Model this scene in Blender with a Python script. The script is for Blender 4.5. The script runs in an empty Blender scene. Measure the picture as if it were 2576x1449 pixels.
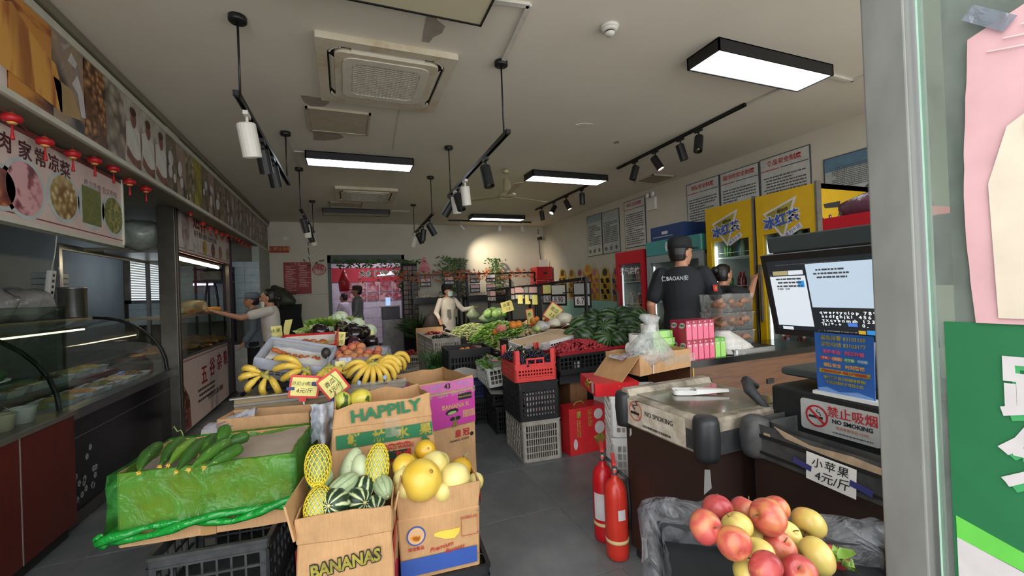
import bpy, bmesh, math, random
from mathutils import Vector, Matrix, Euler, noise
R = math.radians
PI = math.pi
SC = bpy.context.scene
COL = SC.collection
rnd = random.Random(7)

# ---------------------------------------------------------------- camera, sky, exposure
CH = 1.55                                        # eye height
FPX, YAW, PITCH, ROLL = 1068.33, .375769, .006227, -.0400995
_fw = Vector((math.sin(YAW) * math.cos(PITCH), math.cos(YAW) * math.cos(PITCH), math.sin(PITCH)))
_rt = Vector((math.cos(YAW), -math.sin(YAW), 0))
_up = _rt.cross(_fw)
_r2 = math.cos(ROLL) * _rt + math.sin(ROLL) * _up
_u2 = -math.sin(ROLL) * _rt + math.cos(ROLL) * _up
cam = bpy.data.cameras.new('camera')
cam.sensor_width = 36
cam.lens = FPX / 2576 * 36
cam.clip_start = .02
co = bpy.data.objects.new('camera', cam)
COL.objects.link(co)
co.matrix_world = Matrix(((_r2.x, _u2.x, -_fw.x, 0), (_r2.y, _u2.y, -_fw.y, 0), (_r2.z, _u2.z, -_fw.z, CH), (0, 0, 0, 1)))
SC.camera = co

w = bpy.data.worlds.new('sky')
SC.world = w
w.use_nodes = True
_bg = w.node_tree.nodes['Background']
_bg.inputs['Color'].default_value = (.97, .985, 1, 1)   # even overcast sky
_bg.inputs['Strength'].default_value = 4.2
SC.view_settings.view_transform = 'Standard'
SC.view_settings.look = 'None'
SC.view_settings.exposure = 0
SC.view_settings.gamma = 1
SC.view_settings.use_curve_mapping = False
SC.cycles.use_denoising = True
SC.cycles.use_adaptive_sampling = True
SC.cycles.adaptive_threshold = .02
SC.cycles.max_bounces = 7
SC.cycles.diffuse_bounces = 3
SC.cycles.glossy_bounces = 3
SC.cycles.transmission_bounces = 4
SC.cycles.transparent_max_bounces = 12
SC.cycles.caustics_reflective = False
SC.cycles.caustics_refractive = False
SC.cycles.sample_clamp_indirect = 4


def at(px, py, X=None, Y=None, Z=None):
 """place in the shop seen at a photo pixel, on the plane X=, Y= or Z="""
 d = _r2 * ((px - 1288) / FPX) - _u2 * ((py - 724.5) / FPX) + _fw
 t = X / d.x if X is not None else Y / d.y if Y is not None else (Z - CH) / d.z
 return Vector((0, 0, CH)) + d * t


# ---------------------------------------------------------------- materials
def lin(c):
 if isinstance(c, str):
  c = [int(c[i:i + 2], 16) for i in (0, 2, 4)]
 o = []
 for v in c[:3]:
  v = v / 255
  o.append(v / 12.92 if v <= .04045 else ((v + .055) / 1.055) ** 2.4)
 return (*o, 1)


class NT:
 """small wrapper to write node trees briefly"""
 def __init__(s, name):
  s.m = bpy.data.materials.new(name)
  s.m.use_nodes = True
  s.t = s.m.node_tree
  s.b = s.t.nodes['Principled BSDF']
  s.out = s.t.nodes['Material Output']

 def n(s, typ, **k):
  nd = s.t.nodes.new('ShaderNode' + typ)
  for a, v in k.items():
   if hasattr(nd, a) and a not in ('Scale',):
    setattr(nd, a, v)
   else:
    nd.inputs[a].default_value = v
  return nd

 def l(s, a, b):
  s.t.links.new(a, b)

 def co(s, kind='Object', scale=(1, 1, 1), rot=(0, 0, 0), loc=(0, 0, 0)):
  tc = s.n('TexCoord')
  mp = s.n('Mapping')
  mp.inputs['Scale'].default_value = scale
  mp.inputs['Rotation'].default_value = rot
  mp.inputs['Location'].default_value = loc
  s.l(tc.outputs[kind], mp.inputs[0])
  return mp.outputs[0]

 def noise(s, vec, scale=5, detail=3, rough=.5, dist=0):
  nd = s.n('TexNoise')
  nd.inputs['Scale'].default_value = scale
  nd.inputs['Detail'].default_value = detail
  nd.inputs['Roughness'].default_value = rough
  nd.inputs['Distortion'].default_value = dist
  s.l(vec, nd.inputs['Vector'])
  return nd.outputs['Fac']

 def ramp(s, fac, stops, interp='LINEAR'):
  nd = s.n('ValToRGB')
  cr = nd.color_ramp
  cr.interpolation = interp
  while len(cr.elements) < len(stops):
   cr.elements.new(.5)
  for e, (p, c) in zip(cr.elements, stops):
   e.position = p
   e.color = c if isinstance(c, tuple) and len(c) == 4 else lin(c)
  s.l(fac, nd.inputs[0])
  return nd.outputs[0]

 def mix(s, fac, a, b, mode='MIX'):
  nd = s.n('Mix')
  nd.data_type = 'RGBA'
  nd.blend_type = mode
  for i, v in ((0, fac), (6, a), (7, b)):
   if hasattr(v, 'is_output'):
    s.l(v, nd.inputs[i])
   elif i == 0:
    nd.inputs[0].default_value = v
   else:
    nd.inputs[i].default_value = v if isinstance(v, tuple) and len(v) == 4 else lin(v)
  return nd.outputs[2]

 def base(s, c):
  if hasattr(c, 'is_output'):
   s.l(c, s.b.inputs['Base Color'])
  else:
   s.b.inputs['Base Color'].default_value = lin(c)

 def set(s, rough=.5, metal=0, spec=.5, coat=0, trans=0, emit=None, es=0, sheen=0, sss=0):
  i = s.b.inputs
  i['Roughness'].default_value = rough
  i['Metallic'].default_value = metal
  i['Specular IOR Level'].default_value = spec
  i['Coat Weight'].default_value = coat
  i['Coat Roughness'].default_value = .08
  i['Transmission Weight'].default_value = trans
  if emit is not None:
   if hasattr(emit, 'is_output'):
    s.l(emit, i['Emission Color'])
   else:
    i['Emission Color'].default_value = lin(emit)
   i['Emission Strength'].default_value = es
  return s

 def bump(s, h, strength=.2, dist=.01):
  nd = s.n('Bump')
  nd.inputs['Strength'].default_value = strength
  nd.inputs['Distance'].default_value = dist
  s.l(h, nd.inputs['Height'])
  s.l(nd.outputs[0], s.b.inputs['Normal'])


_mc = {}


def mat(name, c, rough=.5, metal=0, var=.12, scale=9, bump=0, coat=0, emit=0, spec=.5, stretch=(1, 1, 1), c2=None):
 """plain material with a little noise in its colour"""
 if name in _mc:
  return _mc[name]
 t = NT(name)
 if var or bump or c2:
  v = t.co(scale=stretch)
  f = t.noise(v, scale, 4, .6)
 if c2:
  t.base(t.ramp(f, [(.35, c), (.65, c2)]))
 elif var:
  a = lin(c)
  lo = tuple(x * (1 - var) for x in a[:3]) + (1,)
  hi = tuple(min(1, x * (1 + var)) for x in a[:3]) + (1,)
  t.base(t.ramp(f, [(.3, lo), (.7, hi)]))
 else:
  t.base(c)
 t.set(rough, metal, spec, coat)
 if emit:
  t.set(rough, metal, spec, coat, emit=c, es=emit)
 if bump:
  t.bump(f, bump, .01)
 _mc[name] = t.m
 return t.m


def film(name, tint, body, opac=.3, rough=.12, wr=14, bump=.7, dist=.012):
 """thin plastic: partly see-through, glossy and crinkled"""
 if name in _mc:
  return _mc[name]
 t = NT(name)
 t.base(body)
 t.set(rough, 0, .7)
 tr = t.n('BsdfTransparent')
 tr.inputs[0].default_value = lin(tint)
 v = t.co(scale=(1, 1.6, 1))
 f = t.noise(v, wr, 3, .55, .9)
 t.bump(f, bump, dist)
 mx = t.n('MixShader')
 fac = t.ramp(f, [(.3, (max(opac - .12, 0),) * 3 + (1,)), (.72, (min(opac + .22, 1),) * 3 + (1,))])
 t.l(fac, mx.inputs[0])
 t.l(tr.outputs[0], mx.inputs[1])
 t.l(t.b.outputs[0], mx.inputs[2])
 t.l(mx.outputs[0], t.out.inputs[0])
 _mc[name] = t.m
 return t.m


def glass(name, tint='eef4f1', refl=.07, dirt=None, dfac=.0, dscale=(3, 3, 3)):
 if name in _mc:
  return _mc[name]
 t = NT(name)
 tr = t.n('BsdfTransparent')
 tr.inputs[0].default_value = lin(tint)
 gl = t.n('BsdfGlossy')
 gl.inputs['Roughness'].default_value = .03
 lw = t.n('LayerWeight')
 lw.inputs[0].default_value = .3
 m1 = t.n('MixShader')
 t.l(t.ramp(lw.outputs['Facing'], [(.2, (refl * .4,) * 3 + (1,)), (1, (refl * 5,) * 3 + (1,))]), m1.inputs[0])
 t.l(tr.outputs[0], m1.inputs[1])
 t.l(gl.outputs[0], m1.inputs[2])
 last = m1
 if dirt:
  df = t.n('BsdfDiffuse')
  df.inputs[0].default_value = lin(dirt)
  f = t.noise(t.co(scale=dscale), 3, 6, .7)
  fac = t.ramp(f, [(.4, (dfac * .5,) * 3 + (1,)), (.62, (dfac,) * 3 + (1,))])
  m2 = t.n('MixShader')
  t.l(fac, m2.inputs[0])
  t.l(m1.outputs[0], m2.inputs[1])
  t.l(df.outputs[0], m2.inputs[2])
  last = m2
 t.l(last.outputs[0], t.out.inputs[0])
 _mc[name] = t.m
 return t.m


def wood(name, a, b, scale=2.5, stretch=(1, 12, 12), rough=.45):
 if name in _mc:
  return _mc[name]
 t = NT(name)
 f = t.noise(t.co(scale=stretch), scale, 6, .65, 1.2)
 t.base(t.ramp(f, [(.3, a), (.5, b), (.7, a)]))
 t.set(rough)
 t.bump(f, .1, .004)
 _mc[name] = t.m
 return t.m


def cardboard(name, c='bd9468'):
 if name in _mc:
  return _mc[name]
 t = NT(name)
 v = t.co()
 f = t.noise(v, 7, 5, .7)
 f2 = t.noise(t.co(scale=(90, 90, 4)), 2, 2)
 a = lin(c)
 lo = tuple(x * .78 for x in a[:3]) + (1,)
 hi = tuple(min(1, x * 1.12) for x in a[:3]) + (1,)
 c1 = t.ramp(f, [(.3, lo), (.65, hi)])
 t.base(t.mix(.25, c1, t.ramp(f2, [(.35, lo), (.6, hi)])))
 t.set(.75, 0, .25)
 t.bump(f2, .15, .003)
 _mc[name] = t.m
 return t.m


# ---------------------------------------------------------------- mesh building
def frame(o, right, up):
 """4x4 whose x runs right, y up and z out of a face"""
 x = Vector(right).normalized()
 y = Vector(up)
 z = x.cross(y).normalized()
 y = z.cross(x)
 return Matrix(((x.x, y.x, z.x, o[0]), (x.y, y.y, z.y, o[1]), (x.z, y.z, z.z, o[2]), (0, 0, 0, 1)))


def TR(x=0, y=0, z=0, rx=0, ry=0, rz=0, s=1):
 return Matrix.Translation((x, y, z)) @ Euler((rx, ry, rz)).to_matrix().to_4x4() @ Matrix.Scale(s, 4)


class MB:
 def __init__(s):
  s.v, s.f, s.mi, s.sm, s.T, s.k = [], [], [], [], Matrix(), 0

 def add(s, vs, fs, smooth=False):
  b = len(s.v)
  s.v += [s.T @ Vector(p) for p in vs]
  s.f += [[b + i for i in q] for q in fs]
  s.mi += [s.k] * len(fs)
  s.sm += [smooth] * len(fs)
  return s

 def hexa(s, p):
  """8 points: bottom four then top four, both counter-clockwise from above"""
  return s.add(p, [(3, 2, 1, 0), (4, 5, 6, 7), (0, 1, 5, 4), (1, 2, 6, 5), (2, 3, 7, 6), (3, 0, 4, 7)])

 def box(s, x0, x1, y0, y1, z0, z1):
  return s.hexa([(x0, y0, z0), (x1, y0, z0), (x1, y1, z0), (x0, y1, z0), (x0, y0, z1), (x1, y0, z1), (x1, y1, z1), (x0, y1, z1)])

 def cb(s, c, d):
  return s.box(c[0] - d[0] / 2, c[0] + d[0] / 2, c[1] - d[1] / 2, c[1] + d[1] / 2, c[2] - d[2] / 2, c[2] + d[2] / 2)

 def bbox(s, x0, x1, y0, y1, z0, z1, r=.01, n=3):
  """box with rounded vertical edges and a small chamfer on top and bottom"""
  pts = []
  for cx, cy, a0 in ((x1 - r, y0 + r, -PI / 2), (x1 - r, y1 - r, 0), (x0 + r, y1 - r, PI / 2), (x0 + r, y0 + r, PI)):
   for i in range(n + 1):
    a = a0 + PI / 2 * i / n
    pts.append((cx + r * math.cos(a), cy + r * math.sin(a)))
  c = min(r * .4, (z1 - z0) * .3)
  mx, my = (x0 + x1) / 2, (y0 + y1) / 2
  hx, hy = max(x1 - x0, 1e-5), max(y1 - y0, 1e-5)
  ins = [(mx + (p[0] - mx) * (1 - 2 * c / hx), my + (p[1] - my) * (1 - 2 * c / hy)) for p in pts]
  rings = [[(*p, z0) for p in ins], [(*p, z0 + c) for p in pts], [(*p, z1 - c) for p in pts], [(*p, z1) for p in ins]]
  return s.rings(rings, True, True, False)

 def rings(s, rings, cap0=True, cap1=True, smooth=True, closed=True):
  n = len(rings[0])
  vs = [p for r in rings for p in r]
  fs = []
  for i in range(len(rings) - 1):
   for j in range(n if closed else n - 1):
    k = (j + 1) % n
    fs.append((i * n + j, i * n + k, (i + 1) * n + k, (i + 1) * n + j))
  if cap0:
   fs.append(tuple(range(n - 1, -1, -1)))
  if cap1:
   fs.append(tuple((len(rings) - 1) * n + j for j in range(n)))
  return s.add(vs, fs, smooth)

 def lathe(s, prof, n=16, smooth=True, wob=None):
  """prof: (radius, z) from bottom to top; wob(angle, z) scales the radius"""
  rg = []
  for r, z in prof:
   rg.append([(r * math.cos(2 * PI * j / n) * (wob(2 * PI * j / n, z) if wob else 1),
      r * math.sin(2 * PI * j / n) * (wob(2 * PI * j / n, z) if wob else 1), z) for j in range(n)])
  return s.rings(rg, prof[0][0] > 1e-4, prof[-1][0] > 1e-4, smooth)

 def tube(s, pts, r, n=8, smooth=True, flat=1):
  pts = [Vector(p) for p in pts]
  rs = r if isinstance(r, (list, tuple)) else [r] * len(pts)
  rg = []
  ref = None
  for i, p in enumerate(pts):
   d = (pts[min(i + 1, len(pts) - 1)] - pts[max(i - 1, 0)])
   d = d.normalized() if d.length > 1e-9 else Vector((0, 0, 1))
   if ref is None:
    ref = Vector((0, 0, 1)) if abs(d.z) < .9 else Vector((1, 0, 0))
   a = (ref - d * ref.dot(d)).normalized()
   b = d.cross(a)
   ref = a
   rg.append([p + (a * math.cos(2 * PI * j / n) * flat + b * math.sin(2 * PI * j / n)) * rs[i] for j in range(n)])
  return s.rings(rg, True, True, smooth)

 def ball(s, c, rx, ry=None, rz=None, n=12, m=8):
  ry = ry or rx
  rz = rz or rx
  rg = []
  for i in range(m + 1):
   t = PI * i / m
   q = max(math.sin(t), .001)
   rg.append([(c[0] + rx * q * math.cos(2 * PI * j / n), c[1] + ry * q * math.sin(2 * PI * j / n), c[2] - rz * math.cos(t)) for j in range(n)])
  return s.rings(rg, True, True, True)

 def cap(s, a, b, ra, rb, n=10):
  """capsule with two radii"""
  a, b = Vector(a), Vector(b)
  d = b - a
  L = d.length or 1e-6
  d = d / L
  ts = []
  for i in range(5):
   t = PI / 2 * i / 4
   ts.append((-ra * math.cos(t), max(ra * math.sin(t), 1e-4)))
  for i in range(5):
   t = PI / 2 * i / 4
   ts.append((L + rb * math.sin(t), max(rb * math.cos(t), 1e-4)))
  ref = Vector((0, 0, 1)) if abs(d.z) < .9 else Vector((1, 0, 0))
  u = (ref - d * ref.dot(d)).normalized()
  w_ = d.cross(u)
  return s.rings([[a + d * z + (u * math.cos(2 * PI * j / n) + w_ * math.sin(2 * PI * j / n)) * r for j in range(n)] for z, r in ts])

 def loft(s, secs, n=16):
  """secs: (cx, cy, z, rx, ry) elliptic sections going up"""
  return s.rings([[(c[0] + c[3] * math.cos(2 * PI * j / n), c[1] + c[4] * math.sin(2 * PI * j / n), c[2]) for j in range(n)] for c in secs])

 def prism(s, poly, z0, z1, smooth=False):
  return s.rings([[(x, y, z0) for x, y in poly], [(x, y, z1) for x, y in poly]], True, True, smooth)

 def sheet(s, nu, nv, fn, smooth=True, thick=0):
  vs = [fn(i / nu, j / nv) for j in range(nv + 1) for i in range(nu + 1)]
  fs = [(j * (nu + 1) + i, j * (nu + 1) + i + 1, (j + 1) * (nu + 1) + i + 1, (j + 1) * (nu + 1) + i) for j in range(nv) for i in range(nu)]
  return s.add(vs, fs, smooth)

 def quad(s, a, b, c, d):
  return s.add([a, b, c, d], [(0, 1, 2, 3)])

 def mesh(s, name, ms):
  me = bpy.data.meshes.new(name)
  me.from_pydata([tuple(p) for p in s.v], [], s.f)
  me.polygons.foreach_set('use_smooth', s.sm)
  ms = ms if isinstance(ms, (list, tuple)) else [ms]
  for m in ms:
   me.materials.append(m)
  if len(ms) > 1:
   me.polygons.foreach_set('material_index', [min(i, len(ms) - 1) for i in s.mi])
  me.update()
  return me

 def build(s, name, ms, parent=None, kind=None):
  return put(name, s.mesh(name, ms), parent, kind)


def put(name, me, parent=None, kind=None, mtx=None):
 o = bpy.data.objects.new(name, me)
 COL.objects.link(o)
 if parent:
  o.parent = parent
 if mtx is not None:
  o.matrix_local = mtx
 if kind:
  o['kind'] = kind
 return o


def tag(o, label, cat, group=None):
 o['label'] = label
 o['category'] = cat
 if group:
  o['group'] = group
 return o


def thing(name, label, cat, loc=(0, 0, 0), rz=0, group=None, rx=0, ry=0, s=1):
 o = bpy.data.objects.new(name, None)
 o.empty_display_size = .05
 COL.objects.link(o)
 o.location = loc
 o.rotation_euler = (rx, ry, rz)
 o.scale = (s, s, s)
 return tag(o, label, cat, group)


def struct(name, mb, m, parent=None):
 return mb.build(name, m, parent, None if parent else 'structure')


def dup(src, loc, rot=None, label=None, group=None, s=None):
 """a copy of a thing with its parts and sub-parts"""
 r = src.copy()
 COL.objects.link(r)
 r.location = loc
 if rot is not None:
  r.rotation_euler = rot if isinstance(rot, (tuple, list, Euler)) else (0, 0, rot)
 if s:
  r.scale = s if isinstance(s, (tuple, list)) else (s, s, s)
 if label:
  r['label'] = label
 if group:
  r['group'] = group
 for ch in src.children:
  c = ch.copy()
  COL.objects.link(c)
  c.parent = r
  for g in ch.children:
   d = g.copy()
   COL.objects.link(d)
   d.parent = c
 return r


def txt(parent, s, size, m, F, name='lettering', align='CENTER', bold=0, sx=1, shear=0, lsp=1, ex=.0006, gap=None):
 """flat lettering on a face; F is a frame() in the parent's space"""
 cu = bpy.data.curves.new(name, 'FONT')
 cu.body = s
 cu.size = size
 cu.align_x = align
 cu.align_y = 'CENTER'
 cu.offset = bold
 cu.resolution_u = 2
 cu.shear = shear
 cu.space_line = lsp
 if gap:
  cu.space_character = gap
 cu.extrude = ex
 tmp = bpy.data.objects.new('tmp', cu)
 me = bpy.data.meshes.new_from_object(tmp)
 bpy.data.objects.remove(tmp)
 bpy.data.curves.remove(cu)
 me.name = name
 me.materials.clear()
 me.materials.append(m)
 me.transform(Matrix.Diagonal((sx, 1, 1, 1)))
 return put(name, me, parent, None, F @ Matrix.Translation((0, 0, .0012)))


def lines(parent, F, w, h, n, m, seed=0, name='small_print', x0=0, hh=.45, gaps=True, ragged=.75):
 """rows of print too small to read, as short flat dashes"""
 r = random.Random(seed)
 b = MB()
 b.T = Matrix()
 st = h / n
 for i in range(n):
  y = h / 2 - (i + .5) * st
  x = -w / 2 + (r.choice([0, .06, 0]) * w)
  end = w / 2 * (1 if r.random() < ragged else r.uniform(-.2, .9))
  while x < end:
   l = min(st * hh * r.uniform(1, 3.2), end - x)
   b.quad((x, y - st * hh / 2, 0), (x + l, y - st * hh / 2, 0), (x + l, y + st * hh / 2, 0), (x, y + st * hh / 2, 0))
   x += l + st * hh * r.uniform(.25, .6)
 o = b.build(name, m, parent)
 o.matrix_local = F @ Matrix.Translation((0, 0, .0015))
 o['kind'] = 'stuff'
 return o


def jit(mb, a, f=6, seed=0):
 """rough up the vertices of a mesh by smooth noise"""
 for i, p in enumerate(mb.v):
  q = Vector((p.x * f + seed, p.y * f, p.z * f))
  mb.v[i] = p + noise.noise_vector(q) * a
 return mb


def remesh(mb, name, ms, vox, parent=None, smooth=2, facing=None):
 """one continuous skin over the collected shapes"""
 me = mb.mesh(name, ms)
 o = bpy.data.objects.new(name, me)
 COL.objects.link(o)
 md = o.modifiers.new('r', 'REMESH')
 md.mode = 'VOXEL'
 md.voxel_size = vox
 if smooth:
  ms_ = o.modifiers.new('s', 'SMOOTH')
  ms_.iterations = smooth
  ms_.factor = .5
 dg = bpy.context.evaluated_depsgraph_get()
 me2 = bpy.data.meshes.new_from_object(o.evaluated_get(dg))
 bpy.data.objects.remove(o)
 me2.name = name
 me2.polygons.foreach_set('use_smooth', [True] * len(me2.polygons))
 me2.materials.clear()
 for m in (ms if isinstance(ms, (list, tuple)) else [ms]):
  me2.materials.append(m)
 return put(name, me2, parent)


def bx(nm, m, o, *a, r=0):
 b = MB()
 (b.bbox(*a, r) if r else b.box(*a))
 return b.build(nm, m, o)


# shared plain materials
K_BLACK = mat('black_metal', '17181a', .42, 0, .2)
K_BLKPL = mat('black_plastic', '1d1f21', .48, 0, .25, 14, .05)
K_DUSTY = mat('dusty_black_plastic', '2b2d2f', .6, 0, .3, 18, .08, c2='3c3e3e')
K_WHITE = mat('white_paint', 'dcdad2', .5, 0, .06)
K_STEEL = mat('brushed_steel', 'a9abac', .32, 1, .15, 6, 0, stretch=(1, 1, 30))
K_STEELD = mat('dull_steel', '8b8a86', .42, .9, .2, 8)
K_RED = mat('red_plastic', 'd8423f', .42, 0, .1)
K_GREYPL = mat('grey_plastic', 'b2aea5', .6, 0, .15, 12, .05, c2='9d988c')
K_WHITEPL = mat('white_plastic', 'e2e2de', .45, 0, .06)
K_PAPER = mat('paper', 'e9e7e0', .8, 0, .04)
K_YPAPER = mat('yellow_paper', 'f0e58f', .8, 0, .05)
K_INK = mat('black_ink', '15151a', .7, 0, 0)
K_RINK = mat('red_ink', 'b0202a', .6, 0, 0)
K_GREYINK = mat('grey_ink', '55585c', .7, 0, 0)
K_CARD = cardboard('brown_cardboard')
K_CARD2 = cardboard('pale_cardboard', 'c79d72')
K_GLASS = glass('clear_glass')
# ---------------------------------------------------------------- the room
ZC, XR, YB, XL = 3.27, 5.15, 10.56, -3.7


def m_tile():
 t = NT('slate_tile')
 f = t.noise(t.co(scale=(1, 1, 1)), 3, 6, .65)
 f2 = t.noise(t.co(scale=(1, 9, 1), rot=(0, 0, .6)), 6, 4, .7, .6)
 c = t.ramp(f, [(.3, '5c6062'), (.7, '787b7b')])
 t.base(t.mix(t.ramp(f2, [(.55, '000000'), (.8, '404040')]), c, '8f928f'))
 t.set(.38, 0, .5)
 t.bump(f2, .08, .004)
 return t.m


def m_ceil():
 t = NT('ceiling_paint')
 f = t.noise(t.co(), .6, 5, .6)
 f2 = t.noise(t.co(), 40, 3, .6)
 t.base(t.ramp(f, [(.3, 'd9d1c3'), (.7, 'e4ddd0')]))
 t.set(.85, 0, .2)
 t.bump(f2, .05, .002)
 return t.m


def m_wall(name, a, b):
 t = NT(name)
 f = t.noise(t.co(), .9, 5, .65)
 t.base(t.ramp(f, [(.3, a), (.7, b)]))
 t.set(.8, 0, .2)
 t.bump(t.noise(t.co(), 60, 3), .05, .002)
 return t.m


M_TILE, M_CEIL = m_tile(), m_ceil()
M_WALL = m_wall('wall_paint', 'c6bfae', 'd4cebf')
M_GROUT = mat('grout', '8a8c88', .9)
M_MINT = mat('mint_dado', '9fcfc0', .6, 0, .06)

b = MB(); b.box(-4.2, 6, -.6, 14.6, -.1, -.006)
floor = struct('floor', b, M_GROUT)
TS = .73
b = MB(); b.bbox(-TS / 2 + .003, TS / 2 - .003, -TS / 2 + .003, TS / 2 - .003, -.008, 0, .004, 1)
tile_me = b.mesh('floor_tile', M_TILE)
for i in range(-5, 6):
 for j in range(-5, 15):
  x, y = 1.365 + TS * (i + .5), 3.453 + TS * (j + .5)
  if -3.0 < x < 5.1 and .1 < y < 13.3:
   o = put('floor_tile', tile_me, floor, None, Matrix.Translation((x, y, rnd.uniform(-.0015, .0))) @ Matrix.Rotation(PI / 2 * rnd.randrange(4), 4, 'Z'))
b = MB(); b.box(-9, 12, -9, -.6, -.16, -.03)
struct('ground', b, mat('pavement', 'b5b3ad', .85, 0, .12, 3))

b = MB(); b.box(XL - .1, XR + .1, .45, YB + .12, ZC, ZC + .1)
ceiling = struct('ceiling', b, M_CEIL)
b = MB(); b.box(XR, XR + .12, .45, YB + .12, 0, ZC)
wall_right = struct('wall_right', b, M_WALL)
b = MB(); b.box(XR - .012, XR, 4.9, YB, 0, 1.25)
struct('dado_panel', b, M_MINT, wall_right)
b = MB(); b.box(XL - .12, XL, .45, 14.3, 0, ZC)
wall_left = struct('wall_left', b, mat('dim_wall', 'b9bab6', .8))
DX0, DX1, DZ = -.33, 1.37, 2.52
b = MB(); b.box(XL, DX0, YB, YB + .12, 0, ZC); b.box(DX1, XR + .1, YB, YB + .12, 0, ZC); b.box(DX0, DX1, YB, YB + .12, DZ, ZC)
wall_back = struct('wall_back', b, M_WALL)
b = MB()
b.box(XL, DX0 - .02, YB - .004, YB, 1.638, 1.646)
for x in (-.95, -2.2):
 b.box(x, x + .006, YB - .004, YB, .05, 1.638)
b.build('tile_joint', mat('joint_grey', '8f8c84', .9), wall_back)
b = MB(); b.box(-1.62, -1.5, 9.35, YB, 0, 2.6); b.k = 0
struct('wall_stub', b, m_wall('grey_green_wall', '9da199', 'b0b3aa'), None)['kind'] = 'structure'
b = MB(); b.box(XL - .12, -1.92, .3, .45, 0, ZC); b.box(XL - .12, XR + .12, .3, .45, 3.05, 4.2); b.box(XR - .2, XR + .12, .3, .45, 0, ZC)
struct('wall_front', b, mat('facade', 'a5a39c', .8))
# doorway: green-grey lining
b = MB()
b.box(DX0 - .01, DX0 + .06, YB - .02, YB + .3, 0, DZ); b.box(DX1 - .06, DX1 + .01, YB - .02, YB + .3, 0, DZ); b.box(DX0 - .01, DX1 + .01, YB - .02, YB + .3, DZ - .17, DZ + .01)
struct('door_1', b, mat('door_lining', '55605a', .6))
# room behind
b = MB(); b.box(-1.6, -1.5, YB + .12, 14.2, 0, 3); b.box(2.6, 2.7, YB + .12, 14.2, 0, 3); b.box(-1.6, 2.7, 13.6, 13.7, 0, 3); b.box(-1.6, 2.7, YB + .12, 13.7, 3, 3.1)
back_room = struct('wall_rear', b, mat('rear_wall', 'e0dae4', .6))
b = MB()
for i in range(7):
 b.box(-1.5 + .6 * i, -1.494 + .6 * i, 13.594, 13.6, 0, 1.75)
for i in range(1, 6):
 b.box(-1.5, 2.6, 13.594, 13.6, .3 * i, .3 * i + .005)
b.build('tile_joint', mat('joint_lilac', 'b7aebd', .8), back_room)

# ceiling patches, peeled paint, cable ducts, hatches
def patch(pts, name, m, z0=.004):
 b = MB()
 poly = [tuple(at(x, y, Z=ZC)[:2]) for x, y in pts]
 if sum(poly[i][0] * poly[i - 1][1] - poly[i - 1][0] * poly[i][1] for i in range(len(poly))) > 0:
  poly.reverse()
 b.prism(poly, ZC - z0, ZC + .002)
 return b.build(name, m, ceiling)


M_PLAST = mat('bare_plaster', '9d9287', .9, 0, .12, 14)
patch([(756, 238), (775, 240), (800, 245), (832, 249), (828, 258), (815, 267), (782, 266), (765, 256)], 'bare_patch', M_PLAST)
patch([(787, 330), (830, 331), (858, 338), (864, 345), (850, 350), (815, 353), (788, 351), (790, 342)], 'bare_patch', M_PLAST)
patch([(1075, 28), (1092, 24), (1100, 50), (1120, 65), (1112, 82), (1090, 92), (1080, 106), (1062, 103), (1068, 65)], 'bare_patch', M_PLAST)
patch([(1448, 313), (1470, 309), (1492, 311), (1488, 320), (1460, 319)], 'bare_patch', mat('fresh_filler', 'd8d4cc', .9))
patch([(1543, 357), (1556, 353), (1558, 359), (1548, 361)], 'bare_patch', M_PLAST)
M_DUCT = mat('duct_white', 'cfcac0', .6)


def duct(a, b_, w_=.035, h=.018):
 p, q = at(*a, Z=ZC), at(*b_, Z=ZC)
 d = (q - p).normalized(); n = Vector((-d.y, d.x, 0)) * w_ / 2
 b = MB(); b.hexa([p - n - Vector((0, 0, h)), p + n - Vector((0, 0, h)), q + n - Vector((0, 0, h)), q - n - Vector((0, 0, h)), p - n, p + n, q + n, q - n])
 b.v = [Vector((v.x, v.y, v.z)) for v in b.v]
 return b.build('cable_duct', M_DUCT, ceiling)


duct((1331, 8), (1262, 158)); duct((1331, 10), (1230, -4)); duct((2082, 186), (2142, 202)); duct((2142, 202), (2210, 172)); duct((1878, 261), (1990, 208))
duct((718, 335), (752, 420), .02, .01); duct((740, 380), (768, 382), .02, .01); duct((1005, 275), (988, 375), .012, .005); duct((985, 530), (1030, 531), .02, .01); duct((1130, 552), (1138, 543), .03, .012)
duct((1400, 560), (1470, 530), .03, .004)


def hatch(x0, x1, y0, y1, nm, m, label, cat):
 t = thing(nm, label, cat, ((x0 + x1) / 2, (y0 + y1) / 2, ZC - .02))
 hx, hy = (x1 - x0) / 2, (y1 - y0) / 2
 b = MB()
 for a in ((-hx, hx, -hy, -hy + .02), (-hx, hx, hy - .02, hy), (-hx, -hx + .02, -hy, hy), (hx - .02, hx, -hy, hy)):
  b.box(*a, 0, .02)
 b.build('frame', m, t)
 b = MB(); b.box(-hx + .022, hx - .022, -hy + .022, hy - .022, .006, .02)
 if 'vent' in nm:
  b = MB()
  n = 12
  for i in range(n):
   y = -hy + .025 + (2 * hy - .05) * (i + .5) / n
   b.hexa([(-hx + .02, y - .012, .002), (hx - .02, y - .012, .002), (hx - .02, y + .006, .018), (-hx + .02, y + .006, .018), (-hx + .02, y - .010, .003), (hx - .02, y - .010, .003), (hx - .02, y + .008, .0195), (-hx + .02, y + .008, .0195)])
  b.build('louvre', m, t)
 else:
  b.build('panel', m, t)
 return t


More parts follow.
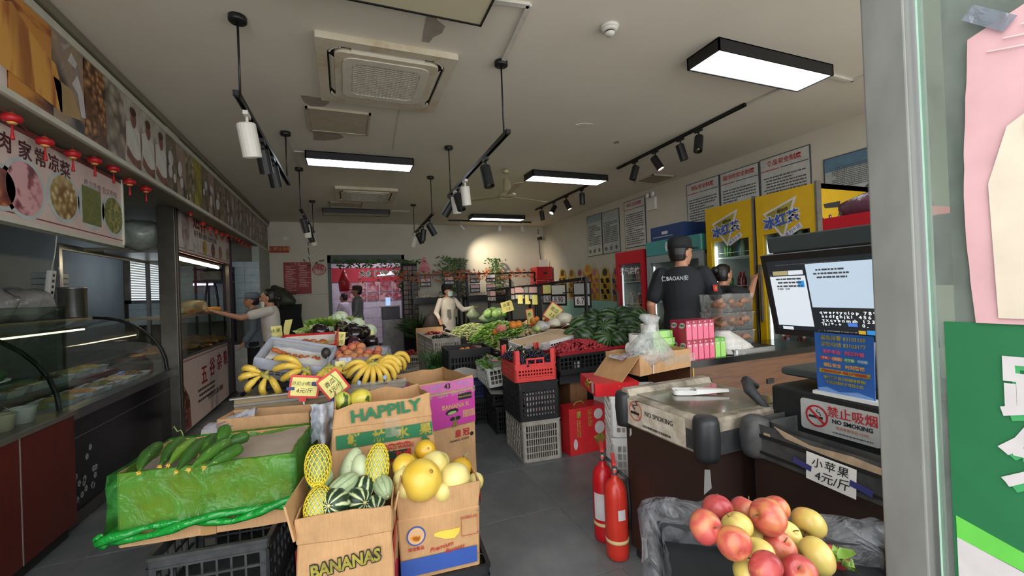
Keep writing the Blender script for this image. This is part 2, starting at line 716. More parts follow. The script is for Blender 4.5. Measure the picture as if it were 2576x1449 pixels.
M_HATCH = mat('yellowed_panel', 'b7ab95', .7)
hatch(-.27, .29, 4.16, 4.72, 'access_hatch', M_HATCH, 'yellowed square access hatch in the ceiling behind the nearer air conditioner', 'hatch')
hatch(-.2, .36, 8.2, 8.62, 'access_hatch', M_HATCH, 'small yellowed access hatch in the ceiling beside the unlit lamp', 'hatch')
hatch(4.5, 4.95, 5.28, 5.75, 'air_vent', M_HATCH, 'square louvred air vent in the ceiling close to the right wall', 'vent')


# lamps: flat boxes under the ceiling
M_LEDON = NT('lit_diffuser')
M_LEDON.base('eef4f5'); M_LEDON.set(.6, emit='eaf4ff', es=6); M_LEDON = M_LEDON.m
M_LEDOFF = mat('unlit_diffuser', 'c9c0a2', .5, 0, .04)


def led(x0, x1, y0, y1, lit, label):
 t = thing('ceiling_lamp', label, 'lamp', ((x0 + x1) / 2, (y0 + y1) / 2, ZC - .09), 0, 'black framed ceiling lamps')
 hx, hy, H = (x1 - x0) / 2, (y1 - y0) / 2, .09
 b = MB()
 for a in ((-hx, hx, -hy, -hy + .012), (-hx, hx, hy - .012, hy), (-hx, -hx + .012, -hy, hy), (hx - .012, hx, -hy, hy)):
  b.box(*a, 0, H)
 b.box(-hx, hx, -hy, hy, H - .008, H)
 b.build('frame', K_BLACK, t)
 b = MB(); b.box(-hx + .012, hx - .012, -hy + .012, hy - .012, .006, .016)
 b.build('diffuser', M_LEDON if lit else M_LEDOFF, t)
 return t


led(-.37, .87, 5.41, 5.73, 1, 'lit ceiling lamp left of centre between the two air conditioners')
led(2.56, 3.83, 5.5, 5.82, 1, 'lit ceiling lamp above the right half, behind the ceiling fan')
l3 = led(2.5, 3.73, 2.2, 2.5, 1, 'largest lit ceiling lamp, nearest above the counter, faint cracks in its cover')
led(2.66, 3.93, 8.95, 9.25, 1, 'smallest lit ceiling lamp, near the back wall over the vegetable racks')
led(-.34, .9, 8.8, 9.1, 0, 'unlit black ceiling lamp behind the farther air conditioner')
led(-.4, .84, 2.16, 2.47, 0, 'unlit beige ceiling lamp cut off by the top of the picture')


# ceiling cassette air conditioners
def m_ac():
 t = NT('aged_ac_plastic')
 f = t.noise(t.co(), 3.2, 6, .7, .4)
 t.base(t.ramp(f, [(.3, 'b39c78'), (.45, 'cbbfa8'), (.7, 'd4cdbd')]))
 t.set(.55)
 return t.m


M_AC = m_ac()
M_ACIN = mat('ac_inner_plastic', 'd3ccbc', .5, 0, .06)
M_DARK = mat('dark_slot', '1d1a17', .8, 0, .1)


def rrect(hx, hy, r, n=6):
 p = []
 for cx, cy, a0 in ((hx - r, -hy + r, -PI / 2), (hx - r, hy - r, 0), (-hx + r, hy - r, PI / 2), (-hx + r, -hy + r, PI)):
  for i in range(n + 1):
   a = a0 + PI / 2 * i / n
   p.append((cx + r * math.cos(a), cy + r * math.sin(a)))
 return p


def ring(b, po, pi, z0, z1):
 """flat ring between two outlines with the same point count"""
 b.rings([[(*p, z1) for p in po], [(*p, z0) for p in po], [(*p, z0) for p in pi], [(*p, z1) for p in pi]], False, False, False)


def cassette(cx, cy, label, rz=0):
 t = thing('air_conditioner', label, 'air conditioner', (cx, cy, ZC - .045), rz, 'ceiling air conditioners')
 b = MB(); ring(b, rrect(.475, .475, .012), rrect(.405, .405, .1), 0, .045)
 b.build('panel', M_AC, t)
 b = MB(); b.prism(rrect(.41, .41, .1), .02, .044)
 b.build('slot', M_DARK, t)
 b = MB(); ring(b, rrect(.36, .36, .06), rrect(.31, .31, .08), -.012, .03)
 b.build('inner_panel', M_AC, t)
 for k in range(4):
  b = MB(); b.T = Matrix.Rotation(PI / 2 * k, 4, 'Z')
  b.hexa([(-.25, .362, -.004), (.25, .362, -.004), (.25, .395, .022), (-.25, .395, .022), (-.25, .362, .002), (.25, .362, .002), (.25, .395, .028), (-.25, .395, .028)])
  b.build('flap', M_ACIN, t)
  b = MB(); b.T = Matrix.Rotation(PI / 2 * k, 4, 'Z')
  for i in range(7):                      # teeth in the rounded corners of the slot
   a = PI / 2 * (i + 1) / 8
   b.cb((.305 + .085 * math.cos(a), .305 + .085 * math.sin(a), .01), (.012, .012, .02))
  b.build('corner_vane', M_ACIN, t)
 b = MB(); ring(b, rrect(.308, .308, .08), rrect(.245, .245, .07), -.018, .03)
 b.build('grille_frame', M_ACIN, t)
 b = MB()
 n = 17
 for i in range(n):
  v = -.245 + .49 * (i + .5) / n
  ex = .245 - max(0, abs(v) - .18) * .8
  b.box(-ex, ex, v - .005, v + .005, -.014, -.006); b.box(v - .004, v + .004, -ex, ex, -.016, -.008)
 b.build('grille', M_ACIN, t)
 b = MB(); b.prism(rrect(.25, .25, .07), .004, .03)
 b.build('filter', mat('ac_filter', '8a857c', .8), t)
 return t


cassette(.35, 3.43, 'large yellowed ceiling air conditioner nearest the street, peeled paint beside it')
cassette(.39, 7.5, 'farther ceiling air conditioner, more yellowed, in front of the unlit lamp')

# smoke detector
t = thing('smoke_detector', 'white round smoke detector on the ceiling near the big lamp', 'smoke detector', (1.69, 2.34, ZC))
b = MB(); b.lathe([(.055, -.018), (.06, -.012), (.062, 0)], 20); b.build('base', K_WHITE, t)
b = MB(); b.lathe([(.001, -.062), (.026, -.06), (.032, -.05), (.034, -.044)], 16); b.build('cap', K_WHITE, t)
b = MB(); b.lathe([(.03, -.044), (.03, -.034)], 16); b.build('sensor_slot', M_DARK, t)
b = MB(); b.lathe([(.04, -.034), (.05, -.03), (.054, -.018)], 20); b.build('collar', K_WHITE, t)

# ceiling fan
t = thing('ceiling_fan', 'old white ceiling fan with three thin blades in the middle of the shop', 'fan', (2.18, 5.57, 0))
M_FAN = mat('fan_enamel', 'b5aa8b', .35, .3)
b = MB(); b.lathe([(.02, 3.2), (.05, 3.21), (.055, 3.24), (.03, 3.27)], 14); b.build('canopy', M_FAN, t)
b = MB(); b.tube([(0, 0, 2.98), (0, 0, 3.22)], .012); b.build('rod', M_FAN, t)
b = MB(); b.lathe([(.02, 2.86), (.1, 2.865), (.125, 2.885), (.125, 2.905), (.09, 2.925), (.055, 2.96), (.05, 3.12), (.03, 3.13)], 20); b.build('motor', M_FAN, t)
for k in range(3):
 b = MB(); b.T = Matrix.Rotation(R(20 + 120 * k), 4, 'Z')
 b.hexa([(.1, -.035, 2.878), (.75, -.06, 2.872), (.75, .06, 2.884), (.1, .035, 2.888), (.1, -.035, 2.881), (.75, -.06, 2.875), (.75, .06, 2.887), (.1, .035, 2.891)])
 b.build('blade', M_FAN, t)

# ---------------------------------------------------------------- light tracks and spotlights
def track(x0, y0, x1, y1, z, label, rods=(), grp='light tracks'):
 L = math.hypot(x1 - x0, y1 - y0)
 t = thing('light_track', label, 'light track', (x0, y0, z), math.atan2(y1 - y0, x1 - x0), grp)
 b = MB(); b.box(0, L, -.017, .017, 0, .006); b.box(0, L, -.017, -.011, -.024, .006); b.box(0, L, .011, .017, -.024, .006); b.box(0, .03, -.017, .017, -.024, 0); b.box(L - .03, L, -.017, .017, -.024, 0)
 b.build('rail', K_BLACK, t)
 for r in rods:
  b = MB(); b.tube([(r, 0, .004), (r, 0, ZC - z - .01)], .0065, 8); b.build('rod', K_BLACK, t)
  b = MB(); b.lathe([(.045, ZC - z - .035), (.05, ZC - z - .03), (.05, ZC - z)], 18)
  for i, v in enumerate(b.v):
   b.v[i] = v + Vector((r, 0, 0))
  b.build('ceiling_cup', K_BLACK, t)
 return t


track(-.545, 2.86, -.505, 5.0, 2.775, 'black light track hung on rods above the left stalls, nearest the street', (.1, 2.02))
track(1.15, 2.86, 1.2, 5.0, 2.72, 'black light track hung on rods in the centre, nearest the street', (.1, 2.02))
track(-.5, 6.1, -.47, 8.3, 2.74, 'black light track hung on rods over the left side, farther back', (.08, 2.1))
track(1.23, 6.1, 1.28, 8.3, 2.72, 'black light track hung on rods in the centre, farther back', (.1, 2.1))
track(3.735, 5.12, 3.66, 2.95, ZC - .006, 'long black light track flat on the ceiling at the right, near the counter')
track(3.86, 8.22, 3.83, 6.07, ZC - .006, 'shorter looking black light track flat on the ceiling at the right, farther back')
track(2.32, 9.78, 4.45, 9.78, ZC - .006, 'black light track flat on the ceiling across the back wall')

M_WCAN = mat('white_spot_can', 'd9d5cc', .5, 0, .05)
M_LENS = mat('spot_reflector', 'c2b7a0', .2, .8)
M_LENSON = NT('lit_spot_lens'); M_LENSON.base('fff3d8'); M_LENSON.set(.5, emit='ffeccb', es=9); M_LENSON = M_LENSON.m


def spot(x, y, z, aim, white, lit, label, L=.19, r=.047, kind='spot_head'):
 """z is the underside of the rail; aim is where the can points"""
 t = thing('track_spotlight', label, 'spotlight', (x, y, z), 0, 'track spotlights')
 m = M_WCAN if white else K_BLACK
 a = Vector(aim).normalized()
 b = MB(); b.box(-.014, .014, -.05, .05, -.028, -.002); b.build('adapter', m, t)
 j = Vector((0, 0, -.075))
 b = MB(); b.tube([(0, 0, -.025), j], .009); b.ball(j, .016); b.build('arm', m, t)
 q = a.to_track_quat('Z', 'Y').to_matrix().to_4x4()
 c0 = j - a * .05 + Vector((0, 0, -.045))
 b = MB(); b.T = Matrix.Translation(c0) @ q
 b.rings([[(rr * math.cos(2 * PI * k / 18), rr * math.sin(2 * PI * k / 18), zz) for k in range(18)] for rr, zz in ((r * .9, 0), (r, .008), (r, L), (r - .005, L), (r - .006, L - .035))], True, False, False)
 b.build('can', m, t)
 b = MB(); b.T = Matrix.Translation(c0) @ q
 b.lathe([(.014, L - .05), (r - .006, L - .014)], 18); b.prism([(.014 * math.cos(2 * PI * k / 12), .014 * math.sin(2 * PI * k / 12)) for k in range(12)], L - .052, L - .048)
 b.build('lens', M_LENSON if lit else M_LENS, t)
 if lit > 1:
  ld = bpy.data.lights.new('spot_light', 'SPOT'); ld.energy = lit; ld.spot_size = R(80); ld.spot_blend = 1; ld.color = (1, .87, .66); ld.shadow_soft_size = .03
  lo = bpy.data.objects.new('spot_light', ld); COL.objects.link(lo); lo.parent = t
  lo.matrix_local = Matrix.Translation(c0 + a * (L + .01)) @ (-a).to_track_quat('Z', 'Y').to_matrix().to_4x4()
 return t


def xs(y, x0, y0, x1, y1):
 return x0 + (x1 - x0) * (y - y0) / (y1 - y0)


zA = 2.775 - .022
spot(xs(3.12, -.545, 2.86, -.505, 5), 3.12, zA, (.12, .2, -1), 1, 0, 'large white spotlight on the nearest left track, silver reflector showing', .21, .055)
spot(xs(3.62, -.545, 2.86, -.505, 5), 3.62, zA, (.12, .35, -1), 0, 1, 'middle spotlight of the nearest left track, black with a thin lit rim', .18)
spot(xs(4.05, -.545, 2.86, -.505, 5), 4.05, zA, (.15, .35, -1), 0, 0, 'third spotlight of the nearest left track, black and unlit', .18)
zB = 2.72 - .022
for y, aim, wh, lit, lb in ((3.45, (.1, -.28, -1), 0, 0, 'black spotlight alone near the street end of the front centre track'),
       (4.18, (.1, .1, -1), 1, 0, 'larger white spotlight in the middle of the front centre track'),
       (4.5, (.2, -.25, -1), 0, 0, 'black spotlight between two white ones on the front centre track'),
       (4.64, (.15, .15, -1), 1, 0, 'small white spotlight partly hidden behind a black one, front centre track'),
       (4.9, (-.5, .3, -.8), 0, 1, 'last black spotlight at the inner end of the front centre track, lit')):
 spot(xs(y, 1.15, 2.86, 1.2, 5), y, zB, aim, wh, lit, lb)
for y, aim, wh, lit, lb in ((6.45, (.2, .3, -1), 0, 0, 'first black spotlight on the farther left track'),
       (6.95, (.1, .2, -1), 1, 0, 'white spotlight second on the farther left track'),
       (7.55, (.2, .3, -1), 0, 0, 'black spotlight third on the farther left track'),
       (8.0, (.3, .3, -1), 1, 0, 'white spotlight at the inner end of the farther left track')):
 spot(-.485, y, 2.74 - .022, aim, wh, lit, lb)
for y, aim, wh, lit, lb in ((6.5, (.6, .2, -1), 0, 200, 'lit black spotlight nearest the street on the farther centre track'),
       (7.1, (-.1, .1, -1), 0, 0, 'unlit black spotlight second on the farther centre track'),
       (7.55, (.5, .3, -1), 0, 140, 'lit black spotlight third on the farther centre track'),
       (8.05, (-.3, .2, -1), 1, 0, 'pale translucent looking spotlight at the inner end of the farther centre track')):
 spot(1.255, y, 2.72 - .022, aim, wh, lit, lb)
zD = ZC - .03
for y, aim, wh, lit, lb in ((3.56, (-.35, -.2, -1), 0, 0, 'black ceiling spotlight nearest the street on the long right track'),
       (3.84, (.25, -.1, -1), 0, 0, 'second black ceiling spotlight on the long right track, unlit'),
       (4.29, (.3, -.45, -1), 0, 1, 'lit black ceiling spotlight third on the long right track'),
       (4.71, (-.3, .1, -1), 0, 0, 'last black ceiling spotlight on the long right track, unlit')):
 spot(xs(y, 3.735, 5.12, 3.66, 2.95), y, zD, aim, wh, lit, lb)
for y, aim, wh, lit, lb in ((6.3, (0, 0, -1), 0, 0, 'black spotlight nearest the street on the farther right track'),
       (6.85, (.3, -.35, -1), 0, 1, 'lit spotlight second on the farther right track'),
       (7.35, (-.75, -.3, -1), 0, 220, 'lit spotlight third on the farther right track'),
       (7.9, (.1, 0, -1), 0, 0, 'last black spotlight on the farther right track')):
 spot(3.845, y, zD, aim, wh, lit, lb)
for x, aim, lit, lb in ((2.62, (1.35, .66, -1.05), 170, 'bright white spotlight on the back track, shining on the plants of the back wall'),
      (3.6, (0, .1, -1), 0, 'middle white spotlight of the back track, unlit'), (4.2, (.2, .1, -1), 0, 'unlit white spotlight on the back track nearest the corner')):
 spot(x, 9.78, zD, aim, 1, lit, lb, .15, .038)
# ---------------------------------------------------------------- left side: photo frieze and food stalls
def photo(name, bg, cells, scale=10, kind='vor', rough=.35, st=(1, 1, 1)):
 if name in _mc:
  return _mc[name]
 t = NT(name)
 v = t.co(scale=st)
 if kind == 'vor':
  nd = t.n('TexVoronoi'); nd.inputs['Scale'].default_value = scale; t.l(v, nd.inputs['Vector'])
  f = nd.outputs['Distance']
 elif kind == 'wave':
  nd = t.n('TexWave'); nd.inputs['Scale'].default_value = scale; nd.inputs['Distortion'].default_value = 5; nd.inputs['Detail'].default_value = 3; t.l(v, nd.inputs['Vector'])
  f = nd.outputs['Fac']
 else:
  f = t.noise(v, scale, 4, .6, 1)
 n = len(cells)
 c = t.ramp(f, [(.12 + .62 * i / max(n - 1, 1), q) for i, q in enumerate(cells)])
 g = t.noise(v, 3, 2)
 t.base(t.mix(t.ramp(g, [(.5, '000000'), (.66, 'ffffff')]), c, bg))
 t.set(rough)
 _mc[name] = t.m
 return t.m


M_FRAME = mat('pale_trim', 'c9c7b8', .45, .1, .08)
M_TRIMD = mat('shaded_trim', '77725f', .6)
PH = [photo('print_pink', 'c9b3b0', ['a98078', 'd6c3c0', 'efe6e4'], 4, 'noise'), photo('print_tripe', '2c2a30', ['c98a3c', '9a5020', '6d2f1a'], 7, 'wave', st=(1, .35, 1)), photo('print_chef', '3a3435', ['d7cfcf', '8c7a72', 'b79a68'], 6, 'noise'),
  photo('print_nuts', '5d3a24', ['c79d66', '8d5a33', '3f2415'], 22), photo('print_buns', '7b7168', ['c2b6a4', '9b8f80', '5e544c'], 11),
  photo('print_cook', '6b4a3c', ['d3d0c6', 'b9b5a9', '7d5f50'], 5, 'noise'), photo('print_yellow', '6b6338', ['b9a94a', 'a2963c', '6b5f2a'], 16, 'noise'),
  photo('print_mixed', '4c443c', ['b8b19c', '7d6f5c', '3c3430'], 9, 'noise'), photo('print_grains', '6b5d4c', ['c3b9a0', '94836a', '493a2d'], 15)]
fr = thing('photo_frieze', 'long frieze of food and cook photographs above the left stalls', 'sign', (-1.5, 2.2, 2.6))
b = MB(); b.box(-.06, -.012, 0, 8.33, .0, .66)
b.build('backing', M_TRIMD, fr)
b = MB(); b.box(-.012, .012, 0, 8.33, .0, .035); b.box(-.012, .012, 0, 8.33, .55, .60); b.box(-.012, .012, 8.29, 8.33, 0, .6); b.box(-.012, .012, 2.62, 2.95, .60, .625)
b.build('trim', M_FRAME, fr)
b = MB(); b.box(-.16, -.012, 0, 8.33, -.005, 0); b.box(-.05, .03, 0, 8.33, .61, .665)  # underside ledge, plus a dark top strip painted in as soffit shadow
b.build('ledge_and_shadow_strip', M_TRIMD, fr)
edges = [.08, .625, .98, 1.295, 1.56, 1.83, 2.1, 2.37, 2.64]
while edges[-1] < 8.1:
 edges.append(edges[-1] + .262)
kinds = [0, 1, 2, 3, 4, 5, 5, 5, 7, 2, 8, 6, 7, 2, 7, 8, 7, 2, 4, 7, 8, 7, 2, 7, 8, 2, 7, 8, 7, 2, 7]
for i in range(len(edges) - 1):
 y0, y1 = edges[i] + .008, edges[i + 1] - .008
 b = MB(); b.box(-.013, .002, -(y1 - y0) / 2, (y1 - y0) / 2, -.255, .255)
 o = b.build('photo_panel', PH[kinds[i % len(kinds)]], fr)
 o.location = (0, (y0 + y1) / 2, .295)
 F = frame((.003, 0, 0), (0, 1, 0), (0, 0, 1))
 hw = (y1 - y0) / 2
 def flat(poly, m, dz=0):
  b = MB(); b.T = F @ Matrix.Translation((0, 0, dz)); b.prism(poly, 0, .001); b.build('print', m, o)
 ell = lambda cx, cy, rx, ry, n=10: [(cx + rx * math.cos(a * 2 * PI / n), cy + ry * math.sin(a * 2 * PI / n)) for a in range(n)]
 if i in (5, 6, 7):      # cooks in white smocks with bare arms
  flat([(-hw * .95, -.16), (hw * .95, -.2), (hw * .95, .02), (.03, .1), (-.02, .1), (-hw * .95, .06)], mat('print_smock', 'cfcdc4', .4))
  flat(ell(.005, .12, .045, .075), mat('print_skin', '7d5243', .5), .0012)
  flat([(-hw * .9, -.12), (-hw * .9, -.2), (0, -.245), (hw * .9, -.22), (hw * .9, -.17), (.02, -.2)], mat('print_skin', '7d5243', .5), .0012)
  flat(ell(0, .175, .05, .035), mat('print_hair', '4a2a24', .5), .0024)
 elif i == 1:            # hanging strips of tripe on a dark ground
  flat([(-.25, -.16), (.25, -.2), (.25, -.05), (.2, .06), (.1, .08), (-.02, .13), (-.14, .2), (-.25, .14)], photo('print_strips', 'a0622c', ['d9a04a', 'b0672c', '7a3520'], 5, 'wave', st=(1, 2, .3)))
 elif i == 2:
  flat([(-.1, -.21), (.12, -.17), (.02, -.02), (-.16, -.02)], mat('print_tofu', 'a58a5e', .5))
  flat([(.02, .02), (.08, -.02), (.11, -.15), (.16, -.14), (.14, 0), (.08, .1)], mat('print_white', 'c6c0c0', .5), .0005)
  flat([(-.02, .14), (.06, .13), (.08, .17), (.02, .21)], mat('print_white', 'c6c0c0', .5), .0005)
 elif kinds[i % len(kinds)] in (2, 7):
  r = random.Random(i)
  for q in range(3):
   rr = r.uniform(.03, .06)
   flat(ell(r.uniform(-hw * .5, hw * .5), r.uniform(-.16, .16), rr, rr * 1.3, 8), mat('print_white', 'c6c0c0', .5), q * .0003)
# wall above the frieze back side and stall roof
b = MB(); b.box(XL, -1.66, 2.2, 9.35, 2.64, 2.68)
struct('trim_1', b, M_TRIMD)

M_PINK = mat('pink_sign', 'd3bdb4', .4, 0, .05)
M_STOP = mat('stall_steel', '625f59', .35, .9, .18, 5)
FX = lambda x, y, z: frame((x, y, z), (0, 1, 0), (0, 0, 1))     # faces looking towards the aisle
M_CALLI = mat('dark_red_ink', '4a1d22', .5, 0, 0)

# sign over the first stall
sg = thing('stall_sign', 'pale pink sign with black characters and five dish photographs over the first stall', 'sign', (-1.65, 0, 0))
b = MB(); b.box(-.05, 0, 2.3, 4.33, 2.045, 2.565); b.build('board', M_PINK, sg)
b = MB(); b.box(-.06, .012, 2.3, 4.345, 2.02, 2.045); b.box(-.06, .012, 4.33, 4.345, 2.02, 2.57); b.build('trim', M_FRAME, sg)
b = MB(); b.box(0, .002, 2.3, 4.33, 2.54, 2.565); b.box(0, .002, 2.3, 4.33, 2.075, 2.082); b.build('stripe', mat('sign_stripe', '7a3a38', .5), sg)
for ch, px, py in (('肉', 10, 360), ('家', 62, 383), ('常', 101, 401), ('凉', 135, 415), ('菜', 163, 430)):
 p = at(px, py, X=-1.65)
 txt(sg, ch, .112, M_CALLI, FX(.001, p.y, p.z), bold=.002)
p = at(255, 478, X=-1.65)
txt(sg, '吃出美食 舌尖美味', .055, mat('faded_ink', '9a7a78', .5), FX(.001, p.y, p.z))
for px, py, rr, m in ((2, 470, .1, photo('dish_a', 'b0674c', ['c98a5c', '8a3c2c', '5a2a20'], 14)), (62, 475, .15, photo('dish_b', 'c98f92', ['d7a5a6', 'a35d64', '6d3440'], 9, 'wave')), (160, 497, .14, photo('dish_c', 'b7a26e', ['d8c79a', 'a58a55', '7d5a34'], 22)), (230, 520, .14, photo('dish_d', '7b7f45', ['a09a58', '5f6a34', '8f8a55'], 18, 'noise')), (285, 543, .14, photo('dish_e', '7d8048', ['9aa05a', '56622f', 'a79a60'], 20))):
 p = at(px, py, X=-1.65)
 b = MB(); b.T = FX(.0015, p.y, p.z)
 b.prism([((rr + .03) * math.cos(a * PI / 14), (rr + .025) * math.sin(a * PI / 14)) for a in range(28)], 0, .001)
 b.build('plate_print', mat('plate_print', 'b9bfbe', .5), sg)
 b = MB(); b.T = FX(.003, p.y, p.z)
 b.prism([(rr * math.cos(a * PI / 14), rr * math.sin(a * PI / 14)) if m.name != 'dish_d' else (max(-.12, min(.12, rr * 1.4 * math.cos(a * PI / 14))), max(-.13, min(.13, rr * 1.4 * math.sin(a * PI / 14)))) for a in range(28)], 0, .001)
 b.build('dish_print', m, sg)

# little red lanterns on strings
M_LRED = mat('lantern_red', 'b01a22', .45, 0, .1)
M_GOLD = mat('lantern_gold', 'd9a85a', .4, .3)


def lantern_me(r):
 b = MB(); b.lathe([(.3 * r, -.55 * r), (.85 * r, -.4 * r), (r, 0), (.85 * r, .4 * r), (.3 * r, .55 * r)], 12, wob=lambda a, z: 1 + .03 * math.cos(6 * a))
 m1 = b.mesh('body', M_LRED)
 b = MB(); b.lathe([(.35 * r, -.72 * r), (.5 * r, -.5 * r), (.45 * r, -.4 * r), (.4 * r, .48 * r), (.3 * r, .66 * r)], 10)
 m2 = b.mesh('rim', M_GOLD)
 b = MB(); b.tube([(0, 0, .6 * r), (0, 0, 1.2 * r)], .002, 4); b.lathe([(.22 * r, -2.6 * r), (.2 * r, -2.2 * r), (.1 * r, -1.3 * r), (.1 * r, -.7 * r)], 8)
 m3 = b.mesh('tassel', M_LRED)
 return m1, m2, m3


LM = lantern_me(.042)
spots_ = [(30, 298, -1.56), (113, 357, -1.57), (183, 388, -1.58), (238, 404, -1.58), (285, 424, -1.58), (326, 458, -1.58), (367, 476, -1.58)]
ordn = 'first second third fourth fifth sixth seventh eighth ninth tenth eleventh twelfth thirteenth fourteenth'.split()
sp = [at(x, y - 10, X=q) for x, y, q in spots_]
for i, (x, y, q) in enumerate(spots_):
 t = thing('paper_lantern', 'small red lantern with tassel, %s from the street on the first stall string' % ordn[i], 'lantern', at(x, y, X=q), 0, 'lanterns over the first stall')
 for nm, me in zip(('body', 'rim', 'tassel'), LM):
  put(nm, me, t)
pts = []
sp = [Vector((-1.56, 2.25, 2.62))] + sp + [at(432, 488, X=-1.6)]
for i in range(len(sp) - 1):
 pts += [sp[i].lerp(sp[i + 1], k / 4) - Vector((0, 0, .03 * math.sin(PI * k / 4))) for k in range(4)]
b = MB(); b.tube(pts + [sp[-1]], .0025, 4)
tag(b.build('lantern_string', M_LRED), 'thin cord carrying the small lanterns of the first stall', 'string')
LM2 = lantern_me(.034)
s2 = [(479, 537), (510, 563), (528, 575), (544, 582), (558, 589), (570, 592), (583, 591), (592, 596), (600, 603), (609, 609), (618, 613), (628, 618), (638, 622), (647, 628)]
pts = []
for i, (x, y) in enumerate(s2):
 p = at(x, y, X=-1.62)
 pts.append(p + Vector((0, 0, .04)))
 t = thing('paper_lantern', 'tiny red lantern, %s from the street on the crowded second stall string' % ordn[i], 'lantern', p, 0, 'lanterns over the second stall')
 for nm, me in zip(('body', 'rim', 'tassel'), LM2):
  put(nm, me, t)
b = MB(); b.tube([at(447, 500, X=-1.62)] + pts, .0025, 4)
tag(b.build('lantern_string', M_LRED), 'thin cord carrying the crowded lanterns of the second stall', 'string')

# steel post between the stalls
b = MB(); b.bbox(-1.9, -1.74, 5.78, 5.9, 0, 2.64, .006); b.T = Matrix(); b.box(-1.74, -1.735, 5.83, 5.845, 0, 2.64)
tag(b.build('steel_post', M_STOP), 'tall steel post standing between the two glass food stalls', 'post')

# first stall: dark red cabinet with glass box
M_MAHO = wood('mahogany_board', '4a150e', '5d1e14', 2, (1, 6, 1), .4)
rc = thing('display_counter', 'dark red wooden counter with a glass box on top at the left edge', 'counter', (-1.76, 2.2, 0))
b = MB(); b.box(-.7, 0, 0, 1.64, .09, .82); b.build('cabinet', M_MAHO, rc)
b = MB(); b.box(.0, .002, 1.11, 1.118, .09, .82); b.build('door_gap', mat('seam_grey', '8a7d76', .5), rc)
b = MB(); b.box(-.68, -.04, 0, 1.62, 0, .09); b.build('plinth', M_DARK, rc)
b = MB(); b.box(-.72, .015, 0, 1.655, .82, .85); b.build('worktop', mat('worktop_steel', '8b857c', .35, .7), rc)
b = MB(); b.box(-.008, -.002, .0, 1.6, .85, 1.56); b.build('front_glass', K_GLASS, rc)
b = MB(); b.box(-.7, -.008, 1.594, 1.6, .85, 1.56); b.build('side_glass', K_GLASS, rc)
b = MB(); b.box(-.7, -.002, 0, 1.6, 1.56, 1.566); b.build('top_glass', glass('edge_glass', 'c9dcd5'), rc)
b = MB(); b.box(-.6, -.03, 0, 1.58, 1.1, 1.106); b.build('glass_shelf', glass('edge_glass', 'c9dcd5'), rc)
# black refrigerated case with curved front glass
M_GLBLK = mat('gloss_black_panel', '0b0b0c', .18, 0, .1)
bc = thing('refrigerated_case', 'black refrigerated display case with curved glass and steel sill', 'display case', (-1.83, 3.86, 0))
b = MB(); b.box(-1.0, 0, 0, 1.92, .1, .76); b.build('body', M_GLBLK, bc)
b = MB(); b.box(-.03, .012, 0, 1.92, .02, .1); b.build('kick_plate', mat('kick_grey', '4c4a47', .5, .4), bc)
b = MB(); b.box(-.1, .03, 0, 1.92, .76, .83); b.build('sill', K_STEEL, bc)
b = MB(); b.box(.0, .003, 0, 1.92, .615, .622); b.build('trim_strip', K_STEEL, bc)
b = MB(); r = random.Random(4)
for q in range(16):                                                # white flowers printed low on the panel
 cy, cz = r.uniform(.05, .42), r.uniform(.16, .36) * (1 if q < 11 else 1.5)
 for k in range(5):
  a = 2 * PI * k / 5 + q
  b.T = frame((.0015, cy + .014 * math.cos(a), cz + .014 * math.sin(a)), (0, 1, 0), (0, 0, 1))
  b.prism([(.009 * math.cos(j * PI / 3), .012 * math.sin(j * PI / 3)) for j in range(6)], 0, .0008)
b.build('flower_print', mat('flower_print', '9ba0a2', .4), bc)
prof = [(0, .83)] + [(-.02 - .62 * (1 - math.cos(PI / 2 * i / 8)), .84 + .6 * math.sin(PI / 2 * i / 8)) for i in range(9)]
b = MB(); b.sheet(1, 9, lambda u, v: (prof[round(v * 9)][0], .02 + 1.88 * u, prof[round(v * 9)][1])); b.build('curved_glass', K_GLASS, bc)
for yy in (.0, 1.89):
 b = MB(); b.tube([(x, yy + .015, z) for x, z in prof], .016, 6); b.build('curved_frame', K_BLACK, bc)
b = MB(); b.box(-1.0, -.63, 0, 1.92, 1.42, 1.45); b.build('shelf_board', wood('pale_board', 'a08d70', 'b39f80'), bc)
b = MB(); b.box(-.98, -.05, .02, 1.9, .78, .8); b.build('tray_floor', K_STEEL, bc)
t = thing('light_tube', 'warm strip light inside the curved display case', 'light', (-2.4, 3.95, 1.34))
b = MB(); b.tube([(0, 0, 0), (0, 1.5, 0)], .008, 6)
mL = NT('warm_tube'); mL.base('fff0cc'); mL.set(.5, emit='ffe3ab', es=7); mL = mL.m
b.build('tube', mL, t)
b = MB(); b.box(-.02, .02, -.02, 1.52, .01, .03); b.build('housing', K_STEEL, t)
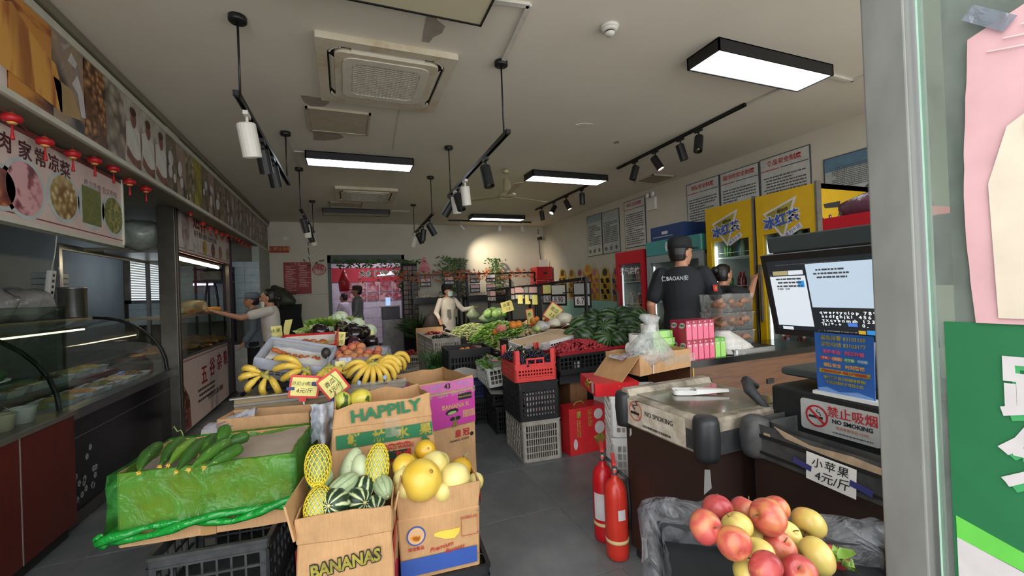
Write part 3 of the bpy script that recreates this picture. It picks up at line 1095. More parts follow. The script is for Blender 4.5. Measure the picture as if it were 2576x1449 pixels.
# food in the case
M_DISHW = mat('dish_white', 'c9d2d8', .25, 0, .05)
foods = [('a68a58', '6f7a3a'), ('7d8a3a', 'b39a58'), ('8a4a30', 'c08a4c'), ('5f7a3a', '3f5a2a'), ('a89a70', 'd6cba8'), ('8f3b2a', '5a2018')]
names_ = ['mixed bean', 'green salad', 'red braised', 'leaf vegetable', 'noodle', 'pickled red']
k = 0
for i in range(6):
 for j in range(2):
  y, x = 4.03 + .3 * i, -2.08 - .34 * j
  t = thing('serving_dish', 'white dish of %s food, %s row of curved case, %s from street' % (names_[(i + 2 * j) % 6], ('front', 'rear')[j], ordn[i]), 'dish', (x, y, .80 + .1 * j), rnd.uniform(-.1, .1), 'dishes in the curved case')
  b = MB(); b.rings([[(sx * (.1 + .03 * f), sy * (.09 + .03 * f), z) for sx, sy in ((1, -1), (1, 1), (-1, 1), (-1, -1))] for f, z in ((0, 0), (1, .06), (1.1, .06), (.85, .058), (0, .012))], True, True, False)
  b.build('bowl', M_DISHW, t)
  b = MB(); b.ball((0, 0, .035), .11, .1, .05, 12, 6); jit(b, .02, 22, k)
  c = foods[(i + 2 * j) % 6]
  b.build('food', photo('food_%d' % ((i + 2 * j) % 6), c[0], [c[0], c[1], 'd2c49a'], 55, 'noise', .5), t)
  k += 1
b = MB(); b.box(-2.62, -2.25, 3.9, 5.7, .79, .9)
tag(b.build('dish_step', K_STEEL), 'steel step lifting the rear dishes in the curved case', 'step')
# goods on and in the red counter
t = thing('sauce_bottle', 'dark sauce bottle standing in the glass box at the left edge', 'bottle', (-1.86, 3.18, .85))
b = MB(); b.lathe([(.045, 0), (.048, .01), (.048, .2), (.03, .25), (.018, .28)], 16); b.build('bottle', mat('dark_sauce', '120f10', .15), t)
b = MB(); b.lathe([(.02, .28), (.02, .31)], 12); b.build('lid', K_WHITEPL, t)
for i, (y, m, lb) in enumerate(((3.42, 'c9bfa0', 'cream'), (3.6, 'd5d4cf', 'white'))):
 t = thing('food_tub', '%s plastic tub on the worktop inside the glass box' % lb, 'tub', (-1.9, y, .85))
 b = MB(); b.lathe([(.055, 0), (.07, .09), (.075, .095), (.066, .093), (.052, .01)], 18); b.build('tub', mat('tub_' + lb, m, .4), t)
 b = MB(); b.tube([(.02, 0, .03), (-.06, -.06, .13)], .006, 6); b.build('spoon', K_STEEL, t)
 b = MB(); b.ball((0, 0, .05), .055, .055, .025); b.build('contents', mat('sauce_paste', '8f6a44', .5), t)
for i in range(4):
 t = thing('leafy_heap', 'heap of dressed greens on the glass box shelf, %s from the street' % ordn[i], 'salad', (-2.1, 2.55 + .33 * i, 1.106), 0, 'green heaps in the glass box')
 b = MB(); b.ball((0, 0, .05), .15, .14, .07, 16, 8); jit(b, .05, 12, i * 3.1)
 b.build('leaves', photo('salad_print', '4c6a40', ['7f9a5c', '3c5a36', '2a4028'], 30, 'noise', .45), t)
 b = MB(); b.lathe([(.1, 0), (.17, .012), (.172, .02), (.09, .006)], 20); b.build('plate', M_DISHW, t)
for i in range(3):
 t = thing('leafy_heap', 'heap of dark greens on the red counter worktop, %s from the street' % ordn[i], 'salad', (-2.14, 2.6 + .38 * i, .85), 0, 'dark heaps in the glass box')
 b = MB(); b.ball((0, 0, .05), .16, .15, .08, 16, 8); jit(b, .05, 12, i * 7.1)
 b.build('leaves', photo('salad_print2', '34502f', ['5f7d48', '2f4a2c', '1f3020'], 30, 'noise', .45), t)
 b = MB(); b.lathe([(.1, 0), (.18, .012), (.182, .02), (.09, .006)], 20); b.build('plate', M_DISHW, t)
# behind the first stall: back wall with a window and blind, shelf goods
K_STEELP_ = mat('grey_back_panel', '6d7376', .4, .3, .15, 4)
b = MB(); b.box(-3.6, -3.55, 2.2, 9.3, 0, 2.64); struct('partition', b, mat('stall_back_wall', '7f868a', .6, 0, .12, 2), None)['kind'] = 'structure'
t = thing('window_hatch', 'bright window with a white horizontal blind behind the first stall', 'window', (-2.95, 7.87, .28))
b = MB(); b.box(-.03, -.02, 0, 1.25, 1.35, 2.3)
mW = NT('day_window'); mW.base('dfe8ec'); mW.set(.6, emit='dfeaf2', es=.9); mW = mW.m
b.build('pane', mW, t)
for i in range(24):
 z = 1.37 + .038 * i
 b = MB(); b.hexa([(-.012, .03, z), (.012, .03, z + .016), (.012, 1.22, z + .016), (-.012, 1.22, z), (-.012, .03, z + .002), (.012, .03, z + .018), (.012, 1.22, z + .018), (-.012, 1.22, z + .002)])
 b.build('slat', K_WHITE, t)
b = MB(); b.box(-.03, .03, -.05, 0, 1.3, 2.35); b.box(-.03, .03, 1.25, 1.3, 1.3, 2.35); b.box(-.03, .03, -.05, 1.3, 2.3, 2.36); b.box(-.03, .03, -.05, 1.3, 1.3, 1.35); b.build('frame', K_STEELD, t)
t = thing('hatch_stand', 'steel hatch frame with pale top edge standing behind the curved case', 'frame', (-2.62, 5.52, 0))
b = MB(); b.box(-.02, .02, 0, .05, 0, 2.14); b.build('upright', K_STEEL, t)
b = MB(); b.box(-.02, .02, 0, 2.1, 2.14, 2.2); b.build('top_rail', K_STEEL, t)
b = MB(); b.box(-.02, .02, 2.05, 2.1, 0, 2.14); b.build('upright', K_STEEL, t)
p = (-2.55, 5.6, 1.45)
t = thing('steel_pot', 'tall shiny steel canister on the wooden shelf board', 'canister', p)
b = MB(); b.lathe([(.105, 0), (.11, .01), (.11, .3), (.114, .305), (.106, .305), (.1, .02)], 24); b.build('canister', K_STEEL, t)
b = MB(); b.lathe([(.114, .29), (.117, .3), (.114, .31)], 24, wob=None); b.build('rim', K_STEEL, t)
for i in range(8):
 b = MB(); b.bbox(-.1, .1, -.1, .1, 0, .055, .015)
 o = tag(b.build('food_container', mat('box_grey', '9aa0a0', .4)), 'grey lidded food container stacked on the shelf, %s from below' % ordn[i], 'container', 'stacked food containers')
 o.location = (-2.74, 5.66, 1.45 + .058 * i)
t = thing('power_strip', 'white power strip hanging from a cable behind the first stall', 'power strip', (-2.62, 5.38, 1.66), 0, None, 0, R(6))
b = MB(); b.bbox(-.02, .02, -.045, .045, 0, .26, .012); b.build('body', K_WHITEPL, t)
b = MB()
for i in range(4):
 b.cb((.021, 0, .05 + .055 * i), (.002, .03, .028))
b.build('socket', K_BLKPL, t)
b = MB(); b.tube([(0, 0, .26), (0, .02, .42), (.01, .0, .6), (0, .0, 1.02)], .006, 6); b.tube([(0, 0, .0), (.02, .1, -.12), (.02, .22, -.1), (.0, .2, .12), (0, .1, .3)], .006, 6); b.build('cable', K_WHITEPL, t)
for i, (y, sx, lb) in enumerate(((4.5, .26, 'nearest the street'), (4.98, .2, 'beside the power strip'))):
 b = MB(); b.ball((0, 0, .14), .2, sx, .16, 18, 10); jit(b, .07, 7, i * 5)
 b.v = [Vector((v.x, v.y, max(v.z, 0))) for v in b.v]
 o = tag(b.build('plastic_bag', film('milky_bag', 'ffffff', 'a9a6a4', .75)), 'bundle of milky plastic bags on the shelf board, %s' % lb, 'bag')
 o.location = (-2.62, y, 1.45)
t = thing('potted_plant', 'green potted plant on the glass box at the left picture edge', 'plant', (-1.98, 2.93, 1.566))
b = MB(); b.lathe([(.05, 0), (.065, .1), (.07, .11), (.055, .1)], 16); b.build('pot', mat('brown_pot', '6a3b2a', .6), t)
b = MB(); r = random.Random(3)
for i in range(46):
 a, e, L = r.uniform(0, 2 * PI), r.uniform(.1, 1.3), r.uniform(.1, .32)
 d = Vector((math.cos(a) * math.cos(e), math.sin(a) * math.cos(e), math.sin(e)))
 s_ = Vector((-math.sin(a), math.cos(a), 0)) * .022
 p0 = Vector((0, 0, .1)); p1 = p0 + d * L * .6; p2 = p0 + d * L - Vector((0, 0, .05))
 b.add([p0, p1 - s_, p2, p1 + s_ + Vector((0, 0, .01))], [(0, 1, 2), (0, 2, 3)])
b.build('foliage', mat('plant_green', '3f7a2a', .5, 0, .35, 30), t, 'stuff')
t = thing('hanging_sacks', 'pale plastic sacks piled on a high shelf beside the steel post', 'sacks', (-2.12, 5.98, 2.17))
for i in range(3):
 b = MB(); b.ball((0, .33 * i, .16), .24, .24, .17, 16, 10); jit(b, .06, 6, 9 + i)
 b.build('sack', film('pale_sack', 'dfe6e2', 'a5ada6', .8), t)
b = MB(); b.box(-.3, .2, -.06, 1.0, -.03, 0); b.build('shelf', K_STEEL, t)

# second stall: bread case
M_LTGLS = glass('stall_glass', 'e6ebe6')
s = thing('bread_case', 'glass bread stall with lit shelf and steel posts past the tall post', 'display case', (-1.78, 5.95, 0))
b = MB(); b.box(-.9, -.01, 0, 2.42, .06, .9); b.build('cabinet', mat('cabinet_grey', '5d5a55', .6), s)
pan = MB(); pan.box(-.01, .0, .02, 2.1, .05, .9); pan = pan.build('poster_panel', M_PINK, s)
b = MB(); b.box(-.01, .0005, 2.1, 2.42, .05, .9); b.build('grimy_panel', mat('grimy_panel', '5d5953', .6, 0, .35, 6), s)
b = MB(); b.box(0, .001, .02, 2.1, .862, .872); b.box(0, .001, .02, 2.1, .88, .884); b.build('stripe', mat('sign_stripe', '7a3a38', .5), pan)
for ch, px, py, sz in (('五', 514, 945, .27), ('谷', 534, 925, .27), ('杂', 552, 912, .27), ('粮', 567, 902, .24)):
 p = at(px, py, X=-1.78)
 txt(pan, ch, sz, mat('poster_red', '8a141c', .5, 0, 0), FX(.001, p.y - 5.95, p.z), bold=.004)
p = at(543, 985, X=-1.78)
txt(pan, '天然五谷 石磨更健康', .085, mat('poster_brown', '4a3a34', .5, 0, 0), FX(.001, p.y - 5.95, p.z))
lines(pan, FX(.001, .95, .36), .75, .2, 3, mat('poster_brown', '4a3a34'), 2)
b = MB(); b.T = FX(.001, .28, .36)
b.prism([(-.25, .28), (-.02, .06), (.02, -.3), (-.25, -.3)], 0, .001); b.build('print', photo('bowl_print', '8a3a2c', ['b98a5a', '6a2018', '3a1512'], 18), pan)
b = MB(); b.box(-.9, -.0, 0, 2.42, .9, .935); b.build('sill', K_STEELD, s)
b = MB(); b.box(-.5, -.03, .02, 2.4, 1.385, 1.41); b.build('shelf', mat('steel_shelf', '9a8f7c', .35, .8), s)
b = MB(); b.box(-.012, -.004, .04, 2.36, .935, 1.38); b.build('lower_glass', M_LTGLS, s)
b = MB(); b.box(-.012, -.004, .04, 1.0, 1.42, 2.1); b.build('upper_glass', M_LTGLS, s)
for yy in (0, 2.36):
 b = MB(); b.box(-.05, .0, yy, yy + .045, .9, 2.2); b.build('post', M_STOP, s)
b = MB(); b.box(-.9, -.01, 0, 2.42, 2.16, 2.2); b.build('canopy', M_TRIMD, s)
t = thing('light_tube', 'bright warm tube lamp under the second stall sign', 'light', (-1.86, 6.0, 2.1))
b = MB(); b.tube([(0, 0, 0), (0, 2.0, 0)], .02, 8)
mL2 = NT('warm_tube_2'); mL2.base('fff3d8'); mL2.set(.5, emit='ffe9bd', es=14); mL2 = mL2.m
b.build('tube', mL2, t)
b = MB(); b.box(-.03, .03, -.03, 2.03, .022, .05); b.build('housing', K_STEEL, t)
sg = thing('stall_sign', 'white sign with red brush characters and bun photographs over the second stall', 'sign', (-1.78, 5.93, 0))
b = MB(); b.box(-.05, 0, 0, 2.45, 2.18, 2.9); b.build('board', mat('sign_white', 'd5c9c0', .45, 0, .06), sg)
b = MB(); b.box(-.05, .012, 0, 2.45, 2.16, 2.18); b.box(0, .002, 0, 2.45, 2.215, 2.222); b.build('trim', mat('sign_stripe', '7a3a38'), sg)
for ch, px, py, sz in (('一', 476, 533, .22), ('姐', 493, 555, .28), ('特', 510, 570, .24), ('卖', 527, 578, .24), ('食', 543, 586, .24), ('杂', 559, 592, .22), ('粮', 573, 598, .22)):
 p = at(px, py, X=-1.78)
 txt(sg, ch, sz, mat('brush_red', '8a1a1e', .5, 0, 0), FX(.001, p.y - 5.93, p.z), bold=.003)
p = at(518, 600, X=-1.78)
txt(sg, '包子 馒头 烧麦 豆沙包 花卷', .085, K_INK, FX(.001, p.y - 5.93, p.z), sx=1.0)
for px, py, rr, m in ((492, 620, .1, photo('bun_a', 'd7d2ca', ['e6e2da', 'b9b2a8', '8f877c'], 9)), (515, 624, .1, photo('bun_b', 'c9a44a', ['d9bb60', 'a98534', '7d5f24'], 12)), (536, 630, .1, photo('bun_c', '9a4a30', ['b5664a', '7d3522', '4a2018'], 22)), (554, 636, .1, photo('bun_d', 'c08a70', ['cf9d84', 'a87058', '8a5540'], 12)), (572, 640, .1, photo('bun_e', 'b58f5c', ['caa674', '93703f', '6d5030'], 14)),):
 p = at(px, py, X=-1.78)
 b = MB(); b.T = FX(.0015, p.y - 5.93, p.z); b.prism([(rr * math.cos(a * PI / 12), rr * math.sin(a * PI / 12)) for a in range(24)], 0, .001); b.build('dish_print', m, sg)
p = at(466, 565, X=-1.78)
b = MB(); b.T = FX(.0015, p.y - 5.93, p.z - .03); b.prism([(.13 * math.cos(a * PI / 12), .3 * math.sin(a * PI / 12)) for a in range(24)], 0, .001); b.build('portrait_print', photo('kids_print', 'c4b9b4', ['2c2020', '8a6a66', 'd8d0cc'], 5, 'noise'), sg)
# bread, buns
M_BUN = mat('bun_crust', 'd9a45a', .45, 0, .25, 12, 0, c2='b9772f')
M_BUNW = mat('steamed_bun', 'e3d3ae', .6, 0, .08)
b = MB(); b.lathe([(.001, 0), (.06, .0), (.075, .02), (.07, .05), (.04, .07), (.001, .075)], 14)
bun_me = b.mesh('bread_bun', M_BUN)
b = MB(); b.tube([(0, -.11, .035), (0, -.1, .04), (0, 0, .05), (0, .1, .04), (0, .11, .035)], [.005, .03, .038, .03, .005], 10)
roll_me = b.mesh('bread_roll', M_BUNW)
for i in range(14):
 me = roll_me if i < 4 else bun_me
 o = put(me.name, me)
 o.location = (-1.9 - .07 * (i % 2), 6.12 + .155 * i, 1.412); o.rotation_euler = (0, 0, i if i >= 4 else .2)
 tag(o, ('pale steamed roll on the upper bread shelf, %s from the street' if i < 4 else 'golden bun on the upper bread shelf, %s past the pale rolls') % ordn[i if i < 4 else i - 4], 'bread', 'rolls on the upper shelf' if i < 4 else 'buns on the upper shelf')
b = MB(); r = random.Random(12)
for i in range(60):
 b.ball((-2.05 + r.uniform(-.25, .2), 6.1 + r.uniform(0, 2.15), .955 + r.uniform(0, .07)), .085, .075, .028, 10, 6)
o = tag(b.build('flat_breads', M_BUN), 'heap of brown flat breads behind the lower glass of the bread stall', 'bread'); o['kind'] = 'stuff'
b = MB(); b.ball((0, 0, .09), .17, .2, .1, 18, 10); jit(b, .03, 9, 3); b.v = [Vector((v.x, v.y, max(v.z, 0))) for v in b.v]
o = tag(b.build('bread_bag', film('bread_bag_film', 'fff6e4', 'e0cda5', .6)), 'clear bag of pale buns the woman is holding on the upper shelf', 'bag'); o.location = (-1.93, 6.98, 1.412)
# behind the bread stall
t = thing('tiled_window', 'pale tiled window recess behind the bread stall, cable loop in front', 'window', (-3.5, 9.33, 1.2), R(-90))
b = MB(); b.box(0, .01, 0, 2.0, 0, 1.1); b.build('panel', mat('pale_tiles', 'a9b9bd', .4), t)
b = MB()
for i in range(8):
 b.box(.01, .013, 0, 2.0, .14 * i, .14 * i + .006)
for i in range(9):
 b.box(.01, .013, .25 * i, .25 * i + .006, 0, 1.1)
b.build('joint', mat('joint_grey2', '7f8c90', .6), t)
b = MB(); b.tube([(.35, 1.3 + .1 * math.cos(a / 12 * PI), .15 + .65 * math.sin(a / 12 * PI)) for a in range(13)], .018, 6); b.build('cable', K_BLACK, t)
t = thing('light_tube', 'lilac strip light glowing behind the bread stall', 'light', (at(486, 716, Y=9.22).x, 9.22, at(486, 716, Y=9.22).z), R(-90))
b = MB(); b.tube([(0, 0, 0), (0, .3, 0)], .02, 8)
mL3 = NT('lilac_tube'); mL3.base('f0d8ff'); mL3.set(.5, emit='e3c4ff', es=4); b.build('tube', mL3.m, t)
b = MB(); b.box(-.03, -.01, 0, .3, -.02, .05); b.build('housing', K_WHITE, t)
b = MB(); b.sheet(10, 4, lambda u, v: (-2.9 + .05 * math.sin(u * 16), 8.42 + .1 * math.sin(u * 9), 0) if 0 else (-1.82 - .12 * u - .03 * math.sin(u * 25), 8.5 + .62 * u - .2 * (1 - v) * (1 - u), 2.6 - .95 * v))
o = tag(b.build('curtain', mat('purple_cloth', '4a2348', .85, 0, .2, 5)), 'dark purple curtain hanging behind the bread stall', 'curtain')
t = thing('stall_partition', 'narrow dark purple post closing the end of the bread stall', 'post', (-1.83, 8.42, 0))
b = MB(); b.box(-.06, .06, 0, .07, 0, 2.6); b.build('post', mat('purple_paint', '3a2338', .6), t)
b = MB(); b.box(-.08, .08, -.01, .08, 0, .04); b.build('foot', K_BLACK, t)
b = MB(); b.loft([(0, 0, 0, .005, .005), (0, 0, .1, .09, .05), (0, 0, .3, .11, .06), (0, 0, .5, .07, .05), (0, 0, .62, .01, .01), (0, 0, .8, .006, .006)], 12); jit(b, .02, 9)
o = tag(b.build('net_bag', mat('red_net', '9a1f22', .6, 0, .25, 30)), 'red mesh bag hanging near the back end of the stalls', 'bag'); o.location = at(652, 712, X=-1.66); o.scale = (.6, .6, .62)
t = thing('rack', 'low dark shelf unit with oddments beyond the bread stall', 'shelf unit', (-1.95, 8.55, 0))
for z in (.3, .75, 1.9, 2.1):
 b = MB(); b.box(-.4, .05, 0, .75, z, z + .03); b.build('shelf', K_BLACK, t)
for x in (-.38, .02):
 for y in (0, .72):
  b = MB(); b.box(x, x + .03, y, y + .03, 0, 2.2); b.build('upright', K_BLACK, t)
for i, (z, c, lb) in enumerate(((.33, '5a4a48', 'brown'), (.78, '34404a', 'dark blue'), (1.93, '6a665f', 'grey'))):
 b = MB(); b.bbox(-.16, .16, -.28, .28, 0, .16, .03); jit(b, .02, 9, i)
 o = tag(b.build('bundle', mat('bundle_' + lb, c, .7, 0, .3, 10)), '%s bundle on the dark shelf unit beyond the bread stall' % lb, 'bundle'); o.location = (-2.12, 8.92, z)
b = MB(); b.bbox(-1.9, -1.58, 8.46, 9.1, 0, .82, .01)
o = tag(b.build('work_cabinet', K_STEELD), 'grey steel cabinet behind the woman in the white shirt', 'cabinet')

# back left corner
F_BACK = lambda x, z, y=YB: frame((x, y, z), (1, 0, 0), (0, 0, 1))
t = thing('price_board', 'red wall board with columns of small white print on the back wall', 'board', (-.96, YB, 2.02))
b = MB(); b.box(-.275, .275, -.012, 0, -.355, .355); b.build('board', mat('board_red', '8e1218', .5, 0, .06), t)
wp = mat('board_print', 'd9a8a0', .6)
lines(t, frame((-.13, -.0135, -.0), (1, 0, 0), (0, 0, 1)), .22, .58, 15, wp, 1, hh=.4, ragged=.4)
lines(t, frame((.14, -.0135, .05), (1, 0, 0), (0, 0, 1)), .22, .5, 13, wp, 5, hh=.4, ragged=.4)
txt(t, '价 目', .05, wp, frame((0, -.013, .315), (1, 0, 0), (0, 0, 1)))
t = thing('round_sticker', 'round red and white paper cut sticker on the back wall beside the doorway', 'sticker', (-.516, YB - .002, 2.205))
b = MB(); b.T = frame((0, 0, 0), (1, 0, 0), (0, 0, 1)); ring(b, [(.145 * math.cos(a * PI / 16), .13 * math.sin(a * PI / 16)) for a in range(32)], [(.13 * math.cos(a * PI / 16), .116 * math.sin(a * PI / 16)) for a in range(32)], 0, .003); b.build('rim', K_RINK, t)
b = MB(); b.T = frame((0, -.001, 0), (1, 0, 0), (0, 0, 1)); b.prism([(.13 * math.cos(a * PI / 16), .116 * math.sin(a * PI / 16)) for a in range(32)], 0, .001); b.build('print', photo('papercut', 'c9bcae', ['8e2228', 'a8454a', 'd6cabf'], 14, 'noise', .7), t)
t = thing('no_smoking_sign', 'small red sign with gold characters at the left end of the back wall', 'sign', (-1.3, YB, 2.66))
b = MB(); b.box(-.19, .19, -.01, 0, -.07, .07); b.build('plate', mat('board_red', '8e1218'), t)
txt(t, '禁止吸烟', .085, mat('gold_print', 'd9a23c', .5), frame((.06, -.011, .01), (1, 0, 0), (0, 0, 1)))
b = MB(); b.T = frame((-.14, -.011, 0), (1, 0, 0), (0, 0, 1)); ring(b, [(.04 * math.cos(a * PI / 10), .04 * math.sin(a * PI / 10)) for a in range(20)], [(.032 * math.cos(a * PI / 10), .032 * math.sin(a * PI / 10)) for a in range(20)], 0, .001); b.build('symbol', mat('gold_print', 'd9a23c'), t)
b = MB(); b.bbox(-1.22, -1.12, YB - .03, YB - .001, 2.87, 2.94, .008)
tag(b.build('junction_box', K_WHITE), 'small white junction box high on the back wall', 'box')
b = MB()
for i, (z, l) in enumerate(((2.83, .09), (2.70, .17), (2.49, .11))):
 b.hexa([(-.728 + .012 * i, YB - .004, z - l), (-.716 + .012 * i, YB - .004, z - l), (-.716 + .012 * i, YB - .001, z - l), (-.728 + .012 * i, YB - .001, z - l), (-.735, YB - .004, z), (-.715, YB - .004, z), (-.715, YB - .001, z), (-.735, YB - .001, z)])
b.build('torn_strip', K_BLACK, wall_back)
t = thing('vegetable_sack', 'dark green see through sack of greens set on a draped stand in the corner', 'sack', (-1.17, 9.7, 1.45), R(-20), s=.66)
b = MB(); b.loft([(0, 0, 0, .36, .2), (0, 0, .12, .42, .24), (-.06, 0, .3, .36, .22), (-.14, 0, .48, .2, .16), (-.22, 0, .6, .06, .08)], 18); jit(b, .05, 7, 2); b.build('sack', mat('sack_green', '3a4030', .55, 0, .4, 9), t)
b = MB(); b.tube([(-.3, -.2, .55), (-.18, -.24, .42), (.0, -.26, .3), (.1, -.26, .2)], .012, 6); b.build('strap', K_WHITE, t)
b = MB(); r = random.Random(8)
for i in range(40):
 p0 = Vector((.1 + r.uniform(-.2, .3), r.uniform(-.1, .1), .3)); d = Vector((r.uniform(0, 1), r.uniform(-.5, .3), r.uniform(.1, 1))).normalized() * r.uniform(.1, .26)
 b.tube([p0, p0 + d * .6, p0 + d], [.006, .004, .001], 4)
b.build('stalks', mat('dry_stalks', '5a5236', .7, 0, .3, 20), t, 'stuff')
t = thing('draped_stand', 'tall stand draped with black cloth below the green sack', 'stand', (-1.15, 9.75, 0), s=1)
b = MB(); b.loft([(.12, 0, 0, .3, .22), (.1, 0, .7, .27, .2), (0, 0, 1.2, .3, .18), (-.02, 0, 1.45, .34, .18)], 20)
for i, v in enumerate(b.v):
 a = math.atan2(v.y, v.x); b.v[i] = Vector((v.x * (1 + .05 * math.sin(9 * a)), v.y * (1 + .05 * math.sin(9 * a)), v.z))
b.build('cloth', mat('black_cloth', '121214', .85), t)
b = MB(); b.box(-.2, .2, -.12, .12, 1.43, 1.45); b.build('top', K_BLACK, t)
# ---------------------------------------------------------------- crates, cartons, produce: builders
def crate(label, loc, rz, w, d, h, m, nv=(9, 6), nh=3, name='plastic_crate', group=None, taper=0, bar=.009, band=.05, t=.014, rx=0, ry=0, skip=(), low=.02):
 """open lattice crate, origin at the middle of its base"""
 o = thing(name, label, 'crate', loc, rz, group, rx, ry)
 hw, hd = w / 2, d / 2
 def sc(z):
  return 1 - taper * (1 - z / h)
 b = MB(); b.box(-hw * sc(0), hw * sc(0), -hd * sc(0), hd * sc(0), 0, .012); b.build('base', m, o)
 b = MB()
 po, pi = rrect(hw, hd, .02, 3), rrect(hw - t, hd - t, .015, 3)
 pl = rrect(hw + .006, hd + .006, .022, 3)
 b.rings([[(*p, h) for p in pi], [(*p, h) for p in pl], [(*p, h - .014) for p in pl], [(*p, h - .014) for p in po], [(*p, h - band) for p in po], [(*p, h - band) for p in pi], [(*p, h) for p in pi]], False, False, False)
 b.build('rim', m, o)
 c = .038
 for sx in (-1, 1):
  for sy in (-1, 1):
   b = MB()
   for dx, dy in ((c, t), (t, c)):
    x0, x1 = sx * hw, sx * (hw - dx)
    y0, y1 = sy * hd, sy * (hd - dy)
    xa, xb, ya, yb = min(x0, x1), max(x0, x1), min(y0, y1), max(y0, y1)
    s0 = sc(0)
    b.hexa([(xa * s0, ya * s0, 0), (xb * s0, ya * s0, 0), (xb * s0, yb * s0, 0), (xa * s0, yb * s0, 0), (xa, ya, h - band + .005), (xb, ya, h - band + .005), (xb, yb, h - band + .005), (xa, yb, h - band + .005)])
   b.build('corner_post', m, o)
 for k in range(4):
  L, D = (hw, hd) if k % 2 == 0 else (hd, hw)
  n = nv[k % 2]
  b = MB(); b.T = Matrix.Rotation(PI / 2 * k, 4, 'Z')
  s0 = sc(0)
  y0, y1 = -D, -D + .008
  for i in range(1, n):
   x = -L + c + (2 * L - 2 * c) * i / n
   b.hexa([((x - bar / 2) * s0, y0 * s0, .0), ((x + bar / 2) * s0, y0 * s0, .0), ((x + bar / 2) * s0, y1 * s0, .0), ((x - bar / 2) * s0, y1 * s0, .0), (x - bar / 2, y0, h - band + .004), (x + bar / 2, y0, h - band + .004), (x + bar / 2, y1, h - band + .004), (x - bar / 2, y1, h - band + .004)])
  for j in range(nh + 1):
   z = low + (h - band - low) * j / nh if nh else low
   s1 = sc(z); q = bar * (1.6 if j == 0 else .55)
   b.box(-L * s1 + c * .5, L * s1 - c * .5, y0 * s1 - .003, y1 * s1, z - q, z + q)
  b.build('side_lattice', m, o)
 return o


def rect_pts(w, d, n=5, r=.006):
 """points round a rectangle starting at the front left corner"""
 P_ = []
 for (x0, y0), (x1, y1) in (((-w, -d), (w, -d)), ((w, -d), (w, d)), ((w, d), (-w, d)), ((-w, d), (-w, -d))):
  for i in range(n):
   f = (i + .08) / n if i == 0 else i / n
   P_.append((x0 + (x1 - x0) * f, y0 + (y1 - y0) * f))
  P_.append((x0 + (x1 - x0) * .985, y0 + (y1 - y0) * .985))
 return P_


def carton(label, loc, rz, w, d, prof, m, name='carton', group=None, t=.006, rough=.003, seed=0, bulge=0, rx=0, ry=0, rimj=0, cat='box'):
 """open carton; prof: (z, extra half width, extra half depth) going up"""
 o = thing(name, label, cat, loc, rz, group, rx, ry)
 base = rect_pts(w / 2, d / 2)
 H = prof[-1][0]
 r = random.Random(seed)
 zr = [r.uniform(-1, 1) * rimj for _ in base]
 def lv(z, ex, ey, off):
  sx, sy = (w / 2 + ex - off) / (w / 2), (d / 2 + ey - off) / (d / 2)
  out = []
  for i, (x, y) in enumerate(base):
   bz = bulge * math.sin(PI * min(z / H, 1))
   nx = 0 if abs(abs(x) - w / 2) > 1e-6 else math.copysign(bz * (1 - (2 * y / d) ** 2), x)
   ny = 0 if abs(abs(y) - d / 2) > 1e-6 else math.copysign(bz * (1 - (2 * x / w) ** 2), y)
   p = Vector((x * sx + nx, y * sy + ny, z + (zr[i] if z == H else 0)))
   p += noise.noise_vector(Vector((p.x * 7 + seed, p.y * 7, p.z * 7))) * rough
   out.append(p)
  return out
 rg = [lv(z, ex, ey, 0) for z, ex, ey in prof] + [lv(z, ex, ey, t) for z, ex, ey in reversed(prof)]
 b = MB(); b.rings(rg, False, False, False); b.build('walls', m, o)
 b = MB(); b.box(-w / 2 + t, w / 2 - t, -d / 2 + t, d / 2 - t, 0, t); b.build('base', m, o)
 return o


FF = lambda x, y, z: frame((x, y, z), (1, 0, 0), (0, 0, 1))     # print on a face looking to the street


def fprint(o, F, pts, m, dz=0, nm='print'):
 b = MB(); b.T = F @ Matrix.Translation((0, 0, dz))
 if sum(pts[i - 1][0] * pts[i][1] - pts[i][0] * pts[i - 1][1] for i in range(len(pts))) < 0:
  pts = pts[::-1]
 b.prism(pts, 0, .0012)
 return b.build(nm, m, o)


def rc_(x0, x1, y0, y1):
 return [(x0, y0), (x1, y0), (x1, y1), (x0, y1)]


def el(cx, cy, rx, ry, n=20, rot=0):
 return [(cx + rx * math.cos(2 * PI * a / n) * math.cos(rot) - ry * math.sin(2 * PI * a / n) * math.sin(rot), cy + rx * math.cos(2 * PI * a / n) * math.sin(rot) + ry * math.sin(2 * PI * a / n) * math.cos(rot)) for a in range(n)]


I_GREEN = mat('print_green', '1f6b43', .6, 0, .08)
I_YEL = mat('print_yellow', 'e5b83a', .6, 0, .06)
I_RED = mat('print_red', 'b3242c', .6, 0, .06)
I_BLUE = mat('print_blue', '2f4f9a', .6, 0, .12, 6)
I_BLACK = mat('print_black', '1a1a1c', .6, 0, 0)
I_WHITE = mat('print_white', 'e6e2da', .6, 0, 0)
I_MAGENTA = mat('print_magenta', 'b83a92', .5, 0, .1, 5)


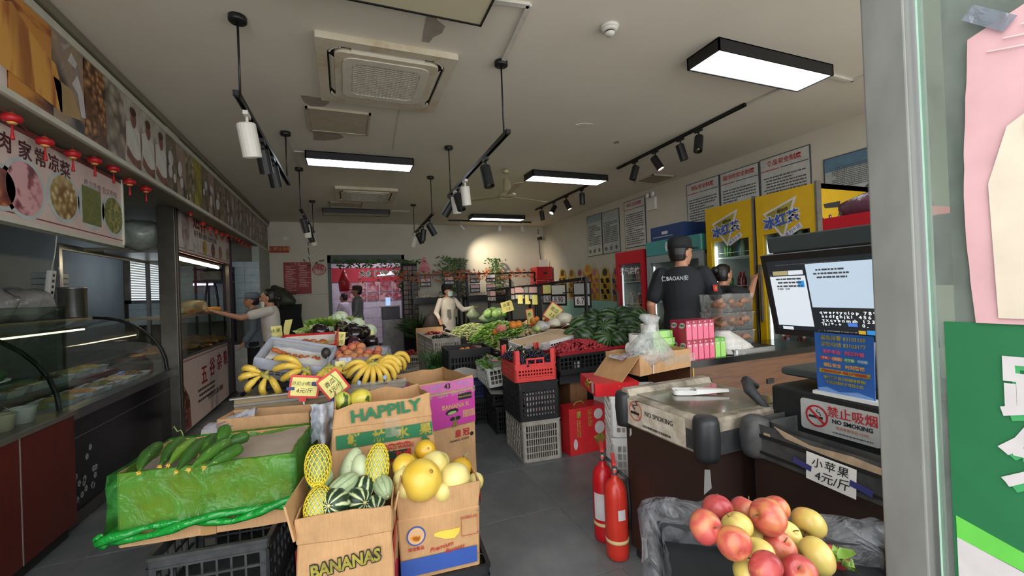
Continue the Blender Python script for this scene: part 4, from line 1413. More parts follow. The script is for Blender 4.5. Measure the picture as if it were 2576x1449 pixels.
def radial(name, dark, light, n=10, wob=.35, thin=.5, rough=.35, spec=.5, ax='Z', speck=None, bump=0):
 """stripes running pole to pole"""
 if name in _mc:
  return _mc[name]
 t = NT(name)
 v = t.co()
 sep = t.n('SeparateXYZ'); t.l(v, sep.inputs[0])
 a = t.n('Math'); a.operation = 'ARCTAN2'
 t.l(sep.outputs['Y'], a.inputs[0]); t.l(sep.outputs['X'], a.inputs[1])
 nz = t.noise(v, 16, 3, .6)
 s1 = t.n('Math'); s1.operation = 'MULTIPLY_ADD'; t.l(a.outputs[0], s1.inputs[0]); s1.inputs[1].default_value = n / (2 * PI)
 s0 = t.n('Math'); s0.operation = 'MULTIPLY'; t.l(nz, s0.inputs[0]); s0.inputs[1].default_value = wob
 t.l(s0.outputs[0], s1.inputs[2])
 fr_ = t.n('Math'); fr_.operation = 'PINGPONG'; t.l(s1.outputs[0], fr_.inputs[0]); fr_.inputs[1].default_value = .5
 c = t.ramp(fr_.outputs[0], [(max(thin * .5 - .07, 0), dark), (thin * .5 + .07, light)])
 if speck:
  c = t.mix(t.ramp(t.noise(v, 45, 2), [(.6, '000000'), (.66, 'ffffff')]), c, speck)
 t.base(c)
 t.set(rough, 0, spec)
 _mc[name] = t.m
 return t.m


def blotch(name, cols, scale=5, rough=.4, coat=0, speck=None, stretch=(1, 1, 1), dist=.8, sp=60, spt=.64, bump=0, detail=4):
 """skin of a fruit: soft mottling with optional specks"""
 if name in _mc:
  return _mc[name]
 t = NT(name)
 oi = t.n('ObjectInfo')
 tc = t.n('TexCoord'); mp = t.n('Mapping'); mp.inputs['Scale'].default_value = stretch
 t.l(tc.outputs['Object'], mp.inputs[0])
 va = t.n('VectorMath'); va.operation = 'ADD'; t.l(mp.outputs[0], va.inputs[0])
 sc_ = t.n('VectorMath'); sc_.operation = 'SCALE'; sc_.inputs[0].default_value = (7, 3, 5); t.l(oi.outputs['Random'], sc_.inputs['Scale'])
 t.l(sc_.outputs[0], va.inputs[1])
 f = t.noise(va.outputs[0], scale, detail, .6, dist)
 n = len(cols)
 c = t.ramp(f, [(.3 + .4 * i / max(n - 1, 1), q) for i, q in enumerate(cols)])
 if speck:
  c = t.mix(t.ramp(t.noise(va.outputs[0], sp, 2), [(spt, '000000'), (spt + .04, 'ffffff')]), c, speck)
 t.base(c)
 t.set(rough, 0, .5, coat)
 if bump:
  t.bump(t.noise(va.outputs[0], sp, 3), bump, .004)
 _mc[name] = t.m
 return t.m


M_STEM = mat('stem_brown', '6b5a34', .7, 0, .2)
M_STEMG = mat('stem_green', '7d9a4a', .6, 0, .2)


def place(o, p, rot=(0, 0, 0), s=1):
 o.location = p
 o.rotation_euler = rot
 o.scale = (s, s, s) if not isinstance(s, (tuple, list)) else s
 return o


def fruit(name, label, cat, me, parts, p, rot=(0, 0, 0), s=1, group=None):
 """a fruit whose body is one mesh and whose stem or net are parts"""
 o = put(name, me)
 place(o, p, rot, s)
 tag(o, label, cat, group)
 for nm, m2 in parts:
  put(nm, m2, o)
 return o


def towards(a, b_):
 """rotation that lays a fruit's z axis along a to b"""
 return (Vector(b_) - Vector(a)).to_track_quat('Z', 'Y').to_euler()


# meshes shared by the fruit
def melon_me(nm, m, rx=.075, rz=.08, n=20, lob=0, nl=10, dent=.1, egg=0):
 b = MB()
 pr = []
 for i in range(15):
  t = PI * i / 14
  z = -math.cos(t) * rz
  r = math.sin(t) * rx * (1 + egg * math.cos(t))
  if i in (0, 14):
   z *= (1 - dent)
  pr.append((max(r, .0005), z))
 b.lathe(pr, n if not lob else max(n, nl * 4), True, (lambda a, z: 1 + lob * math.cos(nl * a)) if lob else None)
 return b.mesh(nm, m)


def stem_me(m, r=.006, L=.02, z0=.07, bend=.01, flare=1.6):
 b = MB(); b.tube([(0, 0, z0 - .008), (0, 0, z0 + L * .4), (bend, 0, z0 + L)], [r * flare, r, r * .9], 7)
 return b.mesh('stem', m)


# ---------------------------------------------------------------- left front: cucumbers
crate('dusty black crate beneath the cucumber box, its front rim and side holes showing', (-.555, 2.42, .25), R(-6), .46, .46, .25, K_DUSTY, (7, 6), 3)
crate('lower black crate hidden below the cucumber stand', (-.555, 2.42, 0), R(-6), .46, .46, .25, K_DUSTY, (7, 6), 3)
cb = carton('brown carton half wrapped in a green bag, holding the cucumbers', (-.58, 2.545, .502), R(-7), .69, .46, [(0, 0, 0), (.1, 0, 0), (.22, 0, 0), (.32, 0, 0)], K_CARD2, 'cucumber_carton', rough=.004)
fprint(cb, FF(.0, -.2335, .06), rc_(-.03, .03, -.06, .12), mat('packing_tape', 'b38a5c', .3, 0, .05), .001, 'tape')
b = MB(); b.sheet(14, 8, lambda u, v: (-.335 + .67 * u, -.22 + .44 * v, .285 + .028 * u * u + .012 * noise.noise(Vector((u * 5, v * 5, 1)))))
b.build('filling', mat('kraft_sheet', 'b5a595', .85, 0, .08), cb)
M_GRBAG = film('green_bag', 'b8e296', '52b455', .2, .1, 9, 1, .03)
g = thing('green_bag', 'thin green plastic bag pulled over the cucumber carton', 'bag', (-.58, 2.545, .502), R(-7))
b = MB()
base = rect_pts(.36, .245, 14)
rg = []
for k, (z, off) in enumerate(((.275, -.028), (.318, -.02), (.328, -.004), (.322, .006), (.27, .012), (.2, .013), (.14, .016), (.1, .024))):
 row = []
 for i, (x, y) in enumerate(base):
  q = Vector((x * 9, y * 9, z * 12))
  n_ = noise.noise(q) * .009 + noise.noise(q * 2.7) * .004
  f = 1 + (off - .0 + n_) / .36
  sag = .03 * noise.noise(Vector((x * 4, y * 4, 2))) + .028 * (x / .36) if k > 5 else 0
  row.append((x * f, y * (1 + (off + n_) / .245), z + sag))
 rg.append(row)
b.rings(rg, False, False, True); b.build('sheet', M_GRBAG, g)
M_GRROLL = film('green_bag_roll', '57d06a', '1fa03c', .72, .2, 12, .9, .02)
for q in range(2):                                                   # gathered hem, two twisted folds
 pts = []
 for i, (x, y) in enumerate(base + base[:1]):
  sag = .03 * noise.noise(Vector((x * 4, y * 4, 2))) + .028 * (x / .36)
  tw = i * .55 + q * PI
  pts.append((x * (1.07 + .03 * math.cos(tw)), y * 1.1 + (.012 * math.cos(tw) * (1 if y > 0 else -1)), .085 + sag + .017 * math.sin(tw) + .01 * noise.noise(Vector((x * 11, y * 11, q)))))
 b = MB(); b.tube(pts, [.017 + .011 * noise.noise(Vector((i * .5, q, 0))) for i in range(len(pts))], 7)
 b.build('hem_fold', M_GRROLL, g)
M_CUC = blotch('cucumber_skin', ['24491a', '3a6a22', '578a2e'], 9, .42, 0, '9dbb62', (1, 1, .25), .5, 110, .68, .5)
M_CUCL = blotch('cucumber_skin_pale', ['3f6a22', '69962f', '93b546'], 9, .42, 0, 'b7cf7a', (1, 1, .25), .5, 110, .68, .5)


def cuc_me(L, r, bend, m, seed):
 b = MB()
 pts, rs = [], []
 for i in range(17):
  u = i / 16
  pts.append((bend * math.sin(PI * u), 0, L * (u - .5)))
  rs.append(max(.002, r * (min(1, math.sin(PI * min(u * 1.35, 1) * .5 + .12) if u < .5 else 1)) * (1 if u < .8 else math.sqrt(max(.0, 1 - ((u - .8) / .205) ** 2)))) if 0 < i < 16 else .004)
 b.tube(pts, rs, 18)
 jit(b, .0022, 55, seed)
 return b.mesh('cucumber', m)


def blossom_me(L):
 b = MB()
 r = random.Random(int(L * 999))
 for k in range(7):
  a = k * 2 * PI / 7
  d = Vector((math.cos(a) * .5, math.sin(a) * .5, -1)).normalized() * r.uniform(.014, .026)
  b.tube([(0, 0, -L / 2 + .004), Vector((0, 0, -L / 2)) + d * .6, Vector((0, 0, -L / 2)) + d], [.004, .003, .0006], 4)
 return b.mesh('blossom', mat('dry_blossom', 'd6b04a', .7, 0, .2))


cuc = [((352, 1186), (404, 1118), 0, .02, 'at the left end leaning on the green bag'), ((405, 1170), (460, 1104), 0, .01, 'second from the left, curly tendril above it'),
  ((428, 1166), (492, 1108), 1, .01, 'pale one third from the left'), ((447, 1183), (512, 1108), 0, .006, 'dark one in the middle front'),
  ((500, 1140), (541, 1100), 0, .006, 'short one behind the middle of the heap'), ((481, 1177), (576, 1108), 0, .004, 'longest one lying diagonally on top'),
  ((522, 1172), (607, 1126), 0, .006, 'frontmost one at the right side'), ((548, 1122), (562, 1080), 0, 0, 'one standing end up at the back'),
  ((560, 1122), (624, 1096), 0, .004, 'one at the right end farthest back'), ((470, 1150), (520, 1108), 1, .0, 'yellow green one buried in the heap')]
zc = [.855, .852, .862, .87, .868, .882, .858, .885, .862, .856]
for i, (a, e, pale, bend, lb) in enumerate(cuc):
 pa, pb = at(*a, Z=zc[i]), at(*e, Z=zc[i] + .015)
 if i == 7:
  pb = pa + Vector((.01, .1, .05))
 L = (pb - pa).length * (1.0 if i != 7 else 1.2) + .012
 o = fruit('cucumber', 'green cucumber, ' + lb, 'cucumber', cuc_me(L, .028, bend, M_CUCL if pale else M_CUC, i), [('blossom', blossom_me(L))], (pa + pb) / 2, towards(pa, pb), 1, 'cucumbers in the green bag')
b = MB()
p0 = at(462, 1102, Z=.87)
b.tube([p0 + Vector((.06 * (1 - u) * 0 - .035 * u, .02 * u, .005 + .05 * u + .016 * math.sin(u * 5))) for u in [i / 10 for i in range(11)]] + [p0 + Vector((-.045, .02, .062)), p0 + Vector((-.052, .02, .05))], .0028, 5)
tag(b.build('tendril', M_STEMG), 'curly pale green tendril above the cucumbers', 'tendril')
# behind the cucumbers
c2 = carton('plain brown carton behind the cucumbers, red dot on its front', (-.44, 3.0 - .08, .45), R(-12), .49, .2, [(0, 0, 0), (.2, 0, 0), (.435, 0, 0)], K_CARD2, rough=.003, seed=3)
fprint(c2, FF(-.03, -.103, .345), el(0, 0, .024, .02), I_RED)
b = MB(); b.sheet(18, 12, lambda u, v: (-.78 + .26 * u, 2.86 + .16 * v, .8 + .11 * math.sin(PI * v * .8) * (.35 + .65 * u) + .02 * noise.noise(Vector((u * 7, v * 6, 0)))))
for i, v in enumerate(b.v):
 pass
o = tag(b.build('printed_bag', film('silver_bag', 'dddddd', 'c9c7cc', .92, .3)), 'crumpled white printed plastic bag behind the cucumbers', 'bag')
lines(o, frame((-.62, 2.862, .86), (1, .1, .2), (-.2, .3, 1)), .16, .05, 3, mat('violet_print', '5d5a78'), 3)
b = MB(); b.sheet(14, 18, lambda u, v: (-.2 + .12 * u + .02 * noise.noise(Vector((u * 4, v * 5, 3))), 2.62 + .06 * math.sin(u * 9) * (.3 + v) + .03 * noise.noise(Vector((u * 6, v * 6, 1))), .96 - .22 * v))
tag(b.build('grey_bag', mat('grey_foil_bag', 'b9bcc4', .5, 0, .25, 14, .2)), 'crumpled grey plastic sheet hanging between the cucumber carton and the tall carton', 'bag')
crate('black crate supporting the plain carton behind the cucumbers', (-.44, 2.95, .2), R(-6), .5, .3, .248, K_DUSTY, (8, 5), 3)
crate('black crate on the floor below the plain carton', (-.44, 2.95, 0), R(-6), .5, .3, .198, K_DUSTY, (8, 5), 3)

# ---------------------------------------------------------------- banana carton with green gourds
K_TORN = mat('torn_card', 'd6b48c', .9)
crate('black crate beneath the BANANAS carton', (-.0, 2.03, .0), R(-9), .42, .36, .255, K_BLKPL, (8, 6), 4)
bn = carton('brown carton printed BANANAS, filled with pale green gourds', (-.0, 2.035, .258), R(-10), .36, .37, [(0, 0, 0), (.1, .003, .003), (.2, .004, .004), (.325, 0, 0), (.33, .004, .004), (.385, .006, .008), (.43, .004, .012)], K_CARD, 'carton', seed=5, rough=.006, rimj=.012, bulge=.006)
F = FF(0, -.199, 0)
txt(bn, 'BANANAS', .068, I_BLACK, F @ TR(0, .232, 0, 0, 0, R(7)), bold=.0065, sx=.86, shear=.12)
txt(bn, 'BANANAS', .068, I_YEL, F @ TR(0, .232, .0012, 0, 0, R(7)), bold=.0024, sx=.86, shear=.12)
fprint(bn, F, rc_(-.19, .19, .0, .048), I_BLUE)
txt(bn, '精选好果', .04, I_YEL, F @ TR(.05, .024, .001), bold=.001)
txt(bn, 'KEEP AT 58°F OF 13°C', .017, I_GREEN, F @ TR(.09, .105, 0, 0, 0, R(5)))
fprint(bn, F, [(x, y + .14) for x, y in el(-.005, 0, .052, .016, 18, R(5))], mat('handle_hole', '14150f', .9, 0, .3), 0, 'handle_hole')
for k in range(5):
 fprint(bn, F, [(x, y + .143) for x, y in el(-.035 + .018 * k, .0, .005, .011, 8)], mat('gourd_through_hole', '93a06a', .5), .0005)
for k in range(9):
 a = PI * (k + .5) / 9
 st = [((.0085 if j % 2 == 0 else .0035) * math.sin(j * PI / 5) - .12 + .075 * math.cos(a), (.0085 if j % 2 == 0 else .0035) * math.cos(j * PI / 5) + .05 + .062 * math.sin(a)) for j in range(10)]
 fprint(bn, F, st, I_BLACK, 0, 'star_print')
fprint(bn, F, el(-.12, .05, .045, .042), I_YEL, 0, 'emblem_print')
for sx in (-1, 1):
 F2 = frame((sx * .1855, 0, 0), (0, sx, 0), (0, 0, 1))
 fprint(bn, F2, rc_(-.18, .18, .04, .3), I_RED)
 fprint(bn, F2, rc_(-.18, .18, .0, .04), I_BLUE)
b = MB(); b.T = TR(-.19, -.1, .4, 0, R(-12), 0); b.box(-.004, .004, -.12, .16, -.05, .1); jit(b, .012, 9)
b.build('flap', K_CARD, bn)
b = MB(); b.T = TR(.2, .02, .42, 0, R(10), 0); b.box(-.003, .003, -.17, .17, -.03, .05); jit(b, .008, 9)
b.build('flap', K_CARD, bn)
M_GOURD = radial('pale_gourd', '7f9468', 'a4b48c', 10, .5, .25, .45, speck='8a9a70')
M_GOURDP = blotch('pale_squash', ['a3b184', 'b7c398', 'c8cfae'], 5, .45, 0, '7f9468')
M_GOURDS = radial('striped_gourd', '1d3320', 'c3cf9a', 9, .7, .68, .4, speck='2c4630')
M_NET = mat('yellow_foam_net', 'ecd43a', .7, 0, .08)
gm = {'g': melon_me('gourd', M_GOURD, .043, .088, 20, .012, 10), 'p': melon_me('gourd', M_GOURDP, .046, .09, 20, .008, 8), 's': melon_me('gourd', M_GOURDS, .062, .062, 24, .035, 10, .2), 't': melon_me('gourd', M_GOURDS, .048, .056, 20, .02, 9)}
gs = stem_me(mat('gourd_scar', 'd2c48c', .7), .006, .006, .084, 0)
gs2 = stem_me(mat('gourd_scar', 'd2c48c', .7), .007, .012, .05, .006)


def net_me(rx, rz, cut=1.0, n=16, m=12):
 """foam net: a diamond mesh drawn as thin strands"""
 b = MB()
 ring_ = lambda i: PI * (.06 + .88 * cut * i / m)
 P_ = lambda i, j: Vector((rx * math.sin(ring_(i)) * math.cos(2 * PI * (j + (i % 2) * .5) / n), rx * math.sin(ring_(i)) * math.sin(2 * PI * (j + (i % 2) * .5) / n), rz * math.cos(ring_(i))))
 for i in range(m):
  for j in range(n):
   a = P_(i, j)
   for dj in (0, 1):
    jj = j + (dj - 1 if i % 2 == 0 else dj)
    c = P_(i + 1, jj)
    b.tube([a, (a + c) / 2 * 1.012, c], .0021, 4)
 return b.mesh('foam_net', M_NET)


nets = net_me(.053, .1, .82)
gl = [('g', (800, 1165), (800, 1215), 'two-tone, netted top left', 1), ('p', (870, 1210), (895, 1140), 'palest one standing at the back', 0), ('p', (910, 1215), (905, 1150), 'upright one beside the palest', 0),
  ('p', (945, 1215), (952, 1140), 'tall one at the right in a torn net', 2), ('g', (835, 1245), (885, 1205), 'leaning one in the middle of the box', 0), ('g', (955, 1200), (975, 1250), 'one at the right corner with its tip towards us', 0),
  ('g', (800, 1220), (820, 1195), 'small dull one below the top net', 0), ('p', (795, 1300), (805, 1245), 'netted one at the front left corner', 1)]
for i, (k, a, e, lb, net) in enumerate(gl):
 ya = [2.02, 2.12, 2.08, 2.05, 1.97, 1.96, 2.02, 1.9][i]
 pa, pb = at(*a, Y=ya), at(*e, Y=ya + (.0 if i in (0, 5) else .06))
 c = (pa + pb) / 2
 q = towards(pa, pb)
 if i == 0:
  q = towards(pa + Vector((0, .1, .05)), pb + Vector((0, -.05, 0))); c = at(800, 1168, Y=2.04)
 if i == 5:
  q = towards(Vector((0, .1, .03)), Vector((.02, 0, 0))); c = at(965, 1225, Y=2.0)
 pt = [('stem_scar', gs)] + ([('foam_net', nets)] if net else [])
 fruit('gourd', 'pale green gourd, ' + lb, 'gourd', gm[k], pt, c, q, (1, 1, (1, 1, .8, 1.1, .95, .8, .7, .8)[i]), 'gourds in the BANANAS carton')
for i, (k, px, y, rot, s, lb) in enumerate((('s', (842, 1268), 1.93, (R(70), 0, R(-25)), 1, 'dark striped gourd at the front centre, stem towards us'), ('s', (900, 1262), 1.97, (R(80), 0, R(30)), .95, 'dark striped gourd right of the centre in front'),
           ('t', (912, 1230), 2.02, (R(-40), R(20), 0), 1.05, 'smaller dark striped gourd above the front ones'), ('t', (945, 1272), 1.95, (R(90), R(20), 0), .9, 'dark striped gourd half hidden at the right front'))):
 fruit('gourd', lb, 'gourd', gm[k], [('stem_scar', gs2)], at(*px, Y=y), rot, s, 'striped gourds in the BANANAS carton')
bx('filling', K_CARD2, bn, -.17, .17, -.17, .17, .1, .235)

# ---------------------------------------------------------------- yellow melons
crate('black crate beneath the carton of yellow melons', (.39, 2.13, 0), R(-5), .44, .36, .262, K_BLKPL, (8, 6), 4)
ym = carton('brown carton with a blue band, filled with yellow melons', (.385, 2.15, .264), R(-4), .36, .37, [(0, 0, 0), (.12, .004, .004), (.27, .008, .006), (.275, .005, .002), (.34, .012, .004), (.39, .016, .006)], K_CARD, seed=11, rough=.006, rimj=.014, bulge=.008)
F = FF(0, -.2, 0)
fprint(ym, F, rc_(-.182, .165, .025, .1), I_BLUE)
fprint(ym, F, [(.02, .16), (.06, .155), (.085, .175), (.09, .2), (.05, .198), (.0, .2), (-.03, .195), (-.03, .182)], mat('melon_through_hole', 'e2c04a', .5), 0, 'handle_hole')
txt(ym, 'Premium', .03, I_RED, F @ TR(.0, .128, 0, 0, 0, R(7)), shear=.35)
txt(ym, 'Bananas', .028, I_RED, F @ TR(.06, .108, 0.0008, 0, 0, R(7)), shear=.35)
fprint(ym, F, el(-.11, .2, .042, .043, 24), I_BLUE, 0, 'emblem_print')
fprint(ym, F, el(-.11, .2, .036, .037, 24), mat('emblem_sand', 'cfa77c'), .0006, 'emblem_print')
for k in range(3):
 a0 = R(200 + 14 * k)
 fprint(ym, F, [(-.105 + (.034 - .006 * k) * math.cos(a0 + t * .18), .208 + (.034 - .004 * k) * math.sin(a0 + t * .18)) for t in range(9)] + [(-.1 + (.022 - .005 * k) * math.cos(a0 + t * .18), .214 + (.022 - .004 * k) * math.sin(a0 + t * .18)) for t in range(8, -1, -1)], mat('print_orange', 'd98a2e'), .0012, 'emblem_print')
txt(ym, '恒佳蕉品', .018, I_RED, F @ TR(-.112, .142, 0))
for seg in (rc_(.095, .172, .235, .2365), rc_(.095, .172, .155, .1565), rc_(.095, .0965, .155, .236), rc_(.1705, .172, .155, .236)):
 fprint(ym, F, seg, I_RED)
txt(ym, 'NET WEIGHT: 18 KG', .009, I_RED, F @ TR(.133, .242, 0))
for sx in (-1, 1):
 F2 = frame((sx * .1985, 0, 0), (0, sx, 0), (0, 0, 1))
 fprint(ym, F2, rc_(-.17, .17, .285, .335), I_RED)
 fprint(ym, F2, rc_(-.17, .17, .275, .285), I_BLUE)
for k in range(3):
 b = MB(); b.T = F @ TR(.178, .06 + .1 * k, .002, 0, 0, R(-30)); b.box(-.012, .012, -.001, .001, 0, .002); b.build('staple', K_STEELD, ym)
M_YM = blotch('yellow_melon', ['c99a1e', 'dbb53a', 'e5c95e'], 4, .38, .15, None, (1, 1, 1), .6)
M_YMP = blotch('pale_yellow_melon', ['d6c266', 'e0d084', 'e8dca0'], 4, .4, .1, None, (1, 1, 1), .6)
ymm = [melon_me('yellow_melon', M_YM, .068, .066, 22, .006, 7, .12), melon_me('yellow_melon', M_YMP, .067, .075, 22, .006, 9, .1)]
yst = [stem_me(mat('melon_scar', 'a5803a', .7), .009, .004, .058, 0, 1.2), stem_me(M_STEMG, .0035, .035, .068, .012)]
yl = [((1070, 1133), 2.17, .78, 0, 'topmost one, deep yellow', (R(60), R(20), 0)), ((1018, 1172), 2.1, .85, 0, 'deep yellow one at the left rim, scar towards us', (R(75), 0, R(-10))), ((1060, 1225 - 18), 2.0, 1.38, 0, 'biggest one at the front centre', (R(40), R(35), 0)),
  ((1142, 1203), 2.03, 1.06, 1, 'large pale one at the front right, scar to the right', (R(20), R(70), 0)), ((1090, 1172), 2.1, 1.0, 1, 'pale one behind the biggest', (R(30), R(40), R(30))), ((1022, 1205), 2.05, .9, 1, 'pale one left of the biggest with a brown scar', (R(80), R(-30), 0)),
  ((1160, 1178), 2.14, .82, 0, 'deep yellow one with a curved stem at the right back', (R(-20), R(30), 0)), ((1195, 1212), 2.06, .62, 1, 'small pale one at the right rim', (R(20), R(30), 0)), ((1050, 1165), 2.2, .8, 0, 'deep yellow one hidden at the back left', (R(60), 0, 0)),
  ((1112, 1238), 1.98, .6, 1, 'sliver of a pale one between the two front melons', (0, 0, 0)), ((1015, 1232), 2.0, .62, 1, 'small pale one low at the left front', (R(50), 0, 0)), ((1108, 1165), 2.2, .75, 1, 'pale one at the back centre', (0, 0, 0))]
for px, y, s, k, lb, rot in yl:
 fruit('yellow_melon', 'yellow melon, ' + lb, 'melon', ymm[k], [('stem', yst[1 if 'stem' in lb else 0])], at(*px, Y=y), rot, s, 'yellow melons in the carton')
bx('filling', K_CARD2, ym, -.17, .17, -.17, .17, .1, .225)

# ---------------------------------------------------------------- HAPPILY carton with speckled melons
crate('black crate beneath the tall HAPPILY carton', (.17, 2.53, 0), 0, .46, .32, .3, K_BLKPL, (9, 6), 4)
crate('upper black crate beneath the tall HAPPILY carton', (.17, 2.53, .302), 0, .46, .32, .2, K_BLKPL, (9, 6), 3)
hp = carton('tall brown carton printed HAPPILY with a green band, speckled melons inside', (.17, 2.52, .504), R(1), .5, .32, [(0, .03, .0), (.12, .02, .003), (.25, .012, .004), (.375, .0, .0), (.38, .003, .003), (.43, -.003, .004), (.49, -.006, .006)], K_CARD, seed=21, rough=.008, rimj=.018, bulge=.006)
F = FF(0, -.176, 0)
txt(hp, 'HAPPILY', .085, I_GREEN, F @ TR(.01, .437, -.001, 0, 0, R(3)), bold=.003, sx=1.12)
fprint(hp, F, rc_(-.24, .25, .275, .345), I_GREEN)
for k, ch in enumerate('鲜林水果'):
 txt(hp, ch, .066, I_YEL, F @ TR(-.155 + .122 * k, .308, .001), bold=.0025)
txt(hp, 'XIANG JIAO WANG', .026, I_RED, F @ TR(.03, .238, 0), bold=.0004)
fprint(hp, F, rc_(-.07, .13, .165, .222), I_RED)
fprint(hp, F, [(-.07, .252)] + [(-.07 + .02 * k, .256 + .006 * (k % 2)) for k in range(11)] + [(.13, .252)], I_RED)
txt(hp, '香蕉王', .056, mat('print_ink_green', '1f3d2a'), F @ TR(.03, .193, .001), bold=.002)


def banana_print(o, F, cx, cy, s, flip=1):
 for k in range(4):
  x = cx + flip * s * (.022 * k - .03)
  pl = [(x + flip * s * (.03 - .014 * k), cy + s * .06), (x + flip * s * (.035 - .012 * k), cy + s * .055), (x + flip * s * (.02 - .01 * k), cy + s * .01), (x + flip * s * (-.005 - .006 * k), cy - s * .05), (x + flip * s * (-.025), cy - s * .06), (x + flip * s * (-.03), cy - s * .045), (x + flip * s * (-.012), cy + s * .0)]
  fprint(o, F, pl, I_BLACK, 0, 'banana_print')
  c = (sum(p[0] for p in pl) / 7, sum(p[1] for p in pl) / 7)
  fprint(o, F, [(c[0] + (p[0] - c[0]) * .86, c[1] + (p[1] - c[1]) * .94) for p in pl], I_YEL, .0006, 'banana_print')
 fprint(o, F, el(cx + flip * s * .005, cy + s * .066, s * .018, s * .01, 10), I_GREEN, .0012, 'banana_print')


banana_print(hp, F, .2, .205, .9); banana_print(hp, F, -.15, .18, .8, -1)
b = MB(); b.sheet(6, 6, lambda u, v: (.0 + .08 * u, -.184 - .004 * math.sin(7 * u + 4 * v), .3 + .1 * v)); b.build('tape', film('clear_tape', 'ffffff', 'cfc4b0', .18, .08), hp)
M_SPK = blotch('speckled_melon', ['c9b43a', 'd9c94e', 'c9c24a'], 5, .4, .1, '3f5a24', (1, 1, .5), .4, 24, .56)
M_SPKG = blotch('speckled_melon_green', ['8fa43a', 'b3b84a', 'c9c95a'], 5, .4, .1, '3f5a24', (1, 1, .5), .4, 26, .55)
sm = [melon_me('speckled_melon', M_SPK, .058, .068, 22, .012, 9), melon_me('speckled_melon', M_SPKG, .044, .05, 20, .012, 9)]
vine = MB(); vine.tube([(0, 0, .045), (.005, .0, .07), (-.02, .01, .12), (-.07, .0, .17), (-.12, -.01, .175)], [.006, .0035, .003, .003, .002], 6)
vine = vine.mesh('stem', M_STEMG)
fruit('speckled_melon', 'yellow melon with dark green specks in the HAPPILY carton', 'melon', sm[0], [('stem_scar', gs2)], at(905, 1005, Y=2.55), (R(30), R(55), 0), 1, 'speckled melons')
fruit('speckled_melon', 'smaller greenish speckled melon with a long curling stem in the HAPPILY carton', 'melon', sm[1], [('stem', vine)], at(862, 1008, Y=2.52), (R(-15), 0, R(10)), 1, 'speckled melons')
bx('filling', K_CARD2, hp, -.24, .24, -.15, .15, .2, .4)

# ---------------------------------------------------------------- pink carton on the plain one
crate('black crate on the floor beneath the two stacked fruit cartons', (.585, 3.16, 0), R(14), .4, .46, .2, K_BLKPL, (8, 8), 3)
hg = carton('plain brown carton with red characters below the pink one', (.575, 3.17, .202), R(14), .44, .5, [(0, 0, 0), (.2, 0, 0), (.415, 0, 0)], K_CARD2, seed=31, rough=.003)
F = FF(0, -.254, 0)
for k, ch in enumerate('皇冠'):
 txt(hg, ch, .055, I_RED, F @ TR(.075 + .065 * k, .355, 0), bold=.001)
txt(hg, 'HUANG GUAN', .022, I_BLACK, F @ TR(.085, .313, 0))
b = MB(); b.T = F @ TR(.185, .335, 0); b.prism(el(0, 0, .014, .014, 16), 0, .001); b.build('hole', M_DARK, hg)
pk = carton('bright pink banana carton with sunglasses print and a hand hole', (.575, 3.16, .62), R(14), .43, .5, [(0, 0, 0), (.1, .002, 0), (.235, 0, 0), (.24, -.004, 0), (.31, -.004, .004), (.325, -.004, .004)], K_CARD, seed=33, rough=.005, rimj=.01)
F = FF(0, -.2555, 0)
fprint(pk, F, rc_(-.21, .215, .005, .235), I_MAGENTA)
fprint(pk, F @ TR(0, 0, .002), rc_(-.2, .21, .252, .318), mat('print_pink_flap', 'c06aa0', .5, 0, .12, 8))
F3 = frame((.2195, 0, 0), (0, 1, 0), (0, 0, 1))
fprint(pk, F3, rc_(-.24, .24, .01, .235), I_MAGENTA)
F4 = frame((-.2195, 0, 0), (0, -1, 0), (0, 0, 1))
fprint(pk, F4, rc_(-.24, .24, .01, .31), I_MAGENTA)
txt(pk, '43', .05, I_BLACK, F @ TR(.0, .286, .004), bold=.001)
for cx, cy in ((.1, .3), (.15, .285), (-.1, .29), (-.06, .305)):
 fprint(pk, F @ TR(0, 0, .004), el(cx, cy, .018, .008, 12, .5), mat('print_lilac', '9a7fae'))
txt(pk, 'BANANA K', .042, K_CARD, F @ TR(.06, .14, .001), bold=.0015)
fprint(pk, F, rc_(.08, .19, .175, .22), I_BLACK, .001)
txt(pk, 'Natural Delici', .02, K_CARD, F @ TR(.135, .198, .0025))
fprint(pk, F, el(.03, .105, .05, .02, 18, .1), M_DARK, .001, 'handle_hole')
fprint(pk, F, el(.03, .098, .035, .011, 12, .1), mat('gourd_through_hole', '93a06a'), .002)
for r_, row in enumerate(('4567', '89CL')):
 for k, ch in enumerate(row):
  fprint(pk, F, rc_(.115 + .0245 * k, .137 + .0245 * k, .075 - .026 * r_, .098 - .026 * r_), K_CARD, .001)
  txt(pk, ch, .02, I_MAGENTA, F @ TR(.126 + .0245 * k, .0865 - .026 * r_, .002))
banana_print(pk, F @ TR(0, 0, .001), .06, .03, .55)
for cx in (.03, .075):
 fprint(pk, F, el(cx, .055, .02, .013, 14, .15), I_BLACK, .003, 'sunglasses_print')
b = MB(); b.sheet(8, 3, lambda u, v: (-.2 + .42 * u, -.2575 - .002 * math.sin(20 * u), .215 + .045 * v)); b.build('tape', film('clear_tape', 'ffffff', 'cfc4b0', .18, .08), pk)
